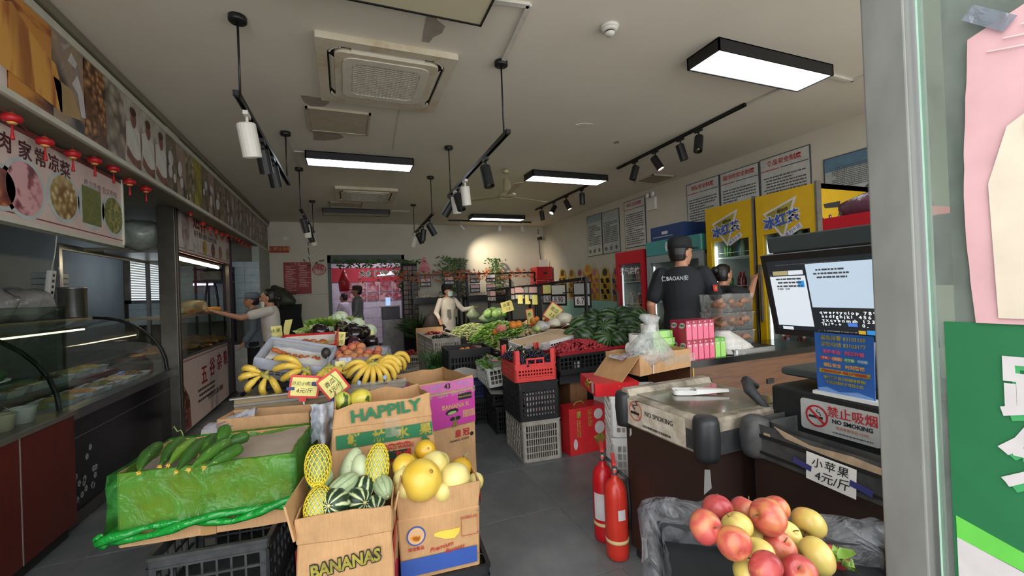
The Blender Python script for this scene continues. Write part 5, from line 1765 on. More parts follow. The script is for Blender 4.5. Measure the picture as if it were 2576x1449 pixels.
# ---------------------------------------------------------------- steel stand with bananas and fruit behind the cartons
st = thing('display_stand', 'low steel stand with a wooden front board carrying the bananas and fruit', 'stand', (-.14, 3.06, 0), R(-2))
b = MB(); b.box(-.52, .52, 0, 1.95, .90, .915); b.build('top', K_STEELD, st)
b = MB(); b.box(-.52, .52, .012, .03, .86, .945); b.build('front_board', wood('stand_board', '7d6a4e', '94805f', 2, (1, 8, 8), .6), st)
b = MB(); b.box(-.545, .54, -.03, -.01, .815, .87); b.box(-.545, .54, -.03, .03, .812, .818); b.build('front_rail', K_STEEL, st)
b = MB(); b.box(-.54, .53, -.004, .034, .945, .953); b.build('edge_trim', K_STEEL, st)
for x in (-.5, .48):
 for y in (.03, 1.88):
  b = MB(); b.box(x, x + .03, y, y + .03, 0, .9); b.build('leg', K_STEELD, st)
b = MB(); b.box(-.5, .5, .05, 1.9, .3, .315); b.build('lower_shelf', K_STEELD, st)
b = MB(); b.sheet(12, 3, lambda u, v: (.1 + .42 * u, -.006 - .004 * math.sin(17 * u), .86 + .11 * v)); b.build('clear_wrap', film('clear_wrap', 'ffffff', 'cfcfc8', .25, .08), st)

M_BAN = None


def m_banana():
 t = NT('banana_skin')
 v = t.co()
 f = t.noise(v, 9, 4, .6)
 c = t.ramp(f, [(.3, 'd3a432'), (.55, 'e2bb45'), (.75, 'e9cb62')])
 t.base(t.mix(t.ramp(t.noise(v, 55, 2), [(.68, '000000'), (.72, 'ffffff')]), c, '6b4a1c'))
 t.set(.42)
 return t.m


M_BAN = m_banana()
M_BTIP = mat('banana_tip', '4b3a1e', .7)
M_BNECK = mat('banana_neck', 'a9a04a', .5)


def banana_me(L, r, bulge, drop=.35, seed=0):
 """one finger from the crown: goes out along x, bulges to -y"""
 b = MB()
 pts, rs = [], []
 n = 16
 for i in range(n + 1):
  u = i / n
  pts.append((L * (u - .12 * u * u), -bulge * math.sin(PI * (u ** .85)), .02 * math.sin(PI * u)))
  e = .34 + .66 * min(1, u / .22) if u < .22 else (1 if u < .78 else max(.3, 1 - ((u - .78) / .22) ** 2 * .75))
  rs.append(r * e)
 b.tube(pts, rs, 10)
 for i, v in enumerate(b.v):
  k = i % 10
  ring_c = Vector(pts[min(i // 10, n)])
  b.v[i] = ring_c + (v - ring_c) * (1.07 if k % 2 == 0 else .96)
 return b.mesh('banana', M_BAN)


def tip_me(L, bulge):
 b = MB(); b.tube([(L * .875, -.004, 0), (L * .9, .002, 0), (L * .915, .006, 0)], [.006, .0055, .004], 6)
 return b.mesh('banana_tip', M_BTIP)


def hand(label, loc, rot, fingers, L=.2, r=.0195, bulge=.05, s=1):
 """fingers: (angle in degrees from pointing down, y shift, length factor, tilt)"""
 o = thing('banana_bunch', label, 'bananas', loc, 0, 'banana bunches on the steel stand')
 o.rotation_euler = rot
 o.scale = (s, s, s)
 me, tp = banana_me(L, r, bulge), tip_me(L, bulge)
 for a, dy, lf, tl in fingers:
  M = Matrix.Translation((.035 * math.sin(R(a)), dy, 0)) @ Matrix.Rotation(R(90 - a), 4, 'Y') @ Matrix.Rotation(R(tl), 4, 'X') @ Matrix.Diagonal((lf, 1, 1, 1))
  f_ = put('banana', me, o, None, M)
  put('banana_tip', tp, f_)
 b = MB(); b.tube([(-.045, .0, -.012), (-.02, -.012, .004), (.02, -.012, .004), (.045, 0, -.012)], [.01, .016, .016, .01], 8); b.tube([(0, -.008, 0), (0, .0, .02), (0, .012, .035)], [.014, .011, .009], 7)
 b.build('crown', M_BNECK, o)
 return o


Z0 = .955
h4 = hand('broad hand of bananas fanned out at the right end of the stand, small blue stickers', at(938, 917, Y=3.22) + Vector((0, 0, .0)), (R(-8), 0, R(-4)), [(a, .0, 1 if abs(a) < 50 else .95, -a * .75) for a in (-82, -62, -42, -24, -7, 10, 26, 44, 62, 80)] + [(-70, .05, 1, 60), (70, .05, 1, -60), (-30, .05, 1, 0), (34, .05, 1, 0)], .2, .0185, .055)
for px, py in ((907, 968), (971, 954)):
 p = at(px, py, Y=3.105) - h4.location
 b = MB(); b.T = Matrix.Translation(p) @ Matrix.Rotation(R(75), 4, 'X'); b.prism(el(0, 0, .012, .016, 14), 0, .002); b.build('sticker', mat('sticker_blue', '8fa9d6', .4), h4)
hand('bananas with a raised stem behind the broad hand at the right', at(975, 900, Y=3.45), (R(-10), 0, R(10)), [(a, 0, 1, -a * .8) for a in (-75, -48, -18, 12, 40, 66)], .17, .019, .05)
hand('small bunch at the left end of the stand, three fingers curling towards the left', at(668, 945, Y=3.28), (R(5), R(25), R(-35)), [(-72, 0, .85, 60), (-50, -.02, .9, 40), (-20, -.03, .85, 10), (20, 0, .85, 0), (48, .02, .9, -30)], .19, .021, .06)
hand('long bananas hanging left of the yellow price cards', at(770, 933, Y=3.27), (R(0), R(38), R(-10)), [(-75, 0, 1.15, 65), (-52, .012, 1.15, 50), (-28, .02, 1.0, 30), (0, .01, .9, 0)], .19, .022, .06)
hand('bananas mostly hidden behind the two price cards', at(828, 925, Y=3.3), (R(0), 0, R(5)), [(a, 0, .95, 0) for a in (-60, -32, -6, 22, 50)], .18, .02, .05)


def price_card(label, p, rz, tilt, lines_, base=None, w=.15, h=.115, red=True, s=1, ink=None, name='price_card'):
 """card in a red clip holder; p is the card centre, faces the street"""
 o = thing(name, label, 'price card', p, rz, 'price cards', 0, tilt, s)
 if red:
  b = MB(); b.T = frame((0, .004, 0), (1, 0, 0), (0, 0, 1)); b.prism(rrect(w / 2 + .012, h / 2 + .014, .014, 3), -.004, 0); b.build('holder', K_RED, o)
 b = MB(); b.T = frame((0, 0, 0), (1, 0, 0), (0, 0, 1)); b.prism(rrect(w / 2, h / 2, .004, 1), -.001, .001); b.build('card', K_YPAPER, o)
 for k, (s_, sz, yy) in enumerate(lines_):
  txt(o, s_, sz, ink or K_INK, frame((-.01 + .012 * k, -.001, yy), (1, 0, .04), (0, 0, 1)), name='handwriting', shear=.15)
 if base is not None:
  b = MB(); d = Vector(base)
  b.tube([(0, .006, -h / 2 - .01), d * .45 + Vector((0, .0, -h / 2)), d + Vector((0, 0, -h / 2))], .005, 6); b.build('stem', K_WHITEPL, o)
  b = MB(); b.cb(d + Vector((0, 0, -h / 2 - .018)), (.024, .02, .05)); b.cb((0, .004, -h / 2 - .02), (.04, .014, .03)); b.build('clip', K_RED, o)
 return o


pc = price_card('yellow price card reading 贝贝小南瓜 in a red holder with a long clip', at(766, 973, Y=3.0), R(4), R(10), [('贝贝小南瓜', .027, .018), ('4元/斤', .034, -.026)], (.025, 0, -.1))
b = MB(); b.T = frame((.06, -.002, .02), (1, 0, 0), (0, 0, 1)); b.prism(rc_(-.02, .035, -.012, .012), 0, .001); b.build('tape', mat('navy_tape', '3a3f7a', .3), pc)
b = MB(); b.T = frame((-.08, -.002, -.015), (1, 0, .1), (0, 0, 1)); b.prism(rc_(-.02, .025, -.01, .01), 0, .001); b.build('tape', mat('navy_tape', '3a3f7a', .3), pc)
pc = price_card('crooked yellow price card reading 香瓜 in a red holder', at(838, 968, Y=2.96), R(2), R(-33), [('香瓜', .036, .02), ('3元/斤', .034, -.024)], (.03, 0, -.03), .125, .13)
b = MB(); b.T = frame((-.02, .004, -.08), (1, 0, 0), (0, 0, 1)); b.prism(rc_(-.05, .03, -.012, .012), 0, .001); b.build('tape', mat('navy_tape', '3a3f7a', .3), pc)

# crate lined with a grey towel
K_GREYCR = mat('grey_crate', 'a7a9ab', .5, 0, .1)
cl = crate('grey lattice crate draped with a grey towel, propped up on the left of the stand', (-.36, 3.56, 1.02), R(-7), .44, .3, .15, K_GREYCR, (9, 6), 3, rx=R(22), ry=R(13), band=.03)
M_TOWEL = mat('grey_towel', 'a3a7b4', .95, 0, .1, 40, .25)
b = MB()
base = rect_pts(.222, .152, 8)
rg = []
for z, off in ((.06, -.02), (.11, -.012), (.15, -.006), (.164, .004), (.16, .016), (.13, .02), (.085, .022)):
 rg.append([(x * (1 + off / .222) + .006 * noise.noise(Vector((x * 9, y * 9, z * 20))), y * (1 + off / .152) + .006 * noise.noise(Vector((x * 11, y * 9, z * 15 + 3))), z + .014 * noise.noise(Vector((x * 8, y * 8, 5))) * (1 if z < .1 else .4)) for x, y in base])
b.rings(rg, False, False); b.build('towel', M_TOWEL, cl)
b = MB(); b.sheet(10, 8, lambda u, v: (-.2 + .4 * u, -.13 + .26 * v, .1 + .02 * noise.noise(Vector((u * 5, v * 5, 2))))); b.build('liner', mat('white_liner', 'dcd9d2', .8, 0, .08), cl)
o = cl
for i in range(9):
 px, py = [(692, 882), (703, 886), (715, 889), (728, 893), (742, 896), (757, 898), (772, 900), (790, 901), (800, 905)][i]
 b = MB(); b.tube([(-.024, 0, 0), (-.018, 0, .002), (0, .004, .004), (.02, 0, .002), (.026, 0, 0)], [.003, .014, .016, .013, .003], 8)
 q = tag(b.build('dried_fruit', mat('dried_orange', 'b5602a', .5, 0, .25, 30)), 'small wrinkled orange fruit in the towel lined crate, %s from the left' % ordn[i], 'fruit', 'orange fruit in the towel lined crate')
 place(q, at(px, py, Y=3.52 + .004 * i), (0, R(14), R(30 * i)), 1.1 if i in (0, 8) else .9)
b = MB(); b.ball((0, 0, 0), .034, .034, .042)
q = tag(b.build('avocado', mat('avocado_skin', '2a2420', .5, 0, .2, 20)), 'dark oval fruit at the right corner of the towel lined crate', 'fruit'); q.location = at(820, 888, Y=3.5)
crate('dark crate supporting the towel lined crate', (-.36, 3.6, .918), R(-7), .42, .3, .1, K_BLKPL, (9, 6), 2)
# red gift tray with netted peaches
gt = carton('red gift box opened like a tray, peaches in yellow nets inside', at(780, 876, Y=3.98) - Vector((0, 0, .06)), R(-4), .42, .28, [(0, 0, 0), (.06, 0, 0), (.13, 0, 0)], mat('gift_white', 'ddd8d2', .5), 'gift_box', rx=R(14))
for nm, bq in (('red_edge', (-.222, .222, -.155, -.142, .095, .14)), ('red_edge', (-.222, .222, .142, .155, .095, .145)), ('red_edge', (-.225, -.21, -.155, .155, .095, .145)), ('red_edge', (.21, .225, -.155, .155, .05, .17))):
 b = MB(); b.box(*bq); b.build(nm, mat('gift_red', 'c8242a', .35), gt)
b = MB(); b.box(-.2, .2, -.14, .14, .06, .08); b.build('padding', mat('cream_padding', 'ead9b4', .8), gt)
M_PEACH = blotch('peach_skin', ['d2a862', 'c46a4c', 'a02f36'], 3.6, .6, 0, 'e8c98a', (1, 1, 1), 1.2, 70, .68)


def peach():
 b = MB()
 pr = []
 for i in range(13):
  t = PI * i / 12
  z = -math.cos(t) * .034 + (.004 if i == 0 else 0) - (.008 if i == 12 else 0)
  pr.append((max(math.sin(t) * .038, .0005), z))
 b.lathe(pr, 20, True, lambda a, z: 1 - .06 * math.exp(-(a - PI) ** 2 * 9))
 return b.mesh('peach', M_PEACH)


PM = peach()
pst = stem_me(M_STEM, .004, .004, .026, 0)
nmesh = net_me(.041, .04, .6, 14, 7)
for i, (px, py, dy) in enumerate(((758, 866, 0), (788, 862, .06), (800, 868, .0), (812, 862, .08), (770, 862, .08))):
 fruit('peach', 'peach in a yellow foam cup in the gift tray, %s from left' % ['first', 'third', 'fourth', 'fifth', 'second'][i], 'peach', PM, [('stem', pst), ('foam_net', nmesh)], at(px, py, Y=3.9 + dy), (R(180 if i % 2 else 150), 0, i), .95, 'peaches in the gift tray')
crate('black crate lifting the gift tray above the stand', (-.24, 3.98, .918), R(-4), .42, .3, .17, K_BLKPL, (9, 6), 3)
# peaches in a lined crate
pb = crate('grey crate lined with clear plastic, heaped with loose peaches', (.1, 3.62, .96), R(-5), .46, .3, .12, K_GREYCR, (9, 6), 2, band=.03, rx=R(8))
b = MB()
base = rect_pts(.22, .145, 10)
b.rings([[(x * (1 + off / .22) + .008 * noise.noise(Vector((x * 12, y * 12, z * 30))), y * (1 + off / .145) + .008 * noise.noise(Vector((x * 13, y * 9, z * 20 + 3))), z + .02 * noise.noise(Vector((x * 13, y * 13, 4)))) for x, y in base] for z, off in ((.05, -.02), (.13, -.006), (.155, .012), (.1, .022), (.03, .026))], False, False)
b.build('plastic_liner', film('clear_liner', 'eef0f4', 'c4c6d2', .42, .12), pb)
crate('black crate lifting the peach crate above the stand', (.1, 3.66, .918), R(-5), .44, .28, .06, K_BLKPL, (9, 6), 1, band=.03)
pe = [(848, 893, .02), (864, 879, .12), (884, 874, .16), (896, 869, .22), (908, 874, .18), (877, 891, .05), (904, 885, .1), (927, 888, .08), (950, 882, .14), (920, 899, .0), (949, 893, .04), (890, 899, -.02), (856, 900, -.02), (873, 902, -.04), (906, 903, -.05), (937, 902, -.02)]
adj = ['pale', 'rosy', 'yellow and red', 'deep red', 'blushed', 'brownish', 'freckled', 'half red', 'orange', 'dull red', 'bright red', 'yellow', 'dark', 'small pale', 'rosy front', 'golden']
for i, (px, py, dy) in enumerate(pe):
 fruit('peach', '%s peach, lined crate, %s row, %s from left' % (adj[i], 'front' if dy < .03 else 'middle' if dy < .13 else 'back', ordn[[0, 0, 1, 2, 3, 0, 1, 2, 4, 3, 3, 2, 0, 1, 3, 4][i]]), 'peach', PM, [('stem', pst)], at(px, py, Y=3.6 + dy), (rnd.uniform(-1.2, 1.2), rnd.uniform(-.6, 1), rnd.uniform(0, 6)), rnd.uniform(.95, 1.12), 'loose peaches in the lined crate')
bx('padding', K_PAPER, pb, -.21, .21, -.13, .13, .02, .07)
o = thing('wrapped_packet', 'blue and white wrapped packet with a yellow tag on the bananas', 'packet', at(868, 911, Y=3.36), R(8))
b = MB(); b.bbox(-.045, .045, -.02, .02, -.03, .035, .012); jit(b, .006, 30); b.build('packet', photo('packet_print', 'd9dade', ['2a3a7a', 'd5d8e2', '2a3a7a'], 18, 'noise', .3), o)
b = MB(); b.T = frame((-.04, -.024, -.015), (1, 0, 0), (0, 0, 1)); b.prism(rc_(-.03, .035, -.035, .03), 0, .002); b.build('tag', K_YPAPER, o)
txt(o, '斤', .03, K_INK, frame((-.03, -.027, -.02), (1, 0, 0), (0, 0, 1)), name='handwriting')
# round eggplants
M_EGG = mat('eggplant_skin', '1c0f16', .16, 0, .3, 4, 0, .5)
M_EGGP = mat('eggplant_skin_purple', '3a1626', .18, 0, .3, 4, 0, .5)
eme = melon_me('eggplant', M_EGG, .07, .072, 22, 0, 10, .08, .06)
eme2 = melon_me('eggplant', M_EGGP, .065, .068, 22, 0, 10, .08, .06)
b = MB()
for k in range(5):
 a = 2 * PI * k / 5
 c_, s_ = math.cos(a), math.sin(a)
 b.add([(0, 0, .078), (.03 * c_ - .014 * s_, .03 * s_ + .014 * c_, .07), (.05 * c_, .05 * s_, .058), (.03 * c_ + .014 * s_, .03 * s_ - .014 * c_, .07)], [(0, 1, 2, 3)])
b.tube([(0, 0, .07), (0, 0, .09), (.006, 0, .105)], [.012, .01, .009], 7)
cal = b.mesh('calyx', mat('calyx_green', '4b4a2c', .6, 0, .2))
eg = [(805, 836, 4.2, 1.15, 0, 'large one at the far left lying on its side'), (860, 825, 4.35, 1.0, 0, 'topmost one in the middle'), (888, 827, 4.45, .9, 0, 'one behind the topmost'), (893, 842, 4.2, 1.05, 0, 'one in the middle with a soft sheen'), (915, 836, 4.32, .95, 0, 'brownish one right of the middle'),
  (934, 859, 4.05, .85, 0, 'one at the right end next to the wire basket'), (892, 862, 4.02, .85, 1, 'purple red one low in front'), (840, 850, 4.15, .95, 0, 'one behind the small yellow tag'), (868, 852, 4.12, .9, 0, 'shadowed one between the heap and the tag')]
for i, (px, py, y, s, k, lb) in enumerate(eg):
 fruit('eggplant', 'round black eggplant, ' + lb if not k else 'round eggplant, ' + lb, 'eggplant', eme2 if k else eme, [('calyx', cal)], at(px, py, Y=y), (R(rnd.uniform(60, 130)), R(rnd.uniform(-50, 50)), rnd.uniform(0, 6)), s, 'round eggplants')
crate('black crate under the heap of eggplants', (.02, 4.3, .918), 0, .62, .34, .16, K_BLKPL, (10, 6), 2)
# pale cabbages and greens
M_CAB = blotch('pale_cabbage', ['b3c69a', 'cdd8b8', 'dfe6cd'], 4, .5, 0, '9db384', (1, 1, 1), .7, 40, .62, .2)
cm = melon_me('cabbage', M_CAB, .085, .078, 22, .01, 6, .1)
lf = MB()
for k in range(5):
 a0 = 2 * PI * k / 5
 lf.sheet(5, 5, lambda u, v: (.089 * math.sin(.35 + 1.9 * v) * math.cos(a0 + 1.5 * (u - .5) * (1.1 - .5 * v)), .089 * math.sin(.35 + 1.9 * v) * math.sin(a0 + 1.5 * (u - .5) * (1.1 - .5 * v)), -.083 * math.cos(.35 + 1.9 * v)))
leafm = lf.mesh('outer_leaves', M_CAB)
for px, py, y, s, lb in ((854, 801, 4.72, 1.0, 'topmost pale round cabbage at the back of the stand'), (898, 817, 4.66, .95, 'pale cabbage right of the topmost one'), (927, 833, 4.55, .95, 'pale cabbage at the right behind the eggplants'), (795, 832, 4.5, .85, 'pale cabbage at the left behind the largest eggplant'), (832, 835, 4.52, .75, 'small pale green cabbage between the greens and the eggplants'), (868, 818, 4.6, .8, 'pale cabbage half hidden behind the top eggplant')):
 fruit('cabbage', lb, 'cabbage', cm, [('outer_leaves', leafm)], at(px, py, Y=y), (rnd.uniform(-.4, .4), rnd.uniform(-.4, .4), rnd.uniform(0, 6)), s, 'pale cabbages')
crate('black crate under the cabbages', (-.05, 4.72, .918), 0, .66, .34, .2, K_BLKPL, (10, 6), 2)
M_LEAF = blotch('leaf_green', ['4a7a24', '7da23a', 'b3c95a'], 7, .5, 0)


def greens(name, label, cat, loc, rad, hgt, n, m, seed, wl=(.03, .07), up=.6, stem=None, group=None):
 """bundle of leaves"""
 o = thing(name, label, cat, loc, 0, group)
 r = random.Random(seed)
 b = MB()
 for i in range(n):
  a, q = r.uniform(0, 2 * PI), r.random() ** .5
  base = Vector((rad * q * math.cos(a), rad * q * math.sin(a), hgt * r.uniform(.0, .6)))
  d = Vector((math.cos(a) * q, math.sin(a) * q, up + r.uniform(0, .5))).normalized()
  L, w_ = r.uniform(.5, 1) * hgt, r.uniform(*wl) * .5
  s_ = d.cross(Vector((r.uniform(-1, 1), r.uniform(-1, 1), .2))).normalized() * w_
  nrm = d.cross(s_).normalized() * w_ * .5
  p1, p2, p3 = base + d * L * .35, base + d * L * .75, base + d * L + Vector((math.cos(a), math.sin(a), -.6)) * L * .12
  b.add([base, p1 - s_ + nrm, p1, p1 + s_ + nrm, p2 - s_ * .9 + nrm, p2, p2 + s_ * .9 + nrm, p3], [(0, 2, 1), (0, 3, 2), (1, 2, 5, 4), (2, 3, 6, 5), (4, 5, 7), (5, 6, 7)], True)
 b.build('leaves', m, o, 'stuff')
 b = MB()
 for i in range(max(6, n // 10)):
  a = r.uniform(0, 2 * PI); q = r.random() ** .5 * .8
  b.tube([(rad * q * math.cos(a), rad * q * math.sin(a), 0), (rad * q * .8 * math.cos(a), rad * q * .8 * math.sin(a), hgt * .5)], [.007, .004], 5)
 b.build('stalks', stem or M_STEMG, o, 'stuff')
 return o


greens('lettuce', 'bright curly green lettuce on top of the cabbages at the left', 'vegetable', at(818, 826, Y=4.66) - Vector((0, 0, .02)), .12, .1, 380, M_LEAF, 5, (.02, .05), up=.6)
greens('lettuce', 'pale green leaves spilling at the left end behind the eggplants', 'vegetable', at(785, 846, Y=4.45) - Vector((0, 0, .02)), .08, .1, 110, blotch('leaf_pale', ['8aa84a', 'a9c26a', 'cfdc98'], 7, .5, 0), 9, up=.4)
greens('lettuce', 'yellow green leaves between the two upper cabbages', 'vegetable', at(880, 812, Y=4.7) - Vector((0, 0, .04)), .07, .09, 90, blotch('leaf_pale', ['8aa84a', 'a9c26a', 'cfdc98'], 7, .5, 0), 11, up=.5)
price_card('small yellow price card leaning on the eggplants', at(855, 852, Y=4.0), R(6), R(8), [('茄子', .04, .02), ('3元', .035, -.03)], None, .085, .12, False)
price_card('small yellow price card low among the cabbages at the right', at(928, 842, Y=4.3), R(-4), R(-4), [('3元', .035, 0)], None, .085, .06, False)
price_card('yellow price card hanging at the hip of the woman in white', at(697, 841, Y=4.3), R(3), R(-3), [('水果', .04, .03), ('5元', .04, -.035)], (.02, .02, -.12), .085, .15, False)
o = thing('folded_card', 'yellow price card seen almost edge on behind the red gift tray', 'price card', at(726, 830, Y=4.2), R(72))
b = MB(); b.sheet(4, 6, lambda u, v: (-.05 + .1 * u, .02 * math.sin(3 * v + u), -.11 + .2 * v)); b.build('card', K_YPAPER, o)
b = MB(); b.tube([(0, 0, -.1), (.0, .01, -.2), (0, 0, -.26)], .004, 6); b.build('stem', K_WHITEPL, o)
o = thing('wire_basket', 'small chrome wire basket at the right end of the stand', 'basket', (.27, 4.15, .94), R(-6))
b = MB()
for z in (0, .06, .12):
 b.tube([(x, y, z) for x, y in rrect(.09, .13, .03, 4)] + [(.09 - .03, -.13, z)], .003, 5)
b.build('ring_wires', K_STEEL, o, 'stuff')
b = MB()
for x, y in rrect(.09, .13, .03, 4):
 b.tube([(x, y, 0), (x, y, .12)], .002, 4)
b.build('upright_wires', K_STEEL, o, 'stuff')
# ---------------------------------------------------------------- crates along the aisle
G1 = None
crate('dirty white lattice crate on the floor at the front of the aisle stack', (1.64, 3.78, 0), R(-5), .37, .55, .372, K_GREYPL, (14, 8), 5, bar=.008, band=.04)
crate('black crate with red and white packets showing, between the white and the red crate', (1.625, 3.77, .375), R(-5), .385, .55, .345, K_BLKPL, (11, 12), 5, bar=.014, band=.07)
for i in range(4):
 b = MB(); b.bbox(-.16, .16, -.05, .05, 0, .11, .02); jit(b, .01, 12, i)
 o = tag(b.build('packet_bag', photo('packet_red', 'dcdad6', ['e8e6e2', 'd9d4d0', 'c23b40'], 9, 'noise', .35)), 'white and red bag against the front holes of the black aisle crate, %s' % ('lower left', 'lower right', 'upper left', 'upper right')[i], 'bag')
 o.location = (1.55 + .15 * (i % 2), 3.545 + .0 * i, .39 + .12 * (i // 2)); o.scale = (.46, .5, 1)
rcx = crate('red plastic crate with tall corner posts, full of dark grapes', (1.61, 3.76, .723), R(-6), .395, .5, .16, K_RED, (12, 9), 3, bar=.012, band=.05)
for sx in (-1, 1):
 for sy in (-1, 1):
  b = MB()
  for dx, dy in ((.05, .014), (.014, .05)):
   x0, x1, y0, y1 = sx * .197, sx * (.197 - dx), sy * .25, sy * (.25 - dy)
   b.box(min(x0, x1), max(x0, x1), min(y0, y1), max(y0, y1), .15, .285)
  b.build('corner_pillar', K_RED, rcx)
for sy in (-1, 1):
 b = MB()
 yy = sy * .25
 ys = sorted((yy, yy - sy * .012))
 b.box(-.085, -.07, ys[0], ys[1], .155, .2); b.box(.07, .085, ys[0], ys[1], .155, .2); b.box(-.085, .085, ys[0], ys[1], .195, .21); b.box(-.006, .006, ys[0], ys[1], .155, .2)
 b.build('handle', K_RED, rcx)
b = MB(); r = random.Random(5)
gm_ = MB(); gm_.ball((0, 0, 0), .0125, n=8, m=6)
M_GRAPE = blotch('grape_skin', ['15131f', '242036', '3a3850'], 8, .35, 0)
gme = gm_.mesh('grape', M_GRAPE)
for k in range(9):                                                   # bunches, each with its own grapes
 cx, cy = 1.61 + (-.12 + .12 * (k % 3)), 3.76 + (-.16 + .155 * (k // 3))
 o = thing('grape_bunch', 'bunch of dark grapes in the red crate, %s row from the street, %s' % (('first', 'second', 'third')[k // 3], ('left', 'middle', 'right')[k % 3]), 'grapes', (cx, cy, .885 + .02 * (k % 2) + .015 * (k // 3)), 0, 'grapes in the red crate')
 r = random.Random(k)
 for i in range(84):
  a, q, h = r.uniform(0, 2 * PI), r.random() ** .5, r.random()
  rr = .092 * (1 - .4 * h)
  put('grape', gme, o, None, TR(rr * q * math.cos(a), rr * 1.1 * q * math.sin(a), .055 * h * (1.2 - q) * 1.6 - .02, 0, 0, 0, r.uniform(.85, 1.1)))
 b = MB(); b.tube([(0, 0, .0), (.01, -.02, .06), (.03, -.05, .085), (.02, -.08, .075)], [.003, .003, .0025, .002], 5); b.build('stem', M_STEMG, o)
o = thing('handwoven_handle', 'knotted pale string lying on the grapes', 'string', (1.5, 3.88, .96))
b = MB(); b.tube([(-.04, 0, 0), (0, .01, .05), (.03, .0, .0), (0, -.02, .01), (-.03, 0, .0), (.05, .02, .005)], .004, 5); b.build('string', K_PAPER, o)
tgr = [('two tags behind the grapes, left one', (1322, 896)), ('two tags behind the grapes, right one', (1347, 897))]
for lb, px in tgr:
 price_card('yellow price card standing in the grape crate, ' + lb, at(*px, Y=3.86), R(-8), R(6), [('葡萄', .03, .02), ('8元', .03, -.03)], None, .06, .11, False)
# second stack: white crate with greens, black crates below
crate('black crate on the floor, second in the aisle row', (1.68, 4.62, 0), R(-5), .36, .52, .29, K_BLKPL, (12, 12), 4, bar=.012)
crate('black crate carrying the white crate of greens', (1.66, 4.66, .292), R(-5), .36, .5, .2, K_BLKPL, (10, 10), 3, bar=.012)
o = thing('paper_sheet', 'grey sheet of packing paper hanging out below the white crate', 'paper', (1.64, 4.6, .495), R(-5))
b = MB(); b.sheet(8, 6, lambda u, v: (-.2 + .4 * u, -.3 + .55 * v, .004 - (.09 * (1 - v) ** 2 if v < .5 else 0) * (.5 + .5 * u))); b.build('sheet', mat('packing_paper', 'b5b3ae', .8, 0, .1), o)
wc = crate('white crate holding bagged greens', (1.6, 4.6, .53), R(-5), .36, .55, .21, K_WHITEPL, (7, 7), 3, bar=.008, band=.03, ry=R(-6))
for i, (x, y) in enumerate(((1.52, 4.42), (1.66, 4.45), (1.55, 4.6), (1.68, 4.65), (1.56, 4.78))):
 greens('bagged_greens', 'bagged leafy greens in the white aisle crate, %s' % ('left front', 'right front', 'left middle', 'right middle', 'at the back')[i], 'vegetable', (x, y, .66), .08, .12, 60, blotch('greens_mid', ['3f6a2a', '6a9440', '93b562'], 7, .5), 20 + i, up=.3)
 b = MB(); b.ball((0, 0, 0), .09, .1, .06, 14, 8); jit(b, .03, 12, i)
 o = tag(b.build('clear_bag', film('veg_bag', 'f4f6f6', 'd0d4d6', .25, .1, 20)), 'clear bag with pink print over the greens, %s' % ('left front', 'right front', 'left middle', 'right middle', 'at the back')[i], 'bag', 'clear bags in the white aisle crate')
 o.location = (x, y, .74)
 b = MB(); b.T = TR(x - .02, y - .03, .795, .2, .1, i); b.bbox(-.04, .04, -.02, .02, 0, .003, .004); o2 = tag(b.build('pink_label', mat('label_pink', 'cf4f8c', .4)), 'pink label on the bag of greens, %s' % ('left front', 'right front', 'left middle', 'right middle', 'at the back')[i], 'label')
# third stack
crate('tall black crate by the aisle holding bags of red fruit', (1.44, 5.36, .42), R(-3), .56, .5, .43, K_BLKPL, (12, 10), 4, bar=.02, band=.09)
crate('black crate on the floor under the crate with red fruit bags', (1.44, 5.36, 0), R(-3), .54, .5, .41, K_BLKPL, (12, 10), 4, bar=.014)
crate('dark blue crate in the aisle row below the white crate', (1.46, 5.0 - .06, .3), R(-5), .2, .22, .2, mat('blue_crate', '1f2d5c', .45, 0, .1), (7, 6), 3)
crate('black crate below the dark blue one', (1.46, 4.94, .0), R(-5), .22, .24, .298, K_BLKPL, (7, 6), 4)
b = MB(); b.sheet(8, 8, lambda u, v: (1.2 + .3 * u, 5.07 - .02 * math.sin(8 * u) - .015 * v, .62 - .2 * v * (1 - .4 * u) + .02 * math.sin(5 * u)))
tag(b.build('white_cloth', mat('rag_white', 'cfcbc2', .9, 0, .1)), 'white plastic cloth tucked over the edge of the black aisle crates', 'cloth')
b = MB(); b.box(-.2, .2, -.2, .2, 0, .05); jit(b, .02, 9); o = tag(b.build('red_bag', mat('red_bag', 'b3252a', .35, 0, .2, 12)), 'shiny red bag lining the tall black aisle crate', 'bag'); o.location = (1.4, 5.36, .74)
OR_ = mat('orange_peel', 'd9822a', .45, 0, .12, 30, .2)
ome = melon_me('orange', OR_, .036, .034, 16, 0, 8, .05)
for i, (x, y) in enumerate(((1.36, 5.26), (1.44, 5.3))):
 fruit('orange', 'orange on the red bag in the black aisle crate, %s' % ('left', 'right')[i], 'fruit', ome, [('stem_scar', stem_me(M_STEMG, .004, .003, .03, 0))], (x, y, .82), (0, 0, i))
b = MB(); b.ball((0, 0, 0), .08, .07, .045, 14, 8); jit(b, .02, 15); o = tag(b.build('net_bag', mat('dark_red_net', '5a2428', .6, 0, .4, 40)), 'dark red mesh bag in the black aisle crate', 'bag'); o.location = (1.56, 5.32, .82)
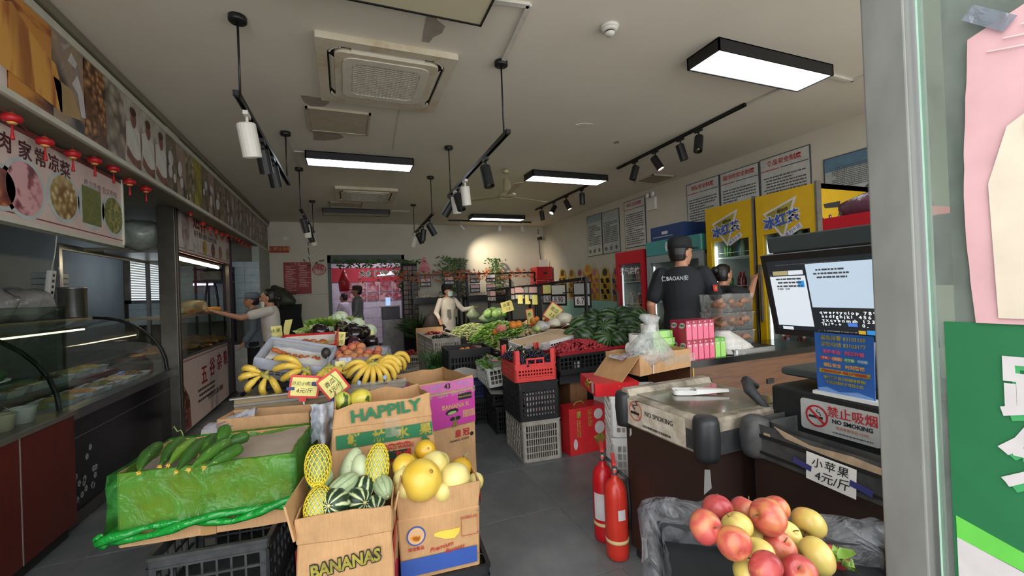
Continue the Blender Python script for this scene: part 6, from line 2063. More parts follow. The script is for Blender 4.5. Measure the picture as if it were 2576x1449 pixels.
def heap(name, label, cat, c, rx, ry, h, fn, n, m, seed, kind='stuff'):
 """loose heap of one vegetable, too many to count"""
 b = MB(); r = random.Random(seed)
 for i in range(n):
  a, q = r.uniform(0, 2 * PI), r.random() ** .5
  x, y = rx * q * math.cos(a), ry * q * math.sin(a)
  z = h * (1 - q * q) * (1 if i % 3 else r.random())
  b.T = TR(c[0] + x, c[1] + y, c[2] + z)
  fn(b, r, a)
 o = tag(b.build(name, m), label, cat)
 if kind:
  o['kind'] = kind
 return o


def stick(L, w_, droop=.02, flat=0):
 def f(b, r, a):
  d = Vector((math.cos(r.gauss(.3, .5)), math.sin(r.gauss(.5, .5)), r.uniform(-.15, .25))) * L * r.uniform(.6, 1)
  k = Vector((0, 0, r.uniform(-droop, droop)))
  b.tube([-d / 2, k, d / 2], [w_ * .4, w_, w_ * .35], 5)
 return f


rnd2 = lambda s: (lambda b, r, a: b.ball((0, 0, 0), s * r.uniform(.7, 1.2), s * r.uniform(.7, 1), s * r.uniform(.7, 1), 7, 5))
# grey crates farther back
for k, (y, lb) in enumerate(((6.35, 'nearer'), (6.98, 'farther'))):
 for j in range(3):
  crate('grey crate of the %s aisle stack, %s' % (lb, ('on the floor', 'in the middle', 'topmost')[j]), (1.34, y, .302 * j), R(1), .42, .58, .3, K_GREYPL, (13, 10), 4 if j == 2 else 4, bar=.012, band=.06)
M_DATE = mat('red_date', '6d1c1e', .3, 0, .3, 40)
heap('red_peppers', 'dark red peppers filling the farther grey aisle crate', 'vegetables', (1.34, 6.98, .86), .18, .25, .06, rnd2(.024), 90, M_DATE, 4)
heap('dark_peppers', 'long dark green peppers filling the nearer grey aisle crate', 'vegetables', (1.34, 6.35, .86), .16, .22, .06, stick(.13, .018), 60, mat('dark_pepper', '18221a', .25, 0, .3, 20), 5)
b = MB(); b.box(1.1, 1.56, 7.29, 7.3, .5, .98); tag(b.build('cardboard_sheet', K_CARD2), 'upright cardboard sheet behind the grey aisle crates', 'board')
# chives standing in a green bag
o = thing('chives', 'bundle of long chives standing in a green bag beside the black aisle crate', 'vegetable', (1.14, 5.82, .0))
b = MB(); r = random.Random(6)
for i in range(130):
 a = r.uniform(0, 2 * PI); q = r.uniform(0, .1)
 d = Vector((r.uniform(-.16, .2), r.uniform(-.2, .1), 0))
 p0 = Vector((q * math.cos(a), q * math.sin(a), .3)); p1 = p0 + Vector((d.x * .3, d.y * .3, .3)); p2 = p0 + Vector((d.x, d.y, .46 + r.uniform(-.08, .03))); p3 = p2 + Vector((d.x * 1.0, d.y * .9, r.uniform(-.12, .0)))
 b.tube([p0, p1, p2, p3], [.0045, .004, .0035, .001], 4)
b.build('leaves', mat('chive_green', '3a6a30', .5, 0, .35, 20), o, 'stuff')
b = MB(); b.loft([(0, 0, .2, .13, .13), (0, 0, .3, .16, .15), (0, 0, .45, .15, .14), (0, 0, .58, .12, .12)], 16); jit(b, .03, 10); b.build('bag', film('dark_green_bag', '7ac07a', '2a7a34', .6, .2), o)
b = MB(); b.bbox(-.17, .17, -.17, .17, 0, .2, .02); b.build('base_box', K_BLKPL, o)

# ---------------------------------------------------------------- long display table with vegetables
tb = thing('display_table', 'long black display table with a rim, heaped with vegetables in the middle', 'table', (0, 0, 0))
b = MB(); b.hexa([(1.69, 4.33, .74), (3.0, 4.33, .74), (3.0, 8.35, .74), (1.86, 8.35, .74), (1.69, 4.33, .78), (3.0, 4.33, .78), (3.0, 8.35, .78), (1.86, 8.35, .78)]); b.build('top', K_BLACK, tb)
b = MB(); b.hexa([(1.665, 4.33, .70), (1.69, 4.33, .70), (1.86, 8.35, .70), (1.835, 8.35, .70), (1.665, 4.33, .84), (1.69, 4.33, .84), (1.86, 8.35, .84), (1.835, 8.35, .84)]); b.build('edge_board', K_BLACK, tb)
b = MB(); b.hexa([(1.72, 4.36, .0), (1.74, 4.36, .0), (1.9, 8.3, .0), (1.88, 8.3, .0), (1.72, 4.36, .74), (1.74, 4.36, .74), (1.9, 8.3, .74), (1.88, 8.3, .74)]); b.build('side_panel', mat('dark_panel', '1a1a1c', .7), tb)
for x, y in ((1.75, 4.36), (2.95, 4.36), (1.92, 8.28), (2.95, 8.28), (1.85, 6.2), (2.95, 6.2)):
 b = MB(); b.box(x, x + .04, y, y + .04, 0, .74); b.build('leg', K_BLACK, tb)
for i, (px, Y_) in enumerate((((1239, 855), 0), ((1255, 868), 0), ((1272, 877), 0), ((1140, 838), 0), ((1158, 846), 0), ((1176, 848), 0))):
 x_ = 1.655 if i < 3 else 1.74
 x_ = 1.66 + .17 * (at(*px, X=x_).y - 4.15) / 4.2; p = at(*px, X=x_)
 o = thing('price_tag', 'small yellow price tag on the edge of the long table, %s from the street' % ordn[[2, 1, 0, 5, 4, 3][i]], 'price tag', p, R(-90))
 b = MB(); b.T = frame((0, -.006, 0), (1, 0, 0), (0, 0, 1)); b.prism(rc_(-.035, .035, -.05, .05), -.001, .001); b.build('card', K_YPAPER, o)
 lines(o, frame((0, -.0065, .0), (1, 0, 0), (0, 0, 1)), .05, .07, 3, K_INK, i, 'handwriting')


M_BEAN = blotch('bean_green', ['4f7f22', '7fae3a', 'a5c95a'], 20, .4, 0)
M_BEAN2 = blotch('dry_beans', ['6d7a4a', '93a068', 'b3bb88'], 20, .5, 0)
heap('green_beans', 'bright heap of long green peppers on the long table', 'vegetables', (2.12, 5.85, .8), .42, .75, .3, stick(.2, .013), 520, M_BEAN, 1)
heap('string_beans', 'duller heap of string beans behind the bright green peppers', 'vegetables', (2.05, 7.2, .8), .35, .6, .2, stick(.22, .007), 360, M_BEAN2, 2)
M_GING = blotch('ginger_skin', ['b79a68', 'd6bf92', 'e6d7b4'], 14, .6, 0)
heap('mushrooms', 'pale heap of ginger and mushrooms behind the orange fruit', 'vegetables', (2.32, 5.1, .8), .3, .36, .24, rnd2(.03), 230, M_GING, 3)
heap('bean_sprouts', 'cream heap of bean sprouts at the aisle edge of the long table', 'vegetables', (1.87, 4.85, .8), .18, .3, .17, stick(.07, .006, .015), 420, blotch('sprout_cream', ['d6c48a', 'e9dcae', 'f2ead0'], 20, .5), 4)
b = MB(); b.ball((0, 0, 0), .07, .07, .05, 14, 8); jit(b, .012, 18); o = tag(b.build('onion_net', blotch('onion_net_red', ['c9604a', 'd98a70', 'e3a890'], 30, .5)), 'pink net of onions beside the oranges on the long table', 'net bag'); o.location = at(1261, 826, Y=4.72)
for i, (px, s) in enumerate((((1290, 817), 1.15), ((1305, 815), 1.05), ((1245, 835), .9), ((1342, 808), 1.1), ((1350, 803), .95))):
 fruit('orange', ('orange at the left of the pair by the white tray', 'orange at the right of the pair by the white tray', 'orange at the aisle edge below the pink net', 'orange tomato behind the white tray', 'small orange fruit behind the white tray')[i], 'fruit', ome, [('stem_scar', stem_me(M_STEMG, .004, .003, .03, 0))], at(*px, Y=(4.55, 4.55, 4.95, 5.0, 5.0)[i]), (.4, 0, i), s * 1.15)
crate('low black crate on the table below the orange fruit', (2.02, 4.66, .782), R(2), .6, .34, .2, K_BLKPL, (12, 8), 2, band=.03)
wt = crate('white wire look crate wrapped in thin clear film, leaning at the table corner', (2.08, 4.35, .84), R(8), .7, .38, .17, K_WHITEPL, (18, 9), 4, bar=.007, band=.03, ry=R(-7), rx=R(6))
b = MB(); b.sheet(14, 8, lambda u, v: (-.36 + .3 * u, -.21 - .02 * math.sin(9 * u) * v, .19 - .2 * v + .02 * math.sin(6 * u))); b.build('film_wrap', film('crate_film', 'f2f2f2', 'c6c4c4', .55, .15), wt)
b = MB(); b.box(-.34, .34, -.18, .18, .16, .168); b.build('board', mat('pale_pine', 'd6b590', .6, 0, .1, 6), wt)
for i, (px, lb, m, s) in enumerate((((1365, 820), 'grey white bagged cabbage', 'bag_grey', .09), ((1395, 812), 'pale bagged cauliflower', 'bag_pale', .08), ((1352, 826), 'green bagged vegetable', 'bag_green', .06), ((1420, 800), 'milky bagged vegetable', 'bag_pale', .1))):
 b = MB(); b.ball((0, 0, 0), s, s, s * .7, 14, 8); jit(b, .02, 14, i)
 o = tag(b.build('bagged_vegetable', blotch(m, {'bag_grey': ['9d9d98', 'bdbdb8', 'd2d0ca'], 'bag_pale': ['c9c0a8', 'd9d2bd', 'e6e0d0'], 'bag_green': ['7f9a4a', '9ab26a', 'b9c98a']}[m], 8, .35)), lb + ' behind the white crate at the table corner', 'vegetable'); o.location = at(*px, Y=4.6)
# dark crate of red fruit
rb = thing('fruit_bin', 'wide black crate heaped with small red fruit beside the watermelons', 'crate', (2.32, 4.0, .70), R(6))
for k in range(4):
 L, D = ((.45, .3) if k % 2 == 0 else (.3, .45))
 b = MB(); b.T = Matrix.Rotation(PI / 2 * k, 4, 'Z')
 b.box(-L, L, -D, -D + .012, 0, .06); b.box(-L, L, -D, -D + .012, .17, .21)
 n = 18 if k % 2 == 0 else 12
 for i in range(n + 1):
  x = -L + 2 * L * i / n
  b.box(x - .008, x + .008, -D, -D + .01, .05, .18)
 for z in (.09, .13):
  b.box(-L, L, -D, -D + .008, z, z + .008)
 b.build('side_lattice', K_BLKPL, rb)
b = MB(); b.box(-.45, .45, -.3, .3, 0, .012); b.build('base', K_BLKPL, rb)
b = MB(); ring(b, [(x, y) for x, y in rrect(.46, .31, .02, 3)], [(x, y) for x, y in rrect(.43, .28, .02, 3)], .2, .225); b.build('red_liner', mat('liner_red', '9a2028', .4, 0, .1), rb)
M_LYC = blotch('red_fruit_skin', ['7a1a22', 'a82a34', 'c2434a'], 20, .5, 0)
heap('small_red_fruit', 'slope of small red fruit in the wide black crate', 'fruit', (2.34, 4.02, .87), .4, .25, .12, rnd2(.017), 900, M_LYC, 6)
b = MB(); b.box(1.95, 2.68, 3.76, 4.3, .60, .698); tag(b.build('support_box', mat('navy_box', '22252b', .5)), 'dark blue box carrying the crate of red fruit', 'box')
o = thing('wooden_pedestal', 'brown wooden pedestal under the dark box', 'stand', (2.2, 3.95, 0))
b = MB(); b.box(-.1, .1, -.12, .12, .0, .6); b.build('panel', wood('pedestal_wood', '6d4a30', '8a6242', 2, (8, 8, 1)), o)
b = MB(); b.box(.1, .17, -.12, .12, .0, .6); b.build('dark_leg', K_BLACK, o)
b = MB(); b.box(-.1, .3, -.15, .1, 0, .1); b.build('foot', K_BLACK, o)
o = thing('white_carton', 'white carton lying in the gap beside the wooden pedestal', 'box', (2.44, 3.5, .0), R(6))
b = MB(); b.bbox(-.14, .14, -.2, .2, .0, .5, .01); b.build('body', mat('white_carton', 'bdbcb6', .6, 0, .1, 5), o)
b = MB(); b.box(-.11, .11, -.201, -.2, .3, .42); b.build('hand_hole', mat('shadow_slot', '8a8985', .7), o)
o = thing('notice_card', 'small white card with a blue pen on the dark box below the red fruit', 'card', at(1452, 925, Y=3.75), R(4))
b = MB(); b.box(-.03, .05, 0, .004, -.06, .06); b.build('card', K_PAPER, o)
b = MB(); b.tube([(-.09, -.01, -.01), (.02, -.01, -.002)], .006, 6); b.build('pen', mat('pen_blue', '2a2f8a', .3), o)

# watermelons
M_WM = radial('watermelon_skin', '1a2d17', '587a48', 11, .5, .5, .38, .5)
wm = melon_me('watermelon', M_WM, .115, .125, 24, 0, 9, .04)
M_WM2 = radial('watermelon_skin_dark', '1c3119', '436338', 12, .6, .55, .38, .5)
wm2 = melon_me('watermelon', M_WM2, .115, .12, 24, 0, 9, .04)
wst = stem_me(M_STEM, .006, .02, .118, .008)
wl = [((1490, 798), 4.75, 1, 'left one of the top row, black rack post beside it'), ((1528, 798), 4.6, 1.05, 'second from the left in the top row'), ((1563, 793), 4.85, 1.15, 'tall one in the top row'), ((1605, 800), 4.8, 1.25, 'large one at the right of the top row'), ((1578, 812), 4.45, 1.2, 'large one below the top right one'),
  ((1457, 818), 4.45, .95, 'leftmost one above the red fruit'), ((1492, 822), 4.35, .9, 'second one in the middle row'), ((1528, 826), 4.2, 1.1, 'roundest one in the very middle'), ((1562, 832), 4.2, .8, 'small one right of the middle'), ((1590, 836), 4.15, .8, 'small one at the right end of the middle row'),
  ((1470, 845), 4.1, 1.0, 'left one of the lowest row, lying sideways'), ((1512, 857), 4.0, 1.0, 'middle one of the lowest row'), ((1555, 856), 3.95, .9, 'right one of the lowest row behind the tape rolls'), ((1437, 842), 4.3, .75, 'small one tucked at the left end of the lowest row'), ((1615, 850), 4.0, .9, 'one partly hidden behind the plastic bag'), ((1640, 815), 4.6, 1.0, 'one at the far right beside the guard'), ((1600, 870), 3.9, .9, 'one low behind the juice cartons')]
for i, (px, y, s, lb) in enumerate(wl):
 o = fruit('watermelon', 'dark green striped watermelon, ' + lb, 'watermelon', wm if i % 2 else wm2, [('stem', wst)], at(*px, Y=y), (R(rnd.uniform(40, 110)), R(rnd.uniform(-60, 60)), rnd.uniform(0, 6)), s, 'watermelons')
st2 = thing('melon_stand', 'low dark platform hidden beneath the watermelon pile', 'stand', (3.15, 4.45, 0))
b = MB(); b.box(-.12, .75, -.5, .45, .0, .82); b.build('body', K_BLKPL, st2)
b = MB(); b.box(-.13, .77, -.52, .47, .82, .86); b.build('top', K_BLACK, st2)
greens('pineapple_tops', 'dull green spiky leaves beside the guard at the end of the watermelons', 'plant', at(1650, 850, Y=4.2) - Vector((0, 0, .15)), .1, .35, 90, blotch('spiky_green', ['3a4a30', '5d7048', '8a9a70'], 6, .5), 31, (.02, .035), .9)

# ---------------------------------------------------------------- racks of price signs behind the table
def rack(label, loc, rz, secs, H, zb=.78, bars=(0, .14)):
 o = thing('sign_rack', label, 'rack', loc, rz)
 L = secs * 1.0
 return o


rk = thing('sign_rack', 'black metal frame over the long table carrying black price boards', 'rack', (2.9, 4.72, 0))
ys = [(0, 1.57, .80), (1.5, 1.57, .86), (1.62, 1.57, .86), (2.75, 1.57, .80), (2.85, 1.57, .80), (3.75, 1.57, .8)]
ys = [(.02, 1.69), (1.45, 1.64), (1.53, 1.64), (2.82, 1.62), (2.9, 1.62), (4.0, 1.58)]
for y, h in ys:
 b = MB(); b.box(-.025, .025, y - .025, y + .025, .78, h); b.build('post', K_BLACK, rk)
for a, c in ((0, 1), (2, 3), (4, 5)):
 (y0, h0), (y1, h1) = ys[a], ys[c]
 for dz, q in ((-.02, .02), (-.18, .008)):
  b = MB(); b.hexa([(-q, y0, h0 + dz - q), (q, y0, h0 + dz - q), (q, y1, h1 + dz - q), (-q, y1, h1 + dz - q), (-q, y0, h0 + dz + q), (q, y0, h0 + dz + q), (q, y1, h1 + dz + q), (-q, y1, h1 + dz + q)]); b.build('crossbar', K_BLACK, rk)
M_BOARD = mat('price_board_black', '161616', .5)
M_BPINK = mat('board_pink', 'd9aeb0', .6, 0, .05)
M_BGREY = mat('board_grey', '9a9a98', .6, 0, .05)


def pboard(label, p, rz, w, h, top, digits, note=None):
 o = thing('price_board', label, 'price board', p, rz, 'black price boards')
 b = MB(); b.box(-w / 2, w / 2, 0, .012, -h / 2, h / 2); b.build('board', M_BOARD, o)
 b = MB(); b.box(-w / 2 + .015, w / 2 - .015, -.002, 0, .01, h / 2 - .015); b.build('name_card', top, o)
 b = MB(); b.box(-w / 2 + .02, w / 2 - .02, -.002, 0, -h / 2 + .03, -.02); b.build('digit_strip', I_WHITE, o)
 txt(o, digits, h * .36, I_BLACK, frame((0, -.003, -h / 4 + .005), (1, 0, 0), (0, 0, 1)), name='digits', sx=.8)
 b = MB(); b.tube([(0, .006, h / 2), (0, .006, h / 2 + .05), (.0, .02, h / 2 + .06)], .004, 5); b.build('hook', K_STEELD, o)
 if note:
  b = MB(); b.box(-.05, .06, -.006, -.004, -h / 2 - .06, -.03); b.build('note', K_YPAPER, o)
 return o


for i, (px, w_, h_, top, dg, nt) in enumerate((((1464, 742), .2, .3, M_BGREY, '6.70', 0), ((1405, 742), .2, .28, mat('board_cream', 'c9c6bd', .6), '8.90', 0), ((1380, 740), .18, .28, K_YPAPER, '5.50', 0), ((1345, 738), .19, .22, M_BPINK, '6.98', 1), ((1327, 738), .12, .22, M_BGREY, '2.50', 1), ((1308, 738), .19, .22, M_BPINK, '3.98', 1), ((1294, 740), .14, .22, M_BPINK, '1.98', 0), ((1240, 745), .14, .22, M_BPINK, '4.20', 0), ((1232, 745), .12, .22, M_BGREY, '2.00', 0))):
 p = at(*px, X=2.86)
 pboard('black price board with %s name card on the table frame, %s from the street' % (('grey', 'cream', 'yellow', 'pink', 'grey', 'pink', 'pink', 'pink', 'grey')[i], ordn[i]), p, R(-62), w_ * 1.3, h_ * 1.1, top, dg, nt)
# vegetables beyond the frame
heap('spring_onions', 'green and white spring onions lying under the sign frame', 'vegetables', (2.55, 5.9, .82), .35, .75, .2, stick(.42, .008, .02), 200, blotch('onion_leaf', ['2f5a28', '5a8a3a', 'dfe6c8'], 2.4, .5, 0), 8)
heap('onions', 'low heap of brown onions in an orange tray beyond the frame', 'vegetables', (3.35, 7.2, .86), .3, .5, .16, rnd2(.035), 180, blotch('onion_skin', ['9a7048', 'c2a078', 'd9c09a'], 9, .45), 9)
b = MB(); b.box(2.95, 3.75, 6.6, 7.8, .78, .88); tag(b.build('orange_tray', mat('orange_tray', '8a3a22', .5)), 'orange brown tray holding the onions', 'tray')
for i, (px, y) in enumerate((((1240, 783), 8.0), ((1255, 785), 7.9), ((1270, 787), 7.8), ((1228, 790), 7.8), ((1250, 790), 7.6))):
 fruit('cabbage', 'green cabbage behind the long peppers, %s from the left' % ordn[[1, 3, 4, 0, 2][i]], 'cabbage', melon_me('cabbage', blotch('cabbage_green', ['4f7a3a', '7fa05a', 'a9c07a'], 5, .5), .1, .09, 18), [], at(*px, Y=y), (0, 0, i), 1, 'green cabbages')
b = MB(); b.box(2.3, 3.4, 7.4, 8.3, .78, .9); tag(b.build('green_tray', mat('green_tray', '1f6a4a', .5)), 'green tray under the cabbages at the far end of the table', 'tray')
o = thing('plastic_sheet', 'yellow striped plastic sheeting and sacks heaped at the right behind the frame', 'sheeting', (0, 0, 0))
b = MB(); b.sheet(16, 8, lambda u, v: (3.15 + .95 * u, 5.6 + 1.2 * v, .93 + .12 * math.sin(PI * v) + .05 * math.sin(8 * u + 3 * v))); b.build('sheet', photo('sheet_print', 'c9a24a', ['d9c08a', 'c99a3a', '8a7a5a'], 3, 'wave', .5), o)
b = MB(); b.sheet(16, 8, lambda u, v: (3.12 + .98 * u, 5.2 + .8 * v, .9 + .1 * math.sin(PI * v) + .04 * math.sin(9 * u))); b.build('sack', mat('sack_white', 'd6d0c2', .8, 0, .1), o)
b = MB(); b.box(3.08, 4.14, 5.1, 7.5, 0, .86); tag(b.build('side_counter', mat('pale_counter', 'c9c4b6', .6)), 'pale counter against the right wall behind the sign frame', 'counter')
price_card('yellow price card on a tilted red holder near the right end of the frame', at(1392, 786, Y=4.9), R(-10), R(38), [('南瓜', .06, .03), ('2.5', .06, -.04)], (.0, .05, -.12), .17, .2, True)
price_card('yellow price card clipped to the frame post', at(1276, 771, X=2.83), R(-10), R(-14), [('白菜', .07, .03), ('1.5', .07, -.05)], None, .22, .2, False)
price_card('yellow price card standing in the spring onions', at(1334, 797, Y=5.3), R(-50), R(-8), [('葱', .05, .03)], (.0, .05, -.1), .1, .2, True)
# ---------------------------------------------------------------- right front: freezers, till, apples
FL = lambda x, y, z: frame((x, y, z), (0, -1, 0), (0, 0, 1))     # faces looking to the left


M_BRN = mat('brown_steel', '3a2a24', .4, .2, .12, 5)
M_RIM = mat('dirty_rim', 'b5aa98', .6, 0, .3, 9, 0, c2='6f6657')
fz = thing('chest_freezer', 'brown chest freezer with a dirty glass lid and black corner caps', 'freezer', (1.48, 1.46, 0), R(1))
bx('body', M_BRN, fz, .02, .62, .02, .6, .06, .76)
bx('plinth', M_DARK, fz, .04, .6, .04, .58, 0, .06)
bx('rim', M_RIM, fz, 0, .64, 0, .62, .76, .93, r=.03)
b = MB(); b.box(-.003, .0, .02, .24, .78, .87); b.box(.05, .62, -.003, 0, .77, .87); b.build('rim_band', K_DUSTY, fz)
bx('lid_glass', mat('grimy_glass', '77705f', .12, 0, .35, 6, 0, .4), fz, .05, .6, .05, .56, .93, .936)
b = MB(); b.hexa([(.0, .53, .93), (.62, .53, .93), (.62, .61, .93), (0, .61, .93), (.0, .55, .965), (.62, .55, .965), (.62, .6, .965), (0, .6, .965)]); b.build('lid_rail', M_RIM, fz)
for x, y in ((0, 0), (0, .62), (.64, .62), (.64, 0)):
 b = MB(); b.lathe([(.05, .75), (.056, .78), (.06, .85), (.057, .92), (.05, .942), (.0005, .944)], 16); b.v = [v + Vector((x + (.02 if x == 0 else -.02), y + (.02 if y == 0 else -.02), 0)) for v in b.v]
 b.build('corner_cap', mat('rubber_black', '26282a', .45), fz)
for yy, zz, s in ((.02, .66, .05), (.48, .1, .06), (.56, .72, .02)):
 b = MB(); b.T = FL(.0185, yy, zz); b.prism([(-s * .5, -s * 1.6), (s * .4, -s * .6), (s * .3, s), (-s * .3, s * .8)], 0, .001); b.build('chipped_paint', mat('chip_grey', 'b9bab8', .6), fz)
sgn = bx('sticker', mat('worn_sticker', 'd5cdbf', .6, 0, .2, 14, 0, c2='b3a58e'), fz, -.005, -.003, .12, .58, .775, .915)
F = FL(-.006, .35, .85)
b = MB(); b.T = F @ TR(-.13, .01); ring(b, el(0, 0, .055, .055, 24), el(0, 0, .046, .046, 24), 0, .001); b.prism([(-.042, .03), (-.034, .038), (.042, -.03), (.034, -.038)], 0, .001); b.build('symbol', mat('faded_red', 'b9745e', .6), fz)
b = MB(); b.T = F @ TR(-.13, .0); b.box(-.04, .03, -.008, .006, 0, .001); b.build('symbol', K_INK, fz)
b = MB(); b.T = F @ TR(-.13, .0, .001); b.tube([(.0, .02, 0), (-.02, .04, 0), (.02, .045, 0), (.005, .065, 0), (.03, .07, 0)], .003, 4); b.build('symbol', K_INK, fz)
txt(fz, 'NO SMOKING', .036, K_INK, F @ TR(.05, .015), sx=.9)
txt(fz, '北京市西城区爱国卫生运动委员会', .014, K_INK, F @ TR(.03, -.055))
o = thing('white_scoop', 'white plastic hand tool lying on the grimy freezer lid', 'tool', (1.74, 1.86, .94), R(60), s=1.15)
b = MB(); ring(b, rrect(.035, .055, .02, 4), rrect(.022, .038, .014, 4), 0, .02); b.build('head', K_WHITEPL, o)
b = MB(); b.hexa([(-.012, -.2, .01), (.012, -.2, .01), (.03, -.05, .0), (-.03, -.05, .0), (-.01, -.2, .02), (.01, -.2, .02), (.024, -.05, .024), (-.024, -.05, .024)]); b.build('handle', K_WHITEPL, o)

M_OLD = mat('worn_black_rim', '37383a', .6, 0, .3, 10, .1, c2='555452')
cs = thing('open_freezer', 'brown open freezer with a scuffed black rim and a taped price note', 'freezer', (1.63, .4, 0), R(-2))
bx('body', M_BRN, cs, .03, .66, .02, 1.0, .05, .79)
bx('plinth', M_DARK, cs, .05, .64, .04, .98, 0, .05)
b = MB(); ring(b, [(p[0] + .345, p[1] + .51) for p in rrect(.345, .51, .05, 4)], [(p[0] + .345, p[1] + .51) for p in rrect(.28, .45, .03, 4)], .78, .925); b.build('rim', M_OLD, cs)
b = MB(); b.box(-.006, .0, .02, 1.0, .87, .885); b.box(-.006, .0, .02, 1.0, .80, .81); b.build('rim_groove', K_BLKPL, cs)
bx('well', M_DARK, cs, .07, .62, .07, .95, .79, .8)
b = MB(); b.lathe([(.05, .77), (.062, .8), (.066, .86), (.055, .93), (.03, .945), (.0005, .945)], 16); b.v = [v + Vector((.03, .99, 0)) for v in b.v]; b.build('corner_cap', M_OLD, cs)
for pts in ([(-.25, .02), (-.1, -.01), (.05, .0), (.2, -.012), (.22, -.03), (.1, -.035), (-.05, -.028), (-.2, -.015)], [(-.3, -.02), (-.27, -.02), (-.27, -.035), (-.3, -.03)]):
 b = MB(); b.T = FL(-.001, .62, .915)
 b.prism(pts[::-1], 0, .002); b.build('peeled_strip', mat('peeled_tape', 'b59c80', .8, 0, .2, 20), cs)
o = thing('price_note', 'white paper price note reading 小苹果 taped to the open freezer rim', 'price card', at(2090, 1192, X=1.618), R(0))
b = MB(); b.T = FL(0, 0, 0) @ TR(0, 0, .004, 0, 0, R(-3)); b.prism(rc_(-.085, .085, -.052, .052), 0, .001); b.build('paper', K_PAPER, o)
txt(o, '小苹果', .04, K_INK, FL(-.006, .0, .022), shear=.15, gap=1.2, name='handwriting'); txt(o, '4元/斤', .043, K_INK, FL(-.006, -.005, -.024), shear=.15, name='handwriting')
for x in (-.1, .1):
 b = MB(); b.T = FL(0, 0, 0) @ TR(x, -.005 - .05 * x, .006, 0, 0, R(-10)); b.prism(rc_(-.035, .035, -.011, .011), 0, .001); b.build('tape', mat('navy_tape', '3a3f7a', .3), o)
# till
M_POS = mat('till_grey', '3b4344', .5, 0, .08)
bs = thing('scale_base', 'black scale body with a grey platform behind the open freezer', 'scale', (1.92, .62, 0))
bx('body', K_BLKPL, bs, 0, .34, 0, .86, .80, 1.04, r=.02)
bx('platform', M_POS, bs, -.0 + .07, .36, -.02, .86, 1.085, 1.12, r=.02)
for y in (.1, .7):
 b = MB(); b.lathe([(.03, 1.04), (.02, 1.06), (.025, 1.085)], 12); b.v = [v + Vector((.15, y, 0)) for v in b.v]; b.build('foot', K_BLKPL, bs)
b = MB(); b.tube([(.0, .86, .9), (-.03, .95, 1.0), (.0, .99, 1.03), (.06, .98, 1.0)], [.012, .03, .03, .015], 8); b.build('arm', K_DUSTY, bs)
pl = thing('no_smoking_plate', 'grey NO SMOKING plate with a red ring on the black scale body', 'sign', (1.918, 1.175, .945), R(0))
b = MB(); b.T = FL(0, 0, 0); b.prism(rrect(.155, .068, .014, 3), 0, .003); b.build('plate', mat('plate_grey', 'b9bab7', .4), pl)
F = FL(-.004, 0, 0)
b = MB(); b.T = F @ TR(-.085, .0); ring(b, el(0, 0, .048, .048, 24), el(0, 0, .04, .04, 24), 0, .001); b.prism([(-.037, .027), (-.03, .034), (.037, -.027), (.03, -.034)], 0, .0012); b.build('symbol', I_RED, pl)
b = MB(); b.T = F @ TR(-.085, -.004); b.box(-.034, .026, -.006, .004, 0, .001); b.build('symbol', I_BLACK, pl)
b = MB(); b.T = F @ TR(-.085, .0); b.tube([(.018, .004, 0), (.012, .018, 0), (.0, .018, 0), (.004, .03, 0)], .0022, 4); b.build('symbol', I_BLACK, pl)
txt(pl, '禁止吸烟', .05, I_RED, F @ TR(.055, .03), sx=.95, bold=.0004); txt(pl, 'NO SMOKING', .024, I_BLACK, F @ TR(.055, -.006), bold=.0006)
txt(pl, '投诉举报电话 12345', .014, mat('faded_red', 'b9745e'), F @ TR(.055, -.03)); lines(pl, F @ TR(.055, -.052), .15, .012, 1, K_GREYINK, 3)
nt = thing('notice_stand', 'upright blue police notice with yellow phone numbers in a clear holder', 'notice', (1.945, 1.16, 1.042), R(0))
b = MB(); b.hexa([(-.0, -.11, .0), (.004, -.11, 0), (.004, .11, 0), (0, .11, 0), (.0, -.115, .305), (.004, -.115, .305), (.004, .115, .305), (0, .115, .305)]); b.build('card', mat('notice_blue', '2a5da8', .35, 0, .2, 4), nt)
bx('holder_foot', K_WHITEPL, nt, -.02, .03, -.13, .12, -.002, .012)
F = FL(-.001, 0, 0)
for s_, sz, c, y in (('广内派出所温馨提示', .02, I_WHITE, .285), ('紧急报警 83103150', .021, I_YEL, .248), ('求助电话 83103177', .021, I_YEL, .22), ('拒绝电信   网络诈骗', .018, mat('print_rose', 'd0506a'), .188), ('消防安全   时刻警惕', .018, mat('print_gold', 'd9a040'), .13), ('严禁电动车入楼 电瓶入户违规充电', .0115, I_RED, .104), ('请保管好自己的随身财物!', .0145, I_YEL, .077), ('不给犯罪份子可乘之机', .0145, I_YEL, .056)):
 if sz == .0115:
  fprint(nt, F @ TR(0, .104, 0), rc_(-.098, .098, -.009, .009), I_YEL)
 txt(nt, s_, sz, c, F @ TR(0, y, .0008), bold=.0003)
for k, (s_, c) in enumerate((('不听', 'b0434a'), ('不信', 'c9803a'), ('不下载', '4a9a5a'), ('不转账', '3a8ab5'))):
 fprint(nt, F @ TR(-.072 + .048 * k, .16, 0), rrect(.021, .008, .007, 3), mat('pill_' + c, c)); txt(nt, s_, .012, I_WHITE, F @ TR(-.072 + .048 * k, .16, .001))
fprint(nt, F @ TR(0, .02, 0), [(-.105, -.018), (.105, -.018), (.105, 0), (.05, .012), (-.02, .0), (-.07, .014), (-.105, .004)], mat('cloud_print', '6f93c9'))
fprint(nt, F @ TR(-.095, .285, 0), el(0, 0, .011, .012, 12), I_YEL)
TL, BLc = at(1912, 645, X=1.87), at(1950, 840, X=1.95)
upv = (TL - BLc).normalized(); hgt = (TL - BLc).length
mo = thing('till_monitor', 'large black touch screen till showing an on screen keyboard', 'monitor', (0, 0, 0))
Fm = frame(BLc, (0, -1, 0), upv)
W_ = .62
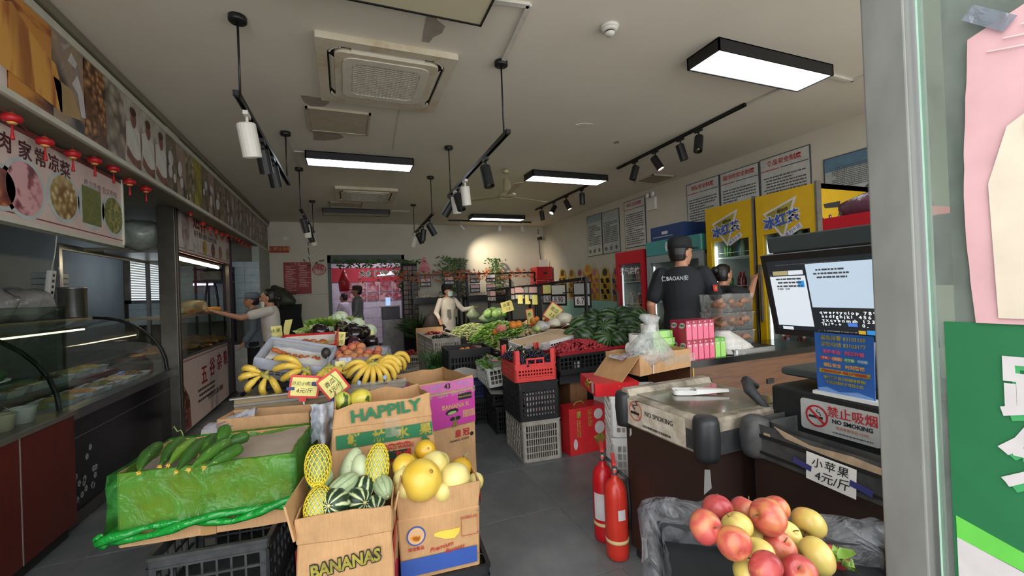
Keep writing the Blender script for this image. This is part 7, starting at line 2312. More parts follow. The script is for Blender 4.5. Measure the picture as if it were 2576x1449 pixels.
b = MB(); b.T = Fm; b.box(0, W_, 0, hgt, -.03, 0); b.build('case', K_BLACK, mo)
M_SCR = NT('screen_glow'); M_SCR.base('20262c'); M_SCR.set(.2, emit='1a222a', es=.6); M_SCR = M_SCR.m
b = MB(); b.T = Fm; b.box(.025, W_ - .02, .03, hgt - .03, 0, .001); b.build('screen', M_SCR, mo)
def scr(nm, c, es, x0, x1, y0, y1, z=.0015):
 if nm not in _mc:
  t = NT(nm); t.base(c); t.set(.3, emit=c, es=es); _mc[nm] = t.m
 b = MB(); b.T = Fm; b.box(x0, x1, y0, y1, z, z + .0008); return b.build('screen_panel', _mc[nm], mo)
uu = lambda x, y: BLc.y - at(x, y, X=1.92).y
ua, ub, uc, ud = uu(1948, 690), uu(2036, 690), uu(2041, 690), uu(2214, 690)
scr('scr_white', 'd5dde6', .55, ua, ub, .05, .285); scr('scr_blue', 'b7c9da', .6, uc, ud, .14, .335); scr('scr_tab', 'b3a77d', .4, .05, .12, .29, .31); scr('scr_white', 'd5dde6', .55, .123, .19, .29, .31); scr('scr_btn', '2f8ad0', .6, .16, .188, .232, .262, .0022)
scr('scr_white', 'd5dde6', .55, .05, .1, .03, .045); scr('scr_btn2', '4a7ad0', .6, .335, .37, .06, .075); scr('scr_gold', 'c9a53a', .5, .37, .395, .03, .045); scr('scr_btn', '2f8ad0', .6, .4, .5, .03, .048)
M_KEY = NT('key_glow'); M_KEY.base('e6eaee'); M_KEY.set(.4, emit='e6eaee', es=.7); M_KEY = M_KEY.m
for k, row in enumerate(('q w e r t y u i o p   7 8 9', ' a s d f g h j k l    4 5 6', ' z x c v b n m sh   1 2 3', 'Ta / * - +             0 . ')):
 txt(mo, row, .0185, M_KEY, Fm @ TR(uu(2060, 780), .118 - .0175 * k, .001), align='LEFT', name='keys', bold=.0003, sx=1.15)
lines(mo, Fm @ TR(.12, .255, .002), .12, .05, 3, K_GREYINK, 4); lines(mo, Fm @ TR((uc + ud) / 2, .29, .002), .2, .05, 3, K_GREYINK, 7, ragged=.3); lines(mo, Fm @ TR(.2, .338, .0), .3, .012, 1, K_GREYINK, 9); lines(mo, Fm @ TR(.037, .2, .0), .012, .2, 10, K_GREYINK, 2)
txt(mo, '0.000   0.00', .012, K_INK, Fm @ TR(.09, .225, .002))
b = MB(); b.tube([(2.0, 1.1, 1.12), (2.0, 1.1, 1.4)], .03, 10); b.build('neck', K_BLACK, mo)
cs2 = thing('customer_display', 'dark grey back of a second screen above the till monitor', 'monitor', (2.22, .9, 1.7), R(0), None, 0, R(-8))
bx('case', M_POS, cs2, 0, .03, -.3, .79, .0, .085, r=.012)
b = MB(); b.box(.005, .025, -.3, .76, -.2, .0); b.build('lower_panel', K_BLACK, cs2)
b = MB(); b.box(0, .03, .1, .16, -.6, -.2); b.build('neck', K_BLACK, cs2)
bx('cable_clip', K_WHITEPL, cs2, -.01, .0, .76, .79, -.03, .0)

# apples in a lined box
ab = thing('apple_box', 'box lined with crumpled clear plastic holding the apples', 'box', (1.02, .77, .55), R(-38))
b = MB(); ring(b, rect_pts(.3, .19, 6), rect_pts(.29, .18, 6), 0, .25); b.build('walls', mat('dark_crate', '3a3a3c', .6), ab)
bx('base', K_BLKPL, ab, -.29, .29, -.18, .18, 0, .012)
b = MB(); base = rect_pts(.31, .2, 16); rg = []
for z, off in ((.16, -.05), (.24, -.02), (.29, .005), (.31, .02), (.27, .035), (.18, .04), (.06, .035), (-.1, .03)):
 rg.append([(x * (1 + off / .31) + .022 * noise.noise(Vector((x * 13, y * 13, z * 9))), y * (1 + off / .2) + .022 * noise.noise(Vector((x * 12, y * 15, z * 9 + 5))), z + .03 * noise.noise(Vector((x * 14, y * 14, z * 3)))) for x, y in base])
b.rings(rg, False, False); b.build('plastic_liner', film('bag_clear', 'f4f6f8', 'b9bcc0', .14, .06, 16, 1, .03), ab)
for i in range(2):
 crate('black crate under the box of apples, %s' % ('lower', 'upper')[i], (1.02, .77, .272 * i), R(-38), .56, .36, .27, K_BLKPL, (10, 7), 4)
def m_apple(nm, cols, yl):
 t = NT(nm); v = t.co(); oi = t.n('ObjectInfo')
 va = t.n('VectorMath'); va.operation = 'ADD'; t.l(v, va.inputs[0]); s_ = t.n('VectorMath'); s_.operation = 'SCALE'; s_.inputs[0].default_value = (5, 9, 3); t.l(oi.outputs['Random'], s_.inputs['Scale']); t.l(s_.outputs[0], va.inputs[1])
 f = t.noise(va.outputs[0], 9, 3, .6, .4)
 sp_ = t.noise(va.outputs[0], 150, 1)
 c = t.ramp(f, [(.25 + .5 * i / (len(cols) - 1), q) for i, q in enumerate(cols)])
 t.base(t.mix(t.ramp(sp_, [(.66, '000000'), (.72, '5a5a5a')]), c, 'e6c9a0')); t.set(.36, 0, .5, .1)
 return t.m
AM = [m_apple('apple_red', ['c99a52', 'b8504a', '9a2c34', 'b8423f'], 0), m_apple('apple_yellow', ['c2854a', 'c9b25c', 'd0bc68', 'b87a55'], 0), m_apple('apple_mixed', ['c9a858', 'c98a50', 'b24a42', 'c99a58'], 0)]
def apple(m):
 b = MB(); pr = []
 for i in range(19):
  t = PI * i / 18
  z = -math.cos(t) * .037
  r_ = math.sin(t) * .041 * (1 + .06 * math.cos(t - .3))
  z -= .012 * math.exp(-(r_ / .012) ** 2) if i > 9 else -.008 * math.exp(-(r_ / .012) ** 2)
  pr.append((max(r_, .0004), z))
 b.lathe(pr, 24, True, lambda a, z: 1 + .02 * math.cos(5 * a) + .012 * math.sin(2 * a)); return b.mesh('apple', m)
ame = [apple(m) for m in AM]
ast = MB(); ast.tube([(0, 0, .024), (.002, 0, .034), (.006, 0, .04)], [.0018, .0015, .002], 5); ast = ast.mesh('stem', M_STEM)
al = [(1805, 1278, .89, 0, 'rosy one at the back left', (-30, 30)), (1875, 1283, .89, 0, 'pinkish red one at the back, stem upward', (30, 10)), (1950, 1280, .9, 2, 'dull one at the back right', (60, 30)), (1930, 1300, .8, 2, 'large yellow red one resting on top', (50, 60)), (2032, 1318, .86, 1, 'big olive yellow one at the right', (120, 20)),
  (1776, 1325, .8, 0, 'rosy one with brown scars at the left end', (70, -20)), (1852, 1325, .82, 1, 'yellow one behind the stem facing one', (-20, 30)), (1846, 1365, .75, 2, 'one facing us with its stem hollow', (75, 0)), (1905, 1350, .84, 1, 'yellow one hidden in the gap', (10, 0)), (1980, 1345, .85, 1, 'yellowish one behind the orange red one', (20, 40)),
  (1962, 1375, .78, 2, 'orange red one in the centre', (30, -20)), (1905, 1395, .76, 1, 'yellow one in front of the centre', (-40, 20)), (1925, 1430, .7, 0, 'deep red one at the front, dark specks', (60, 50)), (2052, 1400, .76, 1, 'large yellow green one at the front right', (100, 30)), (2010, 1440, .7, 0, 'bright red one at the bottom edge', (40, -20)), (2095, 1405, .8, 0, 'red one behind the large yellow green one', (20, 0)), (1890, 1440, .74, 1, 'yellow one at the bottom edge', (0, 0))]
for i, (px, py, y, k, lb, (a, c)) in enumerate(al):
 fruit('apple', 'apple, ' + lb, 'apple', ame[k], [('stem', ast)], at(px, py, Y=y), (R(a), R(c), i * 1.3), .95 if i not in (3, 4, 13) else 1.12, 'apples in the lined box')
bx('filling', K_BLKPL, ab, -.28, .28, -.17, .17, .012, .2)
greens('cabbage_leaf', 'torn green leaf at the right front of the apples', 'vegetable', at(2135, 1425, Y=.75), .02, .035, 5, M_LEAF, 3, (.03, .05), .2)

# shop front pillar and glass door
pil = MB(); pil.bbox(1.03, 1.1, .478, .552, 0, 3.05, .004)
struct('pillar', pil, mat('grey_jamb', '62625e', .4, .1, .3, 5, 0, c2='7d7d78', stretch=(1, 1, .4)))
M_PGL = glass('door_glass', 'd9e9e0', .06, 'a7aaa4', .35, (1, 3, .8))
dg = thing('door_2', 'green edged glass door leaf with posters at the right picture edge', 'door', (1.05, .465, 0)); dg['kind'] = 'structure'; del dg['category']; del dg['label']
bx('glass_leaf', M_PGL, dg, -.005, .005, -.9, 0, .02, 3.0)
bx('glass_edge', mat('glass_edge_green', 'a9cdb9', .15), dg, -.0052, .0052, -.001, .002, .02, 3.0)
bx('wall_patch', mat('dirty_wall', '4b4f4a', .8, 0, .45, 7, 0, c2='8f928a', stretch=(1, .5, 2)), dg, .05, .06, -.9, -.012, .0, 3.0)
ps = thing('green_poster', 'green poster with large white characters on the glass door', 'poster', (1.043, .44, 0))
M_PGR = mat('poster_green', '226a40', .45, 0, .1, 4)
b = MB(); b.box(-.001, .001, -.6, .005, .6, 1.46); b.build('sheet', M_PGR, ps)
F = FL(-.0015, 0, 0)
txt(ps, '踏', .115, mat('poster_outline', '3f9a5c', .5), F @ TR(.065 + .065, 1.335), bold=.001); txt(ps, '踏', .115, I_WHITE, F @ TR(.057 + .065, 1.345, .001), bold=.0035)
txt(ps, '分', .115, mat('poster_outline', '3f9a5c', .5), F @ TR(.075 + .05, 1.222), bold=.001); txt(ps, '分', .115, I_WHITE, F @ TR(.067 + .05, 1.232, .001), bold=.0035)
b = MB(); b.T = F; b.prism([(-.0, 1.1), (-.0, 1.06), (.6, .95), (.6, 1.0), (.2, 1.045)], 0, .0008); b.build('print', mat('poster_lime', '63c04a', .5), ps)
b = MB(); b.T = F; b.prism([(-.0, 1.06), (-.0, .6), (.6, .6), (.6, .95), (.2, 1.02)][::1], 0, .0008); b.build('print', I_WHITE, ps)
ps = thing('pink_poster', 'crumpled faded pink poster taped to the glass door', 'poster', (1.04, .4, 0))
b = MB(); b.sheet(14, 20, lambda u, v: (.004 * noise.noise(Vector((u * 9, v * 12, 1))) - .002, .008 * math.sin(v * 4) - .4 * u, 1.46 + .5 * v * (1 + .25 * u))); b.build('sheet', mat('faded_pink', 'cfa3a6', .6, 0, .1, 5), ps)
b = MB(); b.T = FL(-.006, 0, 0); b.prism([(.03, 1.47), (.5, 1.47), (.5, 1.88), (.12, 1.84), (.05, 1.79), (.025, 1.7)], 0, .001); b.build('print', mat('faded_cream', 'd3c6b2', .6, 0, .08), ps)
for ch, x, z, s_ in (('品', .095, 1.79, .055), ('优', .12, 1.725, .03), ('惠', .12, 1.69, .03)):
 txt(ps, ch, s_, mat('faded_rose', 'b97a80', .6), FL(-.0075, -x, z))
for k in range(4):
 b = MB(); b.T = FL(-.006, 0, 0) @ TR(.05 + .02 * k, 1.92 + .012 * k, 0, 0, 0, R(-15)); b.prism(rc_(-.02, .03, -.001, .001), 0, .0006); b.build('print', mat('faded_line', 'e0c4c4', .6), ps)
b = MB(); b.T = FL(-.01, 0, 0) @ TR(.025, 1.99, 0, 0, 0, R(-45)); b.prism(rc_(-.02, .05, -.012, .012), 0, .001); b.build('tape', film('grey_tape', 'dfe3e8', '9aa0aa', .45, .1), ps)

# stack of white crates with cartons on top
for i in range(3):
 crate('white crate of the tall stack beside the freezer, %s' % ('lowest', 'middle', 'topmost')[i], (1.87, 2.5, .275 * i), R(-28), .36, .42, .272, K_WHITEPL if i else K_GREYPL, (10, 10), 4, bar=.009, band=.05)
rg_ = thing('gift_carton', 'flat red gift carton with a yellow handle on the white crates', 'box', (1.7, 2.56, .827), R(-16))
bx('body', mat('gift_red', 'c8242a', .35), rg_, -.14, .16, -.19, .19, 0, .085)
b = MB(); b.T = frame((-.142, 0, 0), (0, -1, 0), (0, 0, 1)); b.tube([(.02, .085, 0), (.03, .075, .01), (.1, .075, .01), (.11, .085, 0)], .007, 5); b.build('handle', I_YEL, rg_)
txt(rg_, '纯牛奶', .04, I_YEL, frame((-.141, -.0, .035), (0, -1, 0), (0, 0, 1)))
fprint(rg_, frame((-.1405, -.13, .05), (0, -1, 0), (0, 0, 1)), rc_(-.02, .02, -.035, .035), I_WHITE)
bc_ = carton('brown carton with one long flap hanging out, bag of garlic on top', (2.1, 2.6, .93), R(9), .54, .34, [(0, 0, 0), (.06, 0, 0), (.135, 0, 0)], K_CARD, seed=41, rough=.004, rimj=.006)
b = MB(); b.T = TR(-.268, -.02, .132, 0, R(45), R(-6)); b.box(-.004, .0, -.16, .16, -.25, .0); b.build('flap', K_CARD, bc_)
b = MB(); b.box(-.26, .26, -.16, .16, .045, .055); b.build('inner_flap', K_CARD2, bc_)
bx('tape', film('clear_tape', 'ffffff', 'cfc4b0', .18, .08), bc_, -.03, .31, -.1725, -.171, .04, .1)
b = MB(); b.T = TR(-.12, -.1745, .0); b.box(-.03, -.022, -.001, 0, 0, .112); b.build('torn_edge', I_WHITE, bc_)
gb = thing('garlic_bag', 'knotted clear plastic bag with pale garlic on the brown carton', 'bag', (2.03, 2.52, 1.0), R(5))
b = MB(); b.loft([(0, 0, -.02, .16, .1), (.0, -.02, .05, .21, .13), (0, 0, .11, .17, .11), (.03, 0, .19, .09, .06), (.06, 0, .27, .035, .03), (.05, 0, .31, .07, .045), (.03, 0, .335, .03, .03)], 28); jit(b, .035, 9, 4); b.build('bag', film('bag_clear2', 'ffffff', 'd0d2d0', .38, .1, 18, 1, .02), gb)
b = MB(); r = random.Random(1)
for i in range(70):
 a, q = r.uniform(0, 2 * PI), r.random() ** .5
 b.ball((.15 * q * math.cos(a), .09 * q * math.sin(a), .01 + .06 * r.random() * (1.2 - q)), .024, .02, .02, 7, 5)
b.build('garlic', mat('garlic_white', 'ddd5b4', .6, 0, .12, 20), gb, 'stuff')
for i, (px, rx_, lb) in enumerate([((1592, 878), 80, 'lying on its side, dark core showing'), ((1600, 850), 0, 'lying flat on the other'), ((1630, 825), 0, 'half hidden behind the plastic bag')]):
 o = thing('tape_roll', 'white roll of tape, ' + lb, 'tape roll', at(*px, Y=2.68), R(20), None, R(rx_), 0)
 b = MB(); ring(b, el(0, 0, .055, .055, 28), el(0, 0, .036, .036, 28), -.03, .03); b.build('roll', K_WHITE, o)
 b = MB(); ring(b, el(0, 0, .036, .036, 28), el(0, 0, .032, .032, 28), -.03, .03); b.build('core', mat('core_brown', '5a4030', .8), o)
b = MB(); b.sheet(12, 8, lambda u, v: (1.76 + .24 * u, 2.45 + .2 * v, 1.04 + .05 * math.sin(PI * u) * (1 - v) + .03 * noise.noise(Vector((u * 8, v * 8, 2))))); tag(b.build('newspaper', photo('newsprint', 'd2d2d6', ['e2e2e6', 'b9bbc6', 'a5555c'], 14, 'noise', .5)), 'crumpled printed plastic wrap in the brown carton', 'wrapper')
fb = thing('milk_carton_box', 'upright red gift carton printed 纯牛奶 on the floor', 'box', (2.08, 3.58, 0), R(2))
bx('body', mat('gift_red', 'c8242a', .35), fb, -.2, .2, -.1, .1, 0, .43)
F = FF(0, -.101, 0)
for k, ch in enumerate('纯牛奶'):
 txt(fb, ch, .06, I_YEL, F @ TR(.03, .27 + .055 * k, 0, 0, 0, R(90)))
fprint(fb, F, rc_(-.115, -.075, .34, .4), I_YEL); lines(fb, F @ TR(-.1, .24, 0, 0, 0, R(90)), .16, .05, 2, I_YEL, 1)
fprint(fb, F, el(-.14, .1, .022, .05, 18), I_WHITE); fprint(fb, F, el(.13, .22, .055, .06, 18), I_WHITE); fprint(fb, F, el(.12, .35, .05, .05, 14), I_WHITE); fprint(fb, F, [(.06, .14), (.15, .17), (.19, .12), (.15, .04), (.11, .05)], I_YEL)
b = MB(); b.tube([(-.09, 0, .43), (-.06, 0, .46), (.0, 0, .465), (.03, 0, .43)], .006, 6); b.build('handle', I_YEL, fb)
# fire extinguishers
for i, (px, s_, lb) in enumerate((((1535, 1365), 1.0, 'farther red fire extinguisher with hose and white label'), ((1568, 1412), .98, 'nearer red fire extinguisher, orange tint, small square label'))):
 p = at(*px, Z=0)
 o = thing('fire_extinguisher', lb, 'fire extinguisher', (p.x, p.y + .05, 0), R(-30), 'fire extinguishers', s=s_)
 b = MB(); b.lathe([(.055, 0), (.064, .01), (.066, .05), (.066, .36), (.06, .41), (.042, .445), (.02, .46), (.02, .48)], 22); b.build('cylinder', mat('extinguisher_red_%d' % i, ('b8161f', 'c43224')[i], .3, 0, .08), o)
 b = MB(); b.lathe([(.0665, .1), (.0675, .105), (.0675, .115), (.0665, .12)], 22); b.build('band', mat('band_cream', 'd6c08a'), o)
 b = MB(); b.tube([(0, 0, .47), (0, 0, .52)], .018, 10); b.build('valve', K_STEELD, o)
 for dz in (.5, .54):
  b = MB(); b.hexa([(-.01, -.02, dz), (.01, -.02, dz), (.012, .12, dz + .01), (-.012, .12, dz + .01), (-.01, -.02, dz + .01), (.01, -.02, dz + .01), (.012, .12, dz + .02), (-.012, .12, dz + .02)]); b.build('lever', K_RED, o)
 b = MB(); b.tube([(.02, 0, .5), (.07, -.0, .46), (.078, 0, .3), (.075, 0, .16)], .009, 8); b.build('hose', K_BLKPL, o)
 b = MB(); b.sheet(6, 1, lambda u, v: (.0672 * math.cos(R(-150 + 60 * u)), .0672 * math.sin(R(-150 + 60 * u)), .14 + .16 * v)) if not i else b.sheet(4, 1, lambda u, v: (.0672 * math.cos(R(-85 + 40 * u)), .0672 * math.sin(R(-85 + 40 * u)), .24 + .06 * v)); b.build('label', I_WHITE, o)
# ---------------------------------------------------------------- counter, fridges, right wall
ct = thing('cashier_counter', 'wooden cashier counter with a glossy black top', 'counter', (2.46, 2.56, 0))
bx('front', wood('counter_wood', '553827', '6f4d35', 1.5, (1, 8, 14), .4), ct, .03, 1.6, 0, .5, 0, .9)
bx('end_board', wood('counter_wood', '6d4a33', '86603f'), ct, 0, .022, 0, .5, 0, .9)
bx('trim', mat('brass_trim', 'b59a52', .3, .6), ct, .02, .034, -.006, 0, 0, .9)
bx('top', mat('black_top', '101314', .1), ct, -.02, 1.62, -.02, .52, .9, .95)
bx('socket', K_BLKPL, ct, .82, .9, -.012, 0, .68, .72, r=.004)
def m_mk(c): return mat('carton_' + c, c, .35, 0, .08)
def milk(p, side, front, tone, label, grp, rot=(0, 0, 0), h=.155):
 o = thing('juice_carton', label, 'juice carton', p, 0, grp); o.rotation_euler = rot
 bx('body', m_mk(side), o, -.0275, .0275, 0, .085, 0, h)
 bx('front_panel', m_mk(front), o, -.024, .024, -.001, 0, .006, h - .03)
 F_ = FF(0, -.0015, 0); fprint(o, F_, el(.0, h - .04, .012, .009, 10), I_WHITE, 0, 'logo_print'); fprint(o, F_, el(-.008, h - .014, .007, .007, 8), I_WHITE, 0, 'logo_print')
 fprint(o, FL(-.0285, .042, 0), el(0, h - .04, .034, .022, 12, .3), I_WHITE, 0, 'logo_print'); txt(o, '优酸乳', .02, I_GREEN, FL(-.03, .042, h - .04))
 return o
for k in range(2):
 for j in range(2):
  for i in range(5):
   milk((2.475 + .0575 * i, 2.57 + .088 * j, .95 + .156 * k), 'a82a44', 'e06a86', 0, 'pink strawberry juice carton, %s layer, %s row, %s from the left' % (('lower', 'upper')[k], ('front', 'rear')[j], ordn[i]), 'pink juice cartons on the counter')
for i in range(2):
 milk((2.764 + .0575 * i, 2.57, .95), '6ab04a', '9ad06a', 0, 'upright green juice carton beside the pink ones, %s' % ('left', 'right')[i], 'green juice cartons')
for k in range(4):
 milk((2.21, 2.66 + .004 * k, .992 + .056 * k), '7cc24e', 'a4d878', 0, 'green juice carton lying flat, %s from the bottom of its pile' % ordn[k], 'green juice cartons', (0, R(90), R(-4 + 5 * (k % 2))), .2)
o = thing('steel_tray', 'shallow steel tray on the black counter top', 'tray', (3.18, 2.69, .951))
b = MB(); ring(b, rrect(.24, .13, .03), rrect(.22, .11, .03), 0, .04); b.build('rim', K_STEEL, o); bx('base', K_STEELD, o, -.22, .22, -.11, .11, 0, .006)
b = MB(); b.loft([(0, 0, 0, .22, .12), (-.02, 0, .06, .2, .11), (-.08, 0, .13, .12, .08), (-.12, 0, .19, .05, .04)], 22); jit(b, .04, 8, 2); o = tag(b.build('white_bag', film('milk_bag', 'ffffff', 'cfccc4', .8, .3)), 'crumpled milky plastic bag heaped in the steel tray', 'bag'); o.location = (3.08, 2.69, .96)
M_CRO = mat('croissant', 'a8652f', .5, 0, .35, 14, 0, c2='7a4420')
cro = MB(); cro.tube([(-.05, .02, 0), (-.03, 0, .01), (0, -.012, .016), (.03, 0, .01), (.05, .02, 0)], [.006, .022, .03, .022, .006], 8); cro = cro.mesh('croissant', M_CRO)
for k in range(3):
 z = .951 + .165 * k
 o = thing('pastry_tub', 'clear ribbed pastry tub, %s of the stack on the counter' % ('bottom one', 'middle one', 'top one')[k], 'tub', (3.28, 2.93, z))
 b = MB(); b.rings([[(x * s_, y * s_, zz) for x, y in rrect(.21, .13, .03)] for s_, zz in ((.94, 0), (1, .15), (1.04, .155), (1.0, .16))], True, False, True); b.build('tub', film('tub_clear', 'ffffff', 'c9c9c4', .18, .1, 40), o)
 for i in range(12 if k < 2 else 5):
  c_ = put('croissant', cro); place(c_, (3.14 + .09 * (i % 4), 2.85 + .075 * (i // 4), z + .045 + .035 * (i % 2)), (0, 0, i)); tag(c_, 'brown croissant in the %s pastry tub, %s one' % (('bottom', 'middle', 'top')[k], ordn[i]), 'pastry', 'croissants in the %s tub' % ('bottom', 'middle', 'top')[k])

def bottle_me(c, h=.21, r=.031):
 b = MB(); b.lathe([(r * .9, 0), (r, .01), (r, h * .62), (r * .45, h * .86), (r * .42, h * .93)], 12); return b.mesh('body', mat('drink_' + c, c, .15, 0, .15, 20))
cb_ = MB(); cb_.lathe([(.015, .19), (.016, .215), (.001, .216)], 10)
caps = [cb_.mesh('cap', mat('cap_' + c, c, .4)) for c in ('e6e6e6', 'c2403a')]
drinks = [bottle_me(c) for c in ('6a3a24', 'a83a30', '9ab8a0', '5f8fa8', '3f7a3a', 'b5793a', '7a2030', '8a90b8')]
M_FGL = glass('fridge_glass', 'f2f6f4', .08)
def fridge(label, y0, y1, X, D, H, door, band, inner, shelves, seedn, grp, head=None, lit=1.2):
 """upright drinks fridge, door towards the shop (facing left)"""
 o = thing('drinks_fridge', label, 'fridge', (X, y0, 0), 0, None)
 W = y1 - y0
 M_IN = mat('fridge_inner', inner, .5)
 b = MB(); b.box(.06, D, 0, .03, .1, H); b.box(.06, D, W - .03, W, .1, H); b.box(.06, D, 0, W, H - .05, H); b.box(.06, D, 0, W, .1, .16); b.box(D - .03, D, 0, W, .1, H); b.build('cabinet', door, o)
 b = MB(); b.box(D - .04, D - .03, .03, W - .03, .16, H - .05); b.box(.09, D - .03, .03, .035, .16, H - .05); b.box(.09, D - .03, W - .035, W - .03, .16, H - .05); b.build('lining', M_IN, o)
 s, tp = .07, band
 b = MB(); b.box(0, .05, 0, s, .14, H); b.box(0, .05, W - s, W, .14, H); b.box(0, .05, s, W - s, H - tp, H); b.box(0, .05, s, W - s, .14, .3); b.build('door_frame', head or door, o)
 bx('door_glass', M_FGL, o, .02, .03, s, W - s, .3, H - tp)
 bx('plinth', K_BLACK, o, .04, D, .02, W - .02, 0, .1)
 bx('handle', K_STEELD, o, -.03, -.0, W - .05, W - .03, H * .45, H * .7)
 t = NT('fridge_light'); t.base('ffffff'); t.set(.5, emit='f2f8ff', es=lit * 4)
 bx('light_strip', t.m, o, .07, .085, W - .085, W - .065, .35, H - tp - .05)
 r = random.Random(seedn)
 for k, z in enumerate(shelves):
  bx('shelf', M_IN, o, .1, D - .05, .04, W - .04, z - .015, z)
  b = MB(); b.tube([(.1, .06, z + .05), (.1, W - .1, z + .05)], .004, 5); b.build('shelf_rail', K_WHITE, o)
  for i in range(6):
   q = thing('drink_bottle', 'drink bottle, %s shelf from top, %s from the left, %s' % (ordn[k], ordn[5 - i], grp), 'bottle', (X + .15 + .05 * (i % 2), y0 + .1 + (W - .2) * i / 5.2, z), 0, 'bottles, ' + grp)
   put('body', drinks[(r.randrange(3) + 2 * k + seedn) % 8], q); put('cap', caps[r.randrange(2)], q)
 return o
M_YEL = mat('fridge_yellow', 'c9a00f', .3, 0, .05)
M_REDF = mat('fridge_red', 'b8202c', .3, 0, .06)
f1 = fridge('nearer yellow drinks fridge, its bare side with a black logo facing the street', 2.68, 3.32, 4.2, .8, 2.46, M_YEL, .42, 'c2cbc8', (2.0, 1.62, 1.2, .75), 1, 'nearer yellow fridge', lit=.5)
f2 = fridge('farther yellow drinks fridge with the brightly lit left strip', 3.35, 4.01, 4.2, .8, 2.46, M_YEL, .42, 'd2dcda', (1.85, 1.45, 1.05, .6), 2, 'farther yellow fridge', lit=3)
for o, W in ((f1, .64), (f2, .66)):
 bx('edge_strip', K_STEELD, o, -.008, .06, -.012, .008, .1, 2.48)
 F = FL(-.004, W * .55, 2.16)
 fprint(o, F, [(-.2, .1), (.17, .22), (.02, -.2)], I_WHITE, 0, 'logo_print'); fprint(o, F, [(-.17, .085), (.13, .185), (.015, -.15)], I_YEL, .001, 'logo_print')
 txt(o, '冰红茶', .13, I_WHITE, F @ TR(0, 0, .002, 0, 0, R(8)), bold=.012, name='logo'); txt(o, '冰红茶', .13, I_BLUE, F @ TR(0, 0, .0032, 0, 0, R(8)), bold=.004, name='logo')
 txt(o, '康师傅', .04, I_BLACK, F @ TR(.02, .1, .003, 0, 0, R(8)), name='logo'); txt(o, '冰力十足', .045, I_BLUE, F @ TR(.12, -.12, .003, 0, 0, R(28)), name='logo')
 fprint(o, F @ TR(.12, -.12, .0015, 0, 0, R(28)), rc_(-.1, .1, -.03, .03), I_WHITE, 0, 'logo_print')
F = FF(.4, -.002, 2.1)
fprint(f1, F, [(-.3, .16), (-.05, .2), (-.06, .14), (-.28, .12)], mat('print_ink_blue', '23262e'), 0, 'logo_print'); txt(f1, '冰红茶', .22, mat('print_ink_blue', '23262e'), F @ TR(0, -.04, 0, 0, 0, R(8)), bold=.01, name='logo'); txt(f1, '冰红茶', .22, mat('logo_sand', 'b5a98a'), F @ TR(0, -.04, .002, 0, 0, R(8)), bold=-.002, name='logo')
f3 = fridge('red framed drinks fridge in the row against the right wall', 5.22, 5.92, 4.2, .75, 2.1, M_REDF, .2, '8f9391', (1.62, 1.22, .8), 3, 'red fridge', lit=.25)
txt(f3, '元气森林', .12, I_WHITE, FL(.015, .36, 1.78), bold=.003, name='logo')
f4 = fridge('wide grey fridge with a teal header, behind the guard', 4.1, 5.17, 4.22, .75, 1.97, mat('fridge_grey', '8d9290', .4), .1, 'a9b3b2', (1.3, .8), 4, 'grey fridge', lit=.4)
bx('header', mat('header_teal', '4a8f8a', .4, 0, .06), f4, -.01, .7, 0, 1.07, 1.97, 2.18, r=.02); fprint(f4, FL(-.011, .62, 2.08), el(0, 0, .03, .07, 12), mat('print_milk', 'c9d6d2'), 0, 'bottle_print'); fprint(f4, FL(-.011, .52, 2.06), el(0, 0, .05, .05, 12), mat('print_peach', 'c9b89a'), 0, 'fruit_print')
o = thing('appliance_box', 'dark blue appliance box lying on top of the teal headed fridge', 'box', (4.5, 4.75, 2.18)); bx('body', mat('box_navy', '1f3a6a', .5, 0, .08), o, -.28, .2, -.35, .3, 0, .2); fprint(o, FL(-.281, .05, .1), rc_(-.02, .1, -.02, .02), I_WHITE)
lines(o, FL(-.281, .05, .05), .4, .03, 1, K_GREYPL, 1)
o = thing('red_tub', 'red tub filled with a purple plastic bag standing high beside the pillar', 'tub', (2.62, 1.36, 1.78)); bx('tub', M_REDF, o, -.13, .3, -.2, .2, 0, .1); bx('post', K_BLACK, o, .05, .1, -.03, .03, -1.78, 0)
b = MB(); b.ball((.05, 0, .12), .17, .19, .1, 16, 10); jit(b, .04, 9); b.build('bag', film('purple_bag', 'b58aa0', '6a4458', .75, .2), o)
# notices on the right wall
def poster(label, y0, y1, z0, z1, title, seed, c='c9c8c2', band=None):
 o = thing('wall_notice', label, 'notice', (XR, (y0 + y1) / 2, (z0 + z1) / 2)); w_, h_ = y1 - y0, z1 - z0
 bx('frame', mat('frame_slate', '4a5058', .5), o, -.014, 0, -w_ / 2, w_ / 2, -h_ / 2, h_ / 2); bx('sheet', mat('sheet_' + c, c, .3), o, -.016, -.013, -w_ / 2 + .012, w_ / 2 - .012, -h_ / 2 + .012, h_ / 2 - .012)
 F = FL(-.017, 0, 0)
 if title:
  txt(o, title, w_ * .115, I_RED, F @ TR(0, h_ / 2 - .09), bold=.001)
  fprint(o, F, rc_(-w_ / 2 + .02, -.06, h_ / 2 - .175, h_ / 2 - .165), I_RED); fprint(o, F, rc_(-.04, w_ / 2 - .02, h_ / 2 - .175, h_ / 2 - .165), mat('rule_slate', '3a4658'))
  lines(o, F @ TR(0, -.1), w_ * .84, h_ - .3, max(6, int(h_ * 17)), K_GREYINK, seed)
 else:
  if band: fprint(o, F, rc_(-w_ / 2 + .012, w_ / 2 - .012, h_ / 2 - .16, h_ / 2 - .012), mat('band_' + band, band))
  lines(o, F @ TR(0, .0), w_ * .8, h_ * .5, 12, K_GREYINK, seed, ragged=.6)
  for k in range(3): fprint(o, F, el(-w_ * .3 + w_ * .3 * k, -h_ * .38, .05, .04, 9, k), mat('print_grove', '5a6358'))
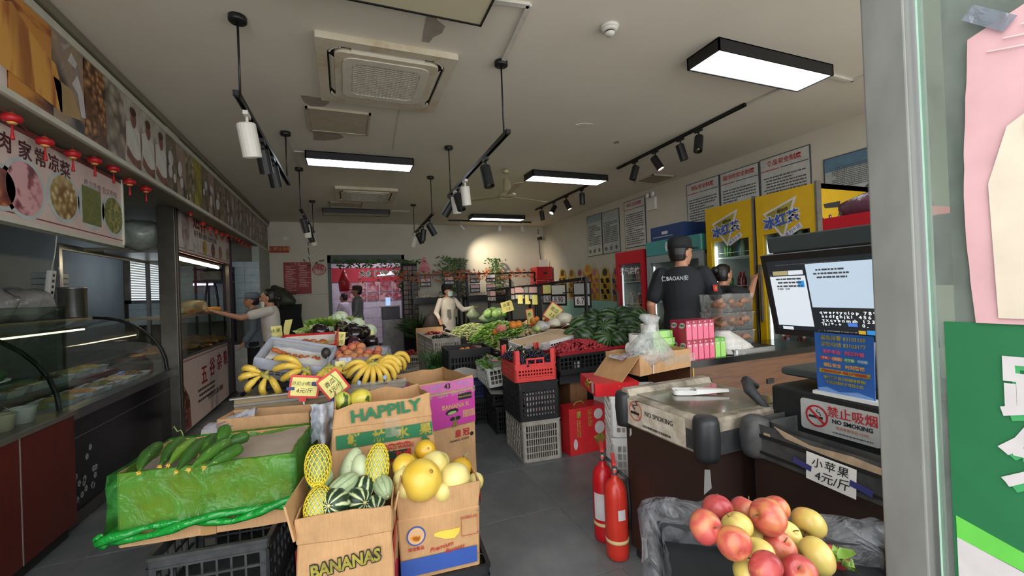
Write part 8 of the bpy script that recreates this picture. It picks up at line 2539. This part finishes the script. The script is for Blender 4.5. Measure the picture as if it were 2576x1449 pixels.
poster('framed notice headed 食品安全制度, nearest the street of the three joined notices', 3.32, 3.97, 2.3, 3.13, '食品安全制度', 1)
poster('framed notice headed 超市的安全制度, middle of the three joined notices', 3.985, 4.61, 2.3, 3.12, '超市的安全制度', 2)
poster('framed notice headed 消防安全制度, inner one of the three joined notices', 4.625, 5.26, 2.3, 3.12, '消防安全制度', 3)
poster('single framed notice headed 超市卫生制度 above the red fridge', 6.27, 6.89, 2.28, 3.18, '超市卫生制度', 4)
poster('pale poster with a dark frame and small print beside the single notice', 7.06, 7.66, 2.24, 3.12, None, 5, 'a9b0ae')
poster('faded landscape poster with a blue top, innermost on the right wall', 7.68, 8.28, 2.24, 3.14, None, 6, 'b3b9b4', '8fa3ab')
poster('pale blue banded poster nearest the pillar on the right wall', 2.3, 3.18, 2.42, 2.9, None, 7, 'b0b4b0', '5f7d92')
o = thing('emergency_light', 'white emergency light box with two round lamps on the right wall', 'emergency light', (XR, 6.08, 3.0)); bx('box', K_WHITE, o, -.05, 0, -.12, .12, -.12, .1, r=.01)
for s_ in (-1, 1):
 b = MB(); b.T = frame((-.05, .07 * s_, .15), (0, -1, 0), (0, 0, 1)); b.lathe([(.02, -.02), (.05, .0), (.045, .02), (.001, .03)], 14); b.build('lamp', K_WHITEPL, o)
cols = [('5a4a2a', 'c9a040'), ('8a6a3a', 'd9b060'), ('9a4a44', 'd0c0a8'), ('c9803a', 'e0b040'), ('c0708a', 'dcb23c'), ('22261e', 'd0a83c'), ('44507a', 'c08a3a')]
for i, (y, z) in enumerate(((9.5, 1.92), (9.04, 1.89), (8.65, 1.88), (8.31, 1.95), (8.03, 1.86), (7.62, 1.84), (7.2, 1.82))):
 o = thing('snack_card', 'yellow hanging card of small packets on the right wall, %s from the back corner' % ordn[i], 'display card', (XR - .02, y, z), 0, 'hanging snack cards')
 b = MB(); b.T = FL(0, 0, 0); b.prism([(.16, -.58), (.16, -.04), (.1, .09), (0, .13), (-.1, .09), (-.16, -.04), (-.16, -.58)], -.012, 0); b.build('card', mat('card_' + cols[i][1], cols[i][1], .5), o)
 fprint(o, FL(-.001, 0, 0), el(0, .02, .09, .08, 14), mat('cardtop_' + cols[i][0], cols[i][0], .5))
 b = MB(); b.tube([(-.0, -.1, .08), (0, 0, .27), (0, .1, .08)], .003, 4); b.build('string', K_PAPER, o)
 for k in range(12):
  b = MB(); b.T = TR(-.012, -.1 + .1 * (k % 3), -.15 - .115 * (k // 3), 0, R(-12)); b.bbox(-.012, .008, -.042, .042, -.05, .045, .006); b.build('packet', mat('pk_' + cols[i][k % 2], cols[i][k % 2], .35, 0, .3, 30), o)
# ---------------------------------------------------------------- back racks
rk = thing('back_rack', 'black shelf racks of garlic and onions along the back wall', 'rack', (0, 10.1, 0))
for x in (1.47, 2.56, 2.78, 3.92, 4.62):
 bx('post', K_BLACK, rk, x, x + .05, 0, .05, 0, 2.02); bx('post', K_BLACK, rk, x, x + .05, .38, .43, 0, 1.45)
for x0, x1 in ((1.47, 2.6), (2.78, 3.97), (3.97, 4.67)):
 bx('crossbar', K_BLACK, rk, x0, x1, .0, .03, 1.98, 2.02); bx('shelf', K_BLACK, rk, x0, x1, -.05, .44, 1.38, 1.42); bx('edge_board', K_BLACK, rk, x0, x1, -.07, -.05, 1.32, 1.47); bx('lower_shelf', K_BLACK, rk, x0, x1, -.3, .44, .72, .78)
M_GAR = blotch('garlic_skin', ['b9a58a', 'd9cbb5', 'e9e0d0'], 14, .6)
for i, (x, w_, n_) in enumerate(((1.8, .28, 90), (2.3, .2, 50), (3.2, .38, 130), (3.75, .15, 30))):
 heap('garlic', 'heap of %s on the back rack, %s from the doorway' % (('white garlic', 'brown ginger', 'pale garlic', 'dark onions')[i], ordn[i]), 'vegetables', (x, 10.25, 1.43), w_, .14, .09, rnd2(.033), n_, (M_GAR, M_GING, M_GAR, blotch('onion_dark', ['4a2a2a', '7a4a3a', '9a6a4a'], 8, .5))[i], 50 + i)
for i, (x, z, top, dg) in enumerate(((1.79, 1.83, M_BPINK, '5.98'), (2.36, 1.85, M_BPINK, '3.50'), (3.0, 1.88, M_BGREY, '1.98'), (3.42, 1.88, K_PAPER, '4.59'), (3.0, 1.64, M_BPINK, '4.50'), (3.42, 1.64, M_BPINK, '2.98'))):
 pboard('price board on the back rack, %s row, %s from the doorway' % ('lower' if z < 1.7 else 'upper', ordn[i % 4]), (x, 10.08, z), 0, .25, .21, top, dg)
def hang(name, label, cat, p, n, w_, h_, m, seed, sz=.05, down=1):
 b = MB(); r = random.Random(seed)
 for i in range(n):
  c = Vector(p) + Vector((r.gauss(0, w_ * .4), r.uniform(-.05, .05), -h_ * r.random() ** 1.1))
  d = Vector((r.uniform(-1, 1), r.uniform(-.6, .2), r.uniform(-1, .4))).normalized() * sz; s_ = Vector((d.z, .3 * sz, -d.x)) * .35
  b.add([c - d, c - s_, c + d, c + s_], [(0, 1, 2, 3)])
 o = tag(b.build(name, m), label, cat); o['kind'] = 'stuff'; return o
M_IVY = blotch('ivy_leaf', ['24381c', '41602c', '7a9a48'], 3, .5)
for i, (px, py, w_, h_, n_) in enumerate(((1022, 655, .3, .75, 260), (1115, 645, .22, .5, 50), (1143, 650, .34, .85, 320), (1162, 650, .16, 1.0, 110), (1246, 650, .26, 1.15, 300), (925, 652, 1.3, .2, 150))):
 hang('hanging_plant', 'artificial ivy %s' % ('at the right jamb of the back doorway', 'thin trailing strands left of the rack post', 'dense bunch over the middle rack post', 'purplish strand right of the dense bunch', 'bright spotlit bunch on the back wall', 'strung along the top of the back doorway')[i], 'plant', at(px, py, Y=10.4), n_, w_, h_, M_IVY if i != 3 else blotch('ivy_purple', ['3a2a2e', '5a4448', '6a6a4a'], 3, .5), i)
hang('maple_garland', 'garland of orange artificial maple leaves along the rack top bar', 'garland', (3.0, 10.08, 2.1), 330, 3.2, .26, blotch('maple_leaf', ['8a3a20', 'c2673a', '6a5a30'], 2, .5), 9, .05)
o = thing('paper_ornament', 'red paper cut fan hanging on the back wall over the rack', 'ornament', at(1067, 668, Y=10.55)); b = MB(); b.T = frame((0, -.004, 0), (1, 0, 0), (0, 0, 1)); b.prism([(-.16, -.12), (.0, -.17), (.16, -.12), (.03, .2), (-.03, .2)], 0, .004); b.build('ornament', photo('ornament_red', 'a82430', ['a82430', 'c9404a', 'd9b0a8'], 24, 'noise'), o)
for i in range(2):
 o = thing('red_box', 'red carton stacked on the rack in the back corner, %s' % ('lower with a lid slot', 'upper')[i], 'box', (4.95 - .05 * i, 10.2, 1.44 + .36 * i)); bx('body', M_REDF, o, -.3 + .06 * i, .2, -.2, .2, 0, .34); bx('slot', M_DARK, o, -.05, .05, -.201, -.2, .15, .2)
bx('corner_shelf', K_BLACK, rk, 4.6, 5.12, -.1, .4, 1.38, 1.43)
o = thing('white_card', 'white card leaning on the red cartons in the corner', 'card', (4.96, 10.2, 2.14)); bx('card', K_PAPER, o, -.12, .12, -.01, .0, 0, .2)
b = MB(); b.tube([(5.0, 10.55, 3.2), (5.02, 10.55, 2.6), (5.08, 10.55, 2.0)], .008, 5); tag(b.build('cable', K_BLKPL), 'black cable running down the back corner', 'cable')
o = thing('security_camera', 'small dark security camera near the back corner', 'camera', at(1357, 600, Y=10.5)); bx('body', K_BLKPL, o, -.04, .04, -.1, .06, -.04, .04, r=.01); bx('bracket', K_WHITE, o, -.02, .02, .0, .06, .04, .12)
# greens and tomatoes by the doorway
bx_ = lambda n, lb, cat, m, *a: tag((lambda b: b.box(*a) and b.build(n, m))(MB()), lb, cat)
bx_('produce_bench', 'black bench of greens beside the back doorway', 'bench', K_BLACK, 1.5, 2.7, 9.3, 9.95, 0, .7)
greens('dark_greens', 'dark feathery greens hanging by the back doorway', 'vegetable', (1.5, 9.3, .62), .22, .42, 260, blotch('dark_leaf', ['1f3018', '35502a', '55743a'], 6, .5), 61, (.02, .05), .3)
heap('yellow_squash', 'yellow green squash on the black bench by the doorway', 'vegetables', (2.05, 9.55, .72), .32, .2, .14, rnd2(.06), 46, blotch('squash_skin', ['6a7a34', '9aa050', 'c2b86a'], 5, .5), 62)
crate('grey crate of tomatoes on the floor by the back doorway', (1.22, 9.0, 0), 0, .5, .4, .32, K_GREYPL, (10, 8), 3)
heap('tomatoes', 'dark red tomatoes heaped in the grey floor crate', 'vegetables', (1.22, 9.0, .3), .2, .15, .09, rnd2(.04), 40, mat('tomato', '8a1f22', .3), 63)
o = thing('spice_rack', 'tall column of brown spice packets beside the back doorway', 'rack', (1.46, 10.3, .75))
for k in range(39):
 bx('packet', mat('spice_%d' % (k % 4), ('4a3020', '6a3a22', '2c2018', '5a4a2c')[k % 4], .4, 0, .3, 30), o, -.16 + .11 * (k % 3), -.06 + .11 * (k % 3), -.04, .04, .115 * (k // 3), .115 * (k // 3) + .1)
bx('back_panel', M_DARK, o, -.18, .18, .04, .06, -.75, 1.55)
# room behind the doorway
bn_ = thing('shop_banner', 'red banner with white edged characters over meat photographs beyond the doorway', 'banner', (0, 13.58, 0)); bx('sheet', mat('banner_red', 'c03040', .5), bn_, -.35, 2.3, -.01, 0, 2.0, 2.42)
txt(bn_, '大红门冷鲜肉', .22, I_WHITE, frame((1.08, -.012, 2.22), (1, 0, 0), (0, 0, 1)), bold=.014); txt(bn_, '大红门冷鲜肉', .22, I_GREEN, frame((1.08, -.014, 2.22), (1, 0, 0), (0, 0, 1)), bold=.002)
for k in range(6):
 b = MB(); b.box(-.1 + .37 * k, .24 + .37 * k, -.012, 0, 1.68, 1.98); b.build('photo', photo('meat_%d' % (k % 3), 'c9a0a0', (['c25a6a', '9a3444', 'd9b0b0'], ['b8705a', 'd98a5a', '8a3a3a'], ['b04a5a', 'd0c0a0', '8a4a4a'])[k % 3], 9, 'noise'), bn_)
 b = MB(); b.box(-.1 + .37 * k, .24 + .37 * k, -.012, 0, 1.42, 1.64); b.build('photo', photo('meat_%d' % ((k + 1) % 3), 'c9a0a0', ['c25a6a', '9a3444', 'd9b0b0'], 9), bn_)
ld = bpy.data.lights.new('shop_lamp', 'AREA'); ld.energy = 24; ld.size = 1; ld.color = (1, .88, 1); lo = bpy.data.objects.new('shop_lamp', ld); COL.objects.link(lo); lo.location = (.8, 12.3, 2.95)
for i in range(2):
 o = thing('pendant_lamp', 'white pendant lamp shade in the meat shop, %s' % ('left', 'right')[i], 'lamp', (1.0 + .22 * i, 12.6 - .3 * i, 2.1)); b = MB(); b.lathe([(.15, 0), (.13, .03), (.05, .09), (.02, .13)], 18); b.build('shade', K_WHITE, o); b = MB(); b.tube([(0, 0, .12), (0, 0, .85)], .008, 5); b.build('cord', K_BLACK, o)
o = thing('meat_scale', 'grey scale with a lit blue display on the meat counter', 'scale', (1.15, 12.2, .9)); bx('body', mat('scale_grey', '6a6c70', .5), o, -.22, .25, -.2, .2, 0, .33, r=.02); bx('tray', K_WHITE, o, -.25, .25, -.2, .2, .34, .38); bx('display', mat('scale_display', '8fb0f0', .4, emit=1.2), o, -.1, .02, -.05, .05, .38, .6, r=.02)
bx_('meat_counter', 'dark counter under the grey scale beyond the doorway', 'counter', K_STEELD, .95, 1.5, 11.9, 12.5, 0, .9)
o = thing('red_lantern', 'red cloth lantern hanging in the left of the back doorway', 'lantern', (.0, 11.6, 1.95)); b = MB(); b.loft([(0, 0, -.25, .12, .12), (0, 0, .0, .14, .14), (0, 0, .3, .02, .02)], 14); b.build('body', M_LRED, o); b = MB(); b.tube([(0, 0, .3), (0, 0, 1.05)], .006, 5); b.build('cord', K_BLACK, o)
# ---------------------------------------------------------------- people
M_SKIN = mat('skin', 'b98468', .5, 0, .06, 12)
M_HAIR = mat('black_hair', '15110f', .45, 0, .3, 40)
def person(label, loc, rz, H, LE, LH, RE, RH, shirt, pants, sleeve=.55, hy=0, hair=None, cap=None, mask=None, coat=.86, vox=.011, spread=.1, lean=0, gloves=None):
 """standing figure facing +y; joints in metres for a height of 1.7; coat: height of the shirt hem"""
 o = thing('person', label, 'person', loc, rz, None, 0, 0, H / 1.7)
 V = Vector
 def up(p): return V((p[0], p[1] + lean * max(0, p[2] - .9), p[2]))
 S = {-1: up((-.175, 0, 1.385)), 1: up((.175, 0, 1.385))}
 E_ = {-1: V(LE), 1: V(RE)}; Hd = {-1: V(LH), 1: V(RH)}
 hc = up((0, .01, 1.575)); HM = Matrix.Translation(hc) @ Matrix.Rotation(hy, 4, 'Z')
 b = MB()
 tors = [(0, 0, .84, .15, .105), (0, 0, .93, .155, .11), (0, .01, 1.06, .135, .1), (0, .01, 1.2, .155, .11), (0, .005, 1.32, .165, .105), (0, -.005, 1.4, .14, .085), (0, -.01, 1.45, .06, .06)]
 tl = lambda g: [(c[0], c[1] + lean * max(0, c[2] - .9), c[2], c[3] + g, c[4] + g) for c in tors]
 b.loft(tl(0), 20)
 b.cap(up((0, -.01, 1.41)), hc - V((0, .01, .06)), .056, .052)
 b.T = HM
 b.loft([(0, .035, -.118, .02, .02), (0, .03, -.105, .042, .05), (0, .02, -.06, .062, .078), (0, .01, 0, .073, .092), (0, -.005, .05, .076, .098), (0, -.01, .09, .06, .08), (0, -.01, .115, .02, .03)], 18)
 b.cap((0, .098, .01), (0, .118, -.028), .009, .014, 8); b.ball((0, .092, -.065), .026, .014, .009, 8, 6)
 for s in (-1, 1):
  b.ball((s * .078, -.005, -.015), .011, .022, .034, 8, 6); b.ball((s * .03, .088, .027), .024, .01, .008, 8, 5)
 b.T = Matrix()
 def arm(b, g, upto):
  for s in (-1, 1):
   e = E_[s]; a = S[s]
   if upto >= 1:
    b.cap(a, e, .05 + g, .04 + g); d = e.lerp(Hd[s], min(1, upto - 1)); b.cap(e, d, .041 + g, (.027 if upto >= 1.9 else .033) + g)
   else:
    b.cap(a, a.lerp(e, upto), .056 + g, .055 + g)
 arm(b, 0, 2)
 for s in (-1, 1):
  d = (Hd[s] - E_[s]).normalized(); sd = V((s, 0, 0)) if abs(d.x) < .8 else V((0, 1, 0)); sd = (sd - d * sd.dot(d)).normalized(); n = d.cross(sd)
  p = Hd[s]
  b.cap(p + d * .01 - sd * .014, p + d * .075 - sd * .016, .02, .017, 8); b.cap(p + d * .01 + sd * .014, p + d * .072 + sd * .018, .02, .016, 8)
  for k, L in ((-1.5, .07), (-.5, .08), (.5, .075), (1.5, .058)):
   q = p + d * .08 + sd * .0165 * k; m_ = q + d * L * .55 + n * .008; b.cap(q, m_, .0095, .0085, 7); b.cap(m_, m_ + d * L * .42 + n * .016, .0085, .007, 7)
  b.cap(p + d * .02 - sd * .025, p + d * .05 - sd * .055, .013, .011, 7); b.cap(p + d * .05 - sd * .055, p + d * .085 - sd * .06, .011, .009, 7)
 A = {-1: V((-.1, 0, .09)), 1: V((.1, .05, .09))}
 for s in (-1, 1):
  h = V((s * .085, 0, .9)); k_ = V((s * .095, .02, .49)); b.cap(h, k_, .085, .055); b.cap(k_, A[s], .053, .036)
 remesh(b, 'body', M_SKIN, vox * .75, o, 3)
 b = MB(); b.loft([c for c in tl(.016) if c[2] >= coat - .01] if coat > .8 else [(0, 0, coat, .19, .14)] + tl(.024), 20); arm(b, .014, sleeve); jit(b, .006, 9, H)
 remesh(b, 'shirt', shirt, vox, o, 3)
 b = MB(); b.loft([(0, 0, .8, .15, .115), (0, 0, .9, .167, .122), (0, .005, .99, .155, .116)], 18)
 for s in (-1, 1):
  h = V((s * .085, 0, .88)); k_ = V((s * .095, .02, .49)); b.cap(h, k_, .1, .07); b.cap(k_, A[s] + V((0, 0, .02)), .07, .055)
 remesh(b, 'trousers', pants, vox, o, 3)
 for s in (-1, 1):
  b = MB(); b.loft([(A[s].x, A[s].y + .05, .0, .045, .12), (A[s].x, A[s].y + .045, .035, .047, .122), (A[s].x, A[s].y + .02, .075, .042, .08), (A[s].x, A[s].y - .01, .11, .04, .05)], 14); b.build('shoe', K_BLKPL, o)
  b = MB(); b.T = HM; b.ball((s * .031, .089, .012), .012, .008, .007, 8, 6); b.build('eye', mat('eye_dark', '1c1512', .2), o)
 if hair:
  b = MB(); b.T = HM; b.loft([(0, -.035, -.075, .06, .062), (0, -.035, -.02, .08, .08), (0, -.022, .045, .085, .1), (0, -.018, .095, .07, .092), (0, -.015, .128, .025, .035)], 18)
  if 'bun' in hair: b.ball((0, -.135, -.02 if 'low' in hair else .05), .05, .045, .048)
  if 'low' in hair: b.cap((0, -.13, -.04), (0, -.12, -.14), .035, .02)
  remesh(b, 'hair', M_HAIR, vox * .8, o, 2)
 if cap:
  b = MB(); b.T = HM; b.loft([(0, -.012, .035, .088, .11), (0, -.01, .07, .092, .113), (0, -.01, .12, .088, .108), (0, -.008, .142, .06, .08), (0, -.005, .148, .01, .01)], 20); b.build('cap', cap[0], o)
  b = MB(); b.T = HM
  if cap[1] == 'brim': b.rings([[(.15 * math.cos(a * PI / 12), -.01 + .17 * math.sin(a * PI / 12), z) for a in range(24)] for z in (.04, .052)], True, True)
  else: b.prism([(.078 * math.cos(a * PI / 10), .06 + .13 * math.sin(a * PI / 10)) for a in range(11)], .038, .047)
  b.build('cap_brim', cap[0], o)
 if mask:
  z = -.105 if mask == 'chin' else -.05
  b = MB(); b.T = HM; b.sheet(10, 6, lambda u, v: (.074 * math.sin(2.4 * (u - .5)), .022 + (.088 if mask != 'chin' else .07) * math.cos(2.2 * (u - .5)) + .014 * math.cos(5 * (u - .5)) * (v > .1), z - .055 + .1 * v)); b.build('mask', mat('mask_' + mask, 'd9dcd8' if mask == 'chin' else 'a9c2c4', .8), o)
 return o
c_ = lambda n, h: mat(n, h, .8, 0, .08, 8)
T_WHITE, T_BLK, T_NAVY = c_('cloth_white', 'cdc5ba'), c_('cloth_black', '131416'), c_('cloth_navy', '12161c')
person('woman in a white short sleeved shirt and black trousers reaching into the bread stall', (-1.02, 7.25, 0), R(92), 1.72, (-.2, .36, 1.3), (-.18, .64, 1.395), (.27, -.02, 1.12), (.26, .12, .92), T_WHITE, T_BLK, .62, R(-8), 'low bun', None, 'chin', lean=.04)
pf = bx_('raised_floor', 'low wooden platform behind the cashier counter', 'platform', K_BLACK, 2.5, 4.15, 3.08, 3.95, 0, .13)
gd = person('guard in a dark uniform and cap seen from behind, lettering across his back', (3.06, 3.24, .13), R(-42), 1.86, (-.27, -.03, 1.12), (-.26, .1, .88), (.29, .02, 1.13), (.3, .24, .94), T_NAVY, T_NAVY, .72, R(-48), 'short', (T_BLK, 'visor'), None, .8, .009)
o = txt(gd, '保BAOAN安', .05, mat('reflective_grey', 'a9adb0', .5), FF(-.06, -.142, 1.345) @ TR(0, 0, 0, R(-8)), sx=.8, bold=.001)
b = MB(); b.T = frame((.262, -.06, 1.25), (.6, .8, 0), (-.1, .1, 1)); b.prism(rc_(-.035, .035, -.028, .028), 0, .003); b.build('arm_patch', I_RED, gd); fprint(gd, frame((.265, -.062, 1.25), (.6, .8, 0), (-.1, .1, 1)), el(0, 0, .014, .014, 10), I_YEL)
person('shop woman in black with her hair tied up, one hand on the yellow fridge', (3.84, 3.5, .15), R(-100), 1.6, (-.26, .02, 1.1), (-.24, .14, .9), (.2, .22, 1.33), (.12, .36, 1.5), T_BLK, T_BLK, .6, R(10), 'bun', None, None, lean=.06, vox=.01)
mm = person('shopper in a white long sleeved shirt, dark cap and face mask behind the vegetables', (2.0, 8.8, 0), R(205), 1.72, (-.33, .1, 1.17), (-.44, .3, 1.2), (.3, .0, 1.13), (.32, .12, 1.02), T_WHITE, T_BLK, 1.85, R(25), 'short', (T_BLK, 'visor'), 'face', coat=.7)
for s in (-1, 1):
 fprint(mm, frame((s * .085, .152, 1.12), (-1, 0, 0), (0, 0, 1)), rc_(-.045, .045, -.08, .08), mat('pocket_grey', '7d7a70', .8), 0, 'pocket')
for nm, lb, p, c, s in (('shopping_bag', 'dark brown shopping bag hanging from the masked shopper', (1.62, 8.55, .78), '2c211d', (.2, .13, .3)), ('vegetable_bag', 'clear bag of greens held up by the masked shopper', (2.42, 8.35, 1.02), None, (.15, .12, .17)), ('vegetable_bag', 'second clear bag standing on the table before the masked shopper', (2.62, 7.95, .96), None, (.2, .14, .17))):
 b = MB(); b.loft([(0, 0, 0, s[0] * .8, s[1] * .8), (0, 0, s[2] * .4, s[0], s[1]), (0, 0, s[2], s[0] * .45, s[1] * .5), (0, 0, s[2] * 1.35, .02, .02), (0, 0, s[2] * 1.5, .05, .03)], 16); jit(b, .03, 9)
 tag(b.build(nm, mat('bag_brown', c, .7) if c else film('greens_bag', 'eef4ea', '9aa888', .7, .2)), lb, 'bag').location = p
person('man in a grey jacket and brown wide brimmed hat in the back doorway', (.3, 11.35, 0), R(85), 1.82, (-.24, .02, 1.12), (-.2, .16, .9), (.25, 0, 1.12), (.22, .14, .9), c_('cloth_grey', '7c817f'), T_BLK, 1.9, 0, 'short', (c_('felt_brown', '4a3528'), 'brim'), None, .72, .014)
person('butcher in white partly hidden behind the man with the hat', (-.02, 12.7, 0), R(60), 1.66, (-.26, .08, 1.1), (-.18, .3, 1.0), (.26, .08, 1.1), (.18, .3, 1.0), c_('cloth_lilac_white', 'c9c3cf'), T_BLK, 1.9, 0, 'short', None, None, .75, .015)
person('person in a pale blue cap behind the woman at the bread stall', (-1.42, 8.1, 0), R(100), 1.68, (-.26, .0, 1.1), (-.24, .14, .9), (.26, 0, 1.1), (.24, .14, .9), c_('cloth_blue', '6a7684'), T_BLK, 1.8, 0, 'short', (c_('cap_blue', '5f6a78'), 'visor'), None, .8, .015)
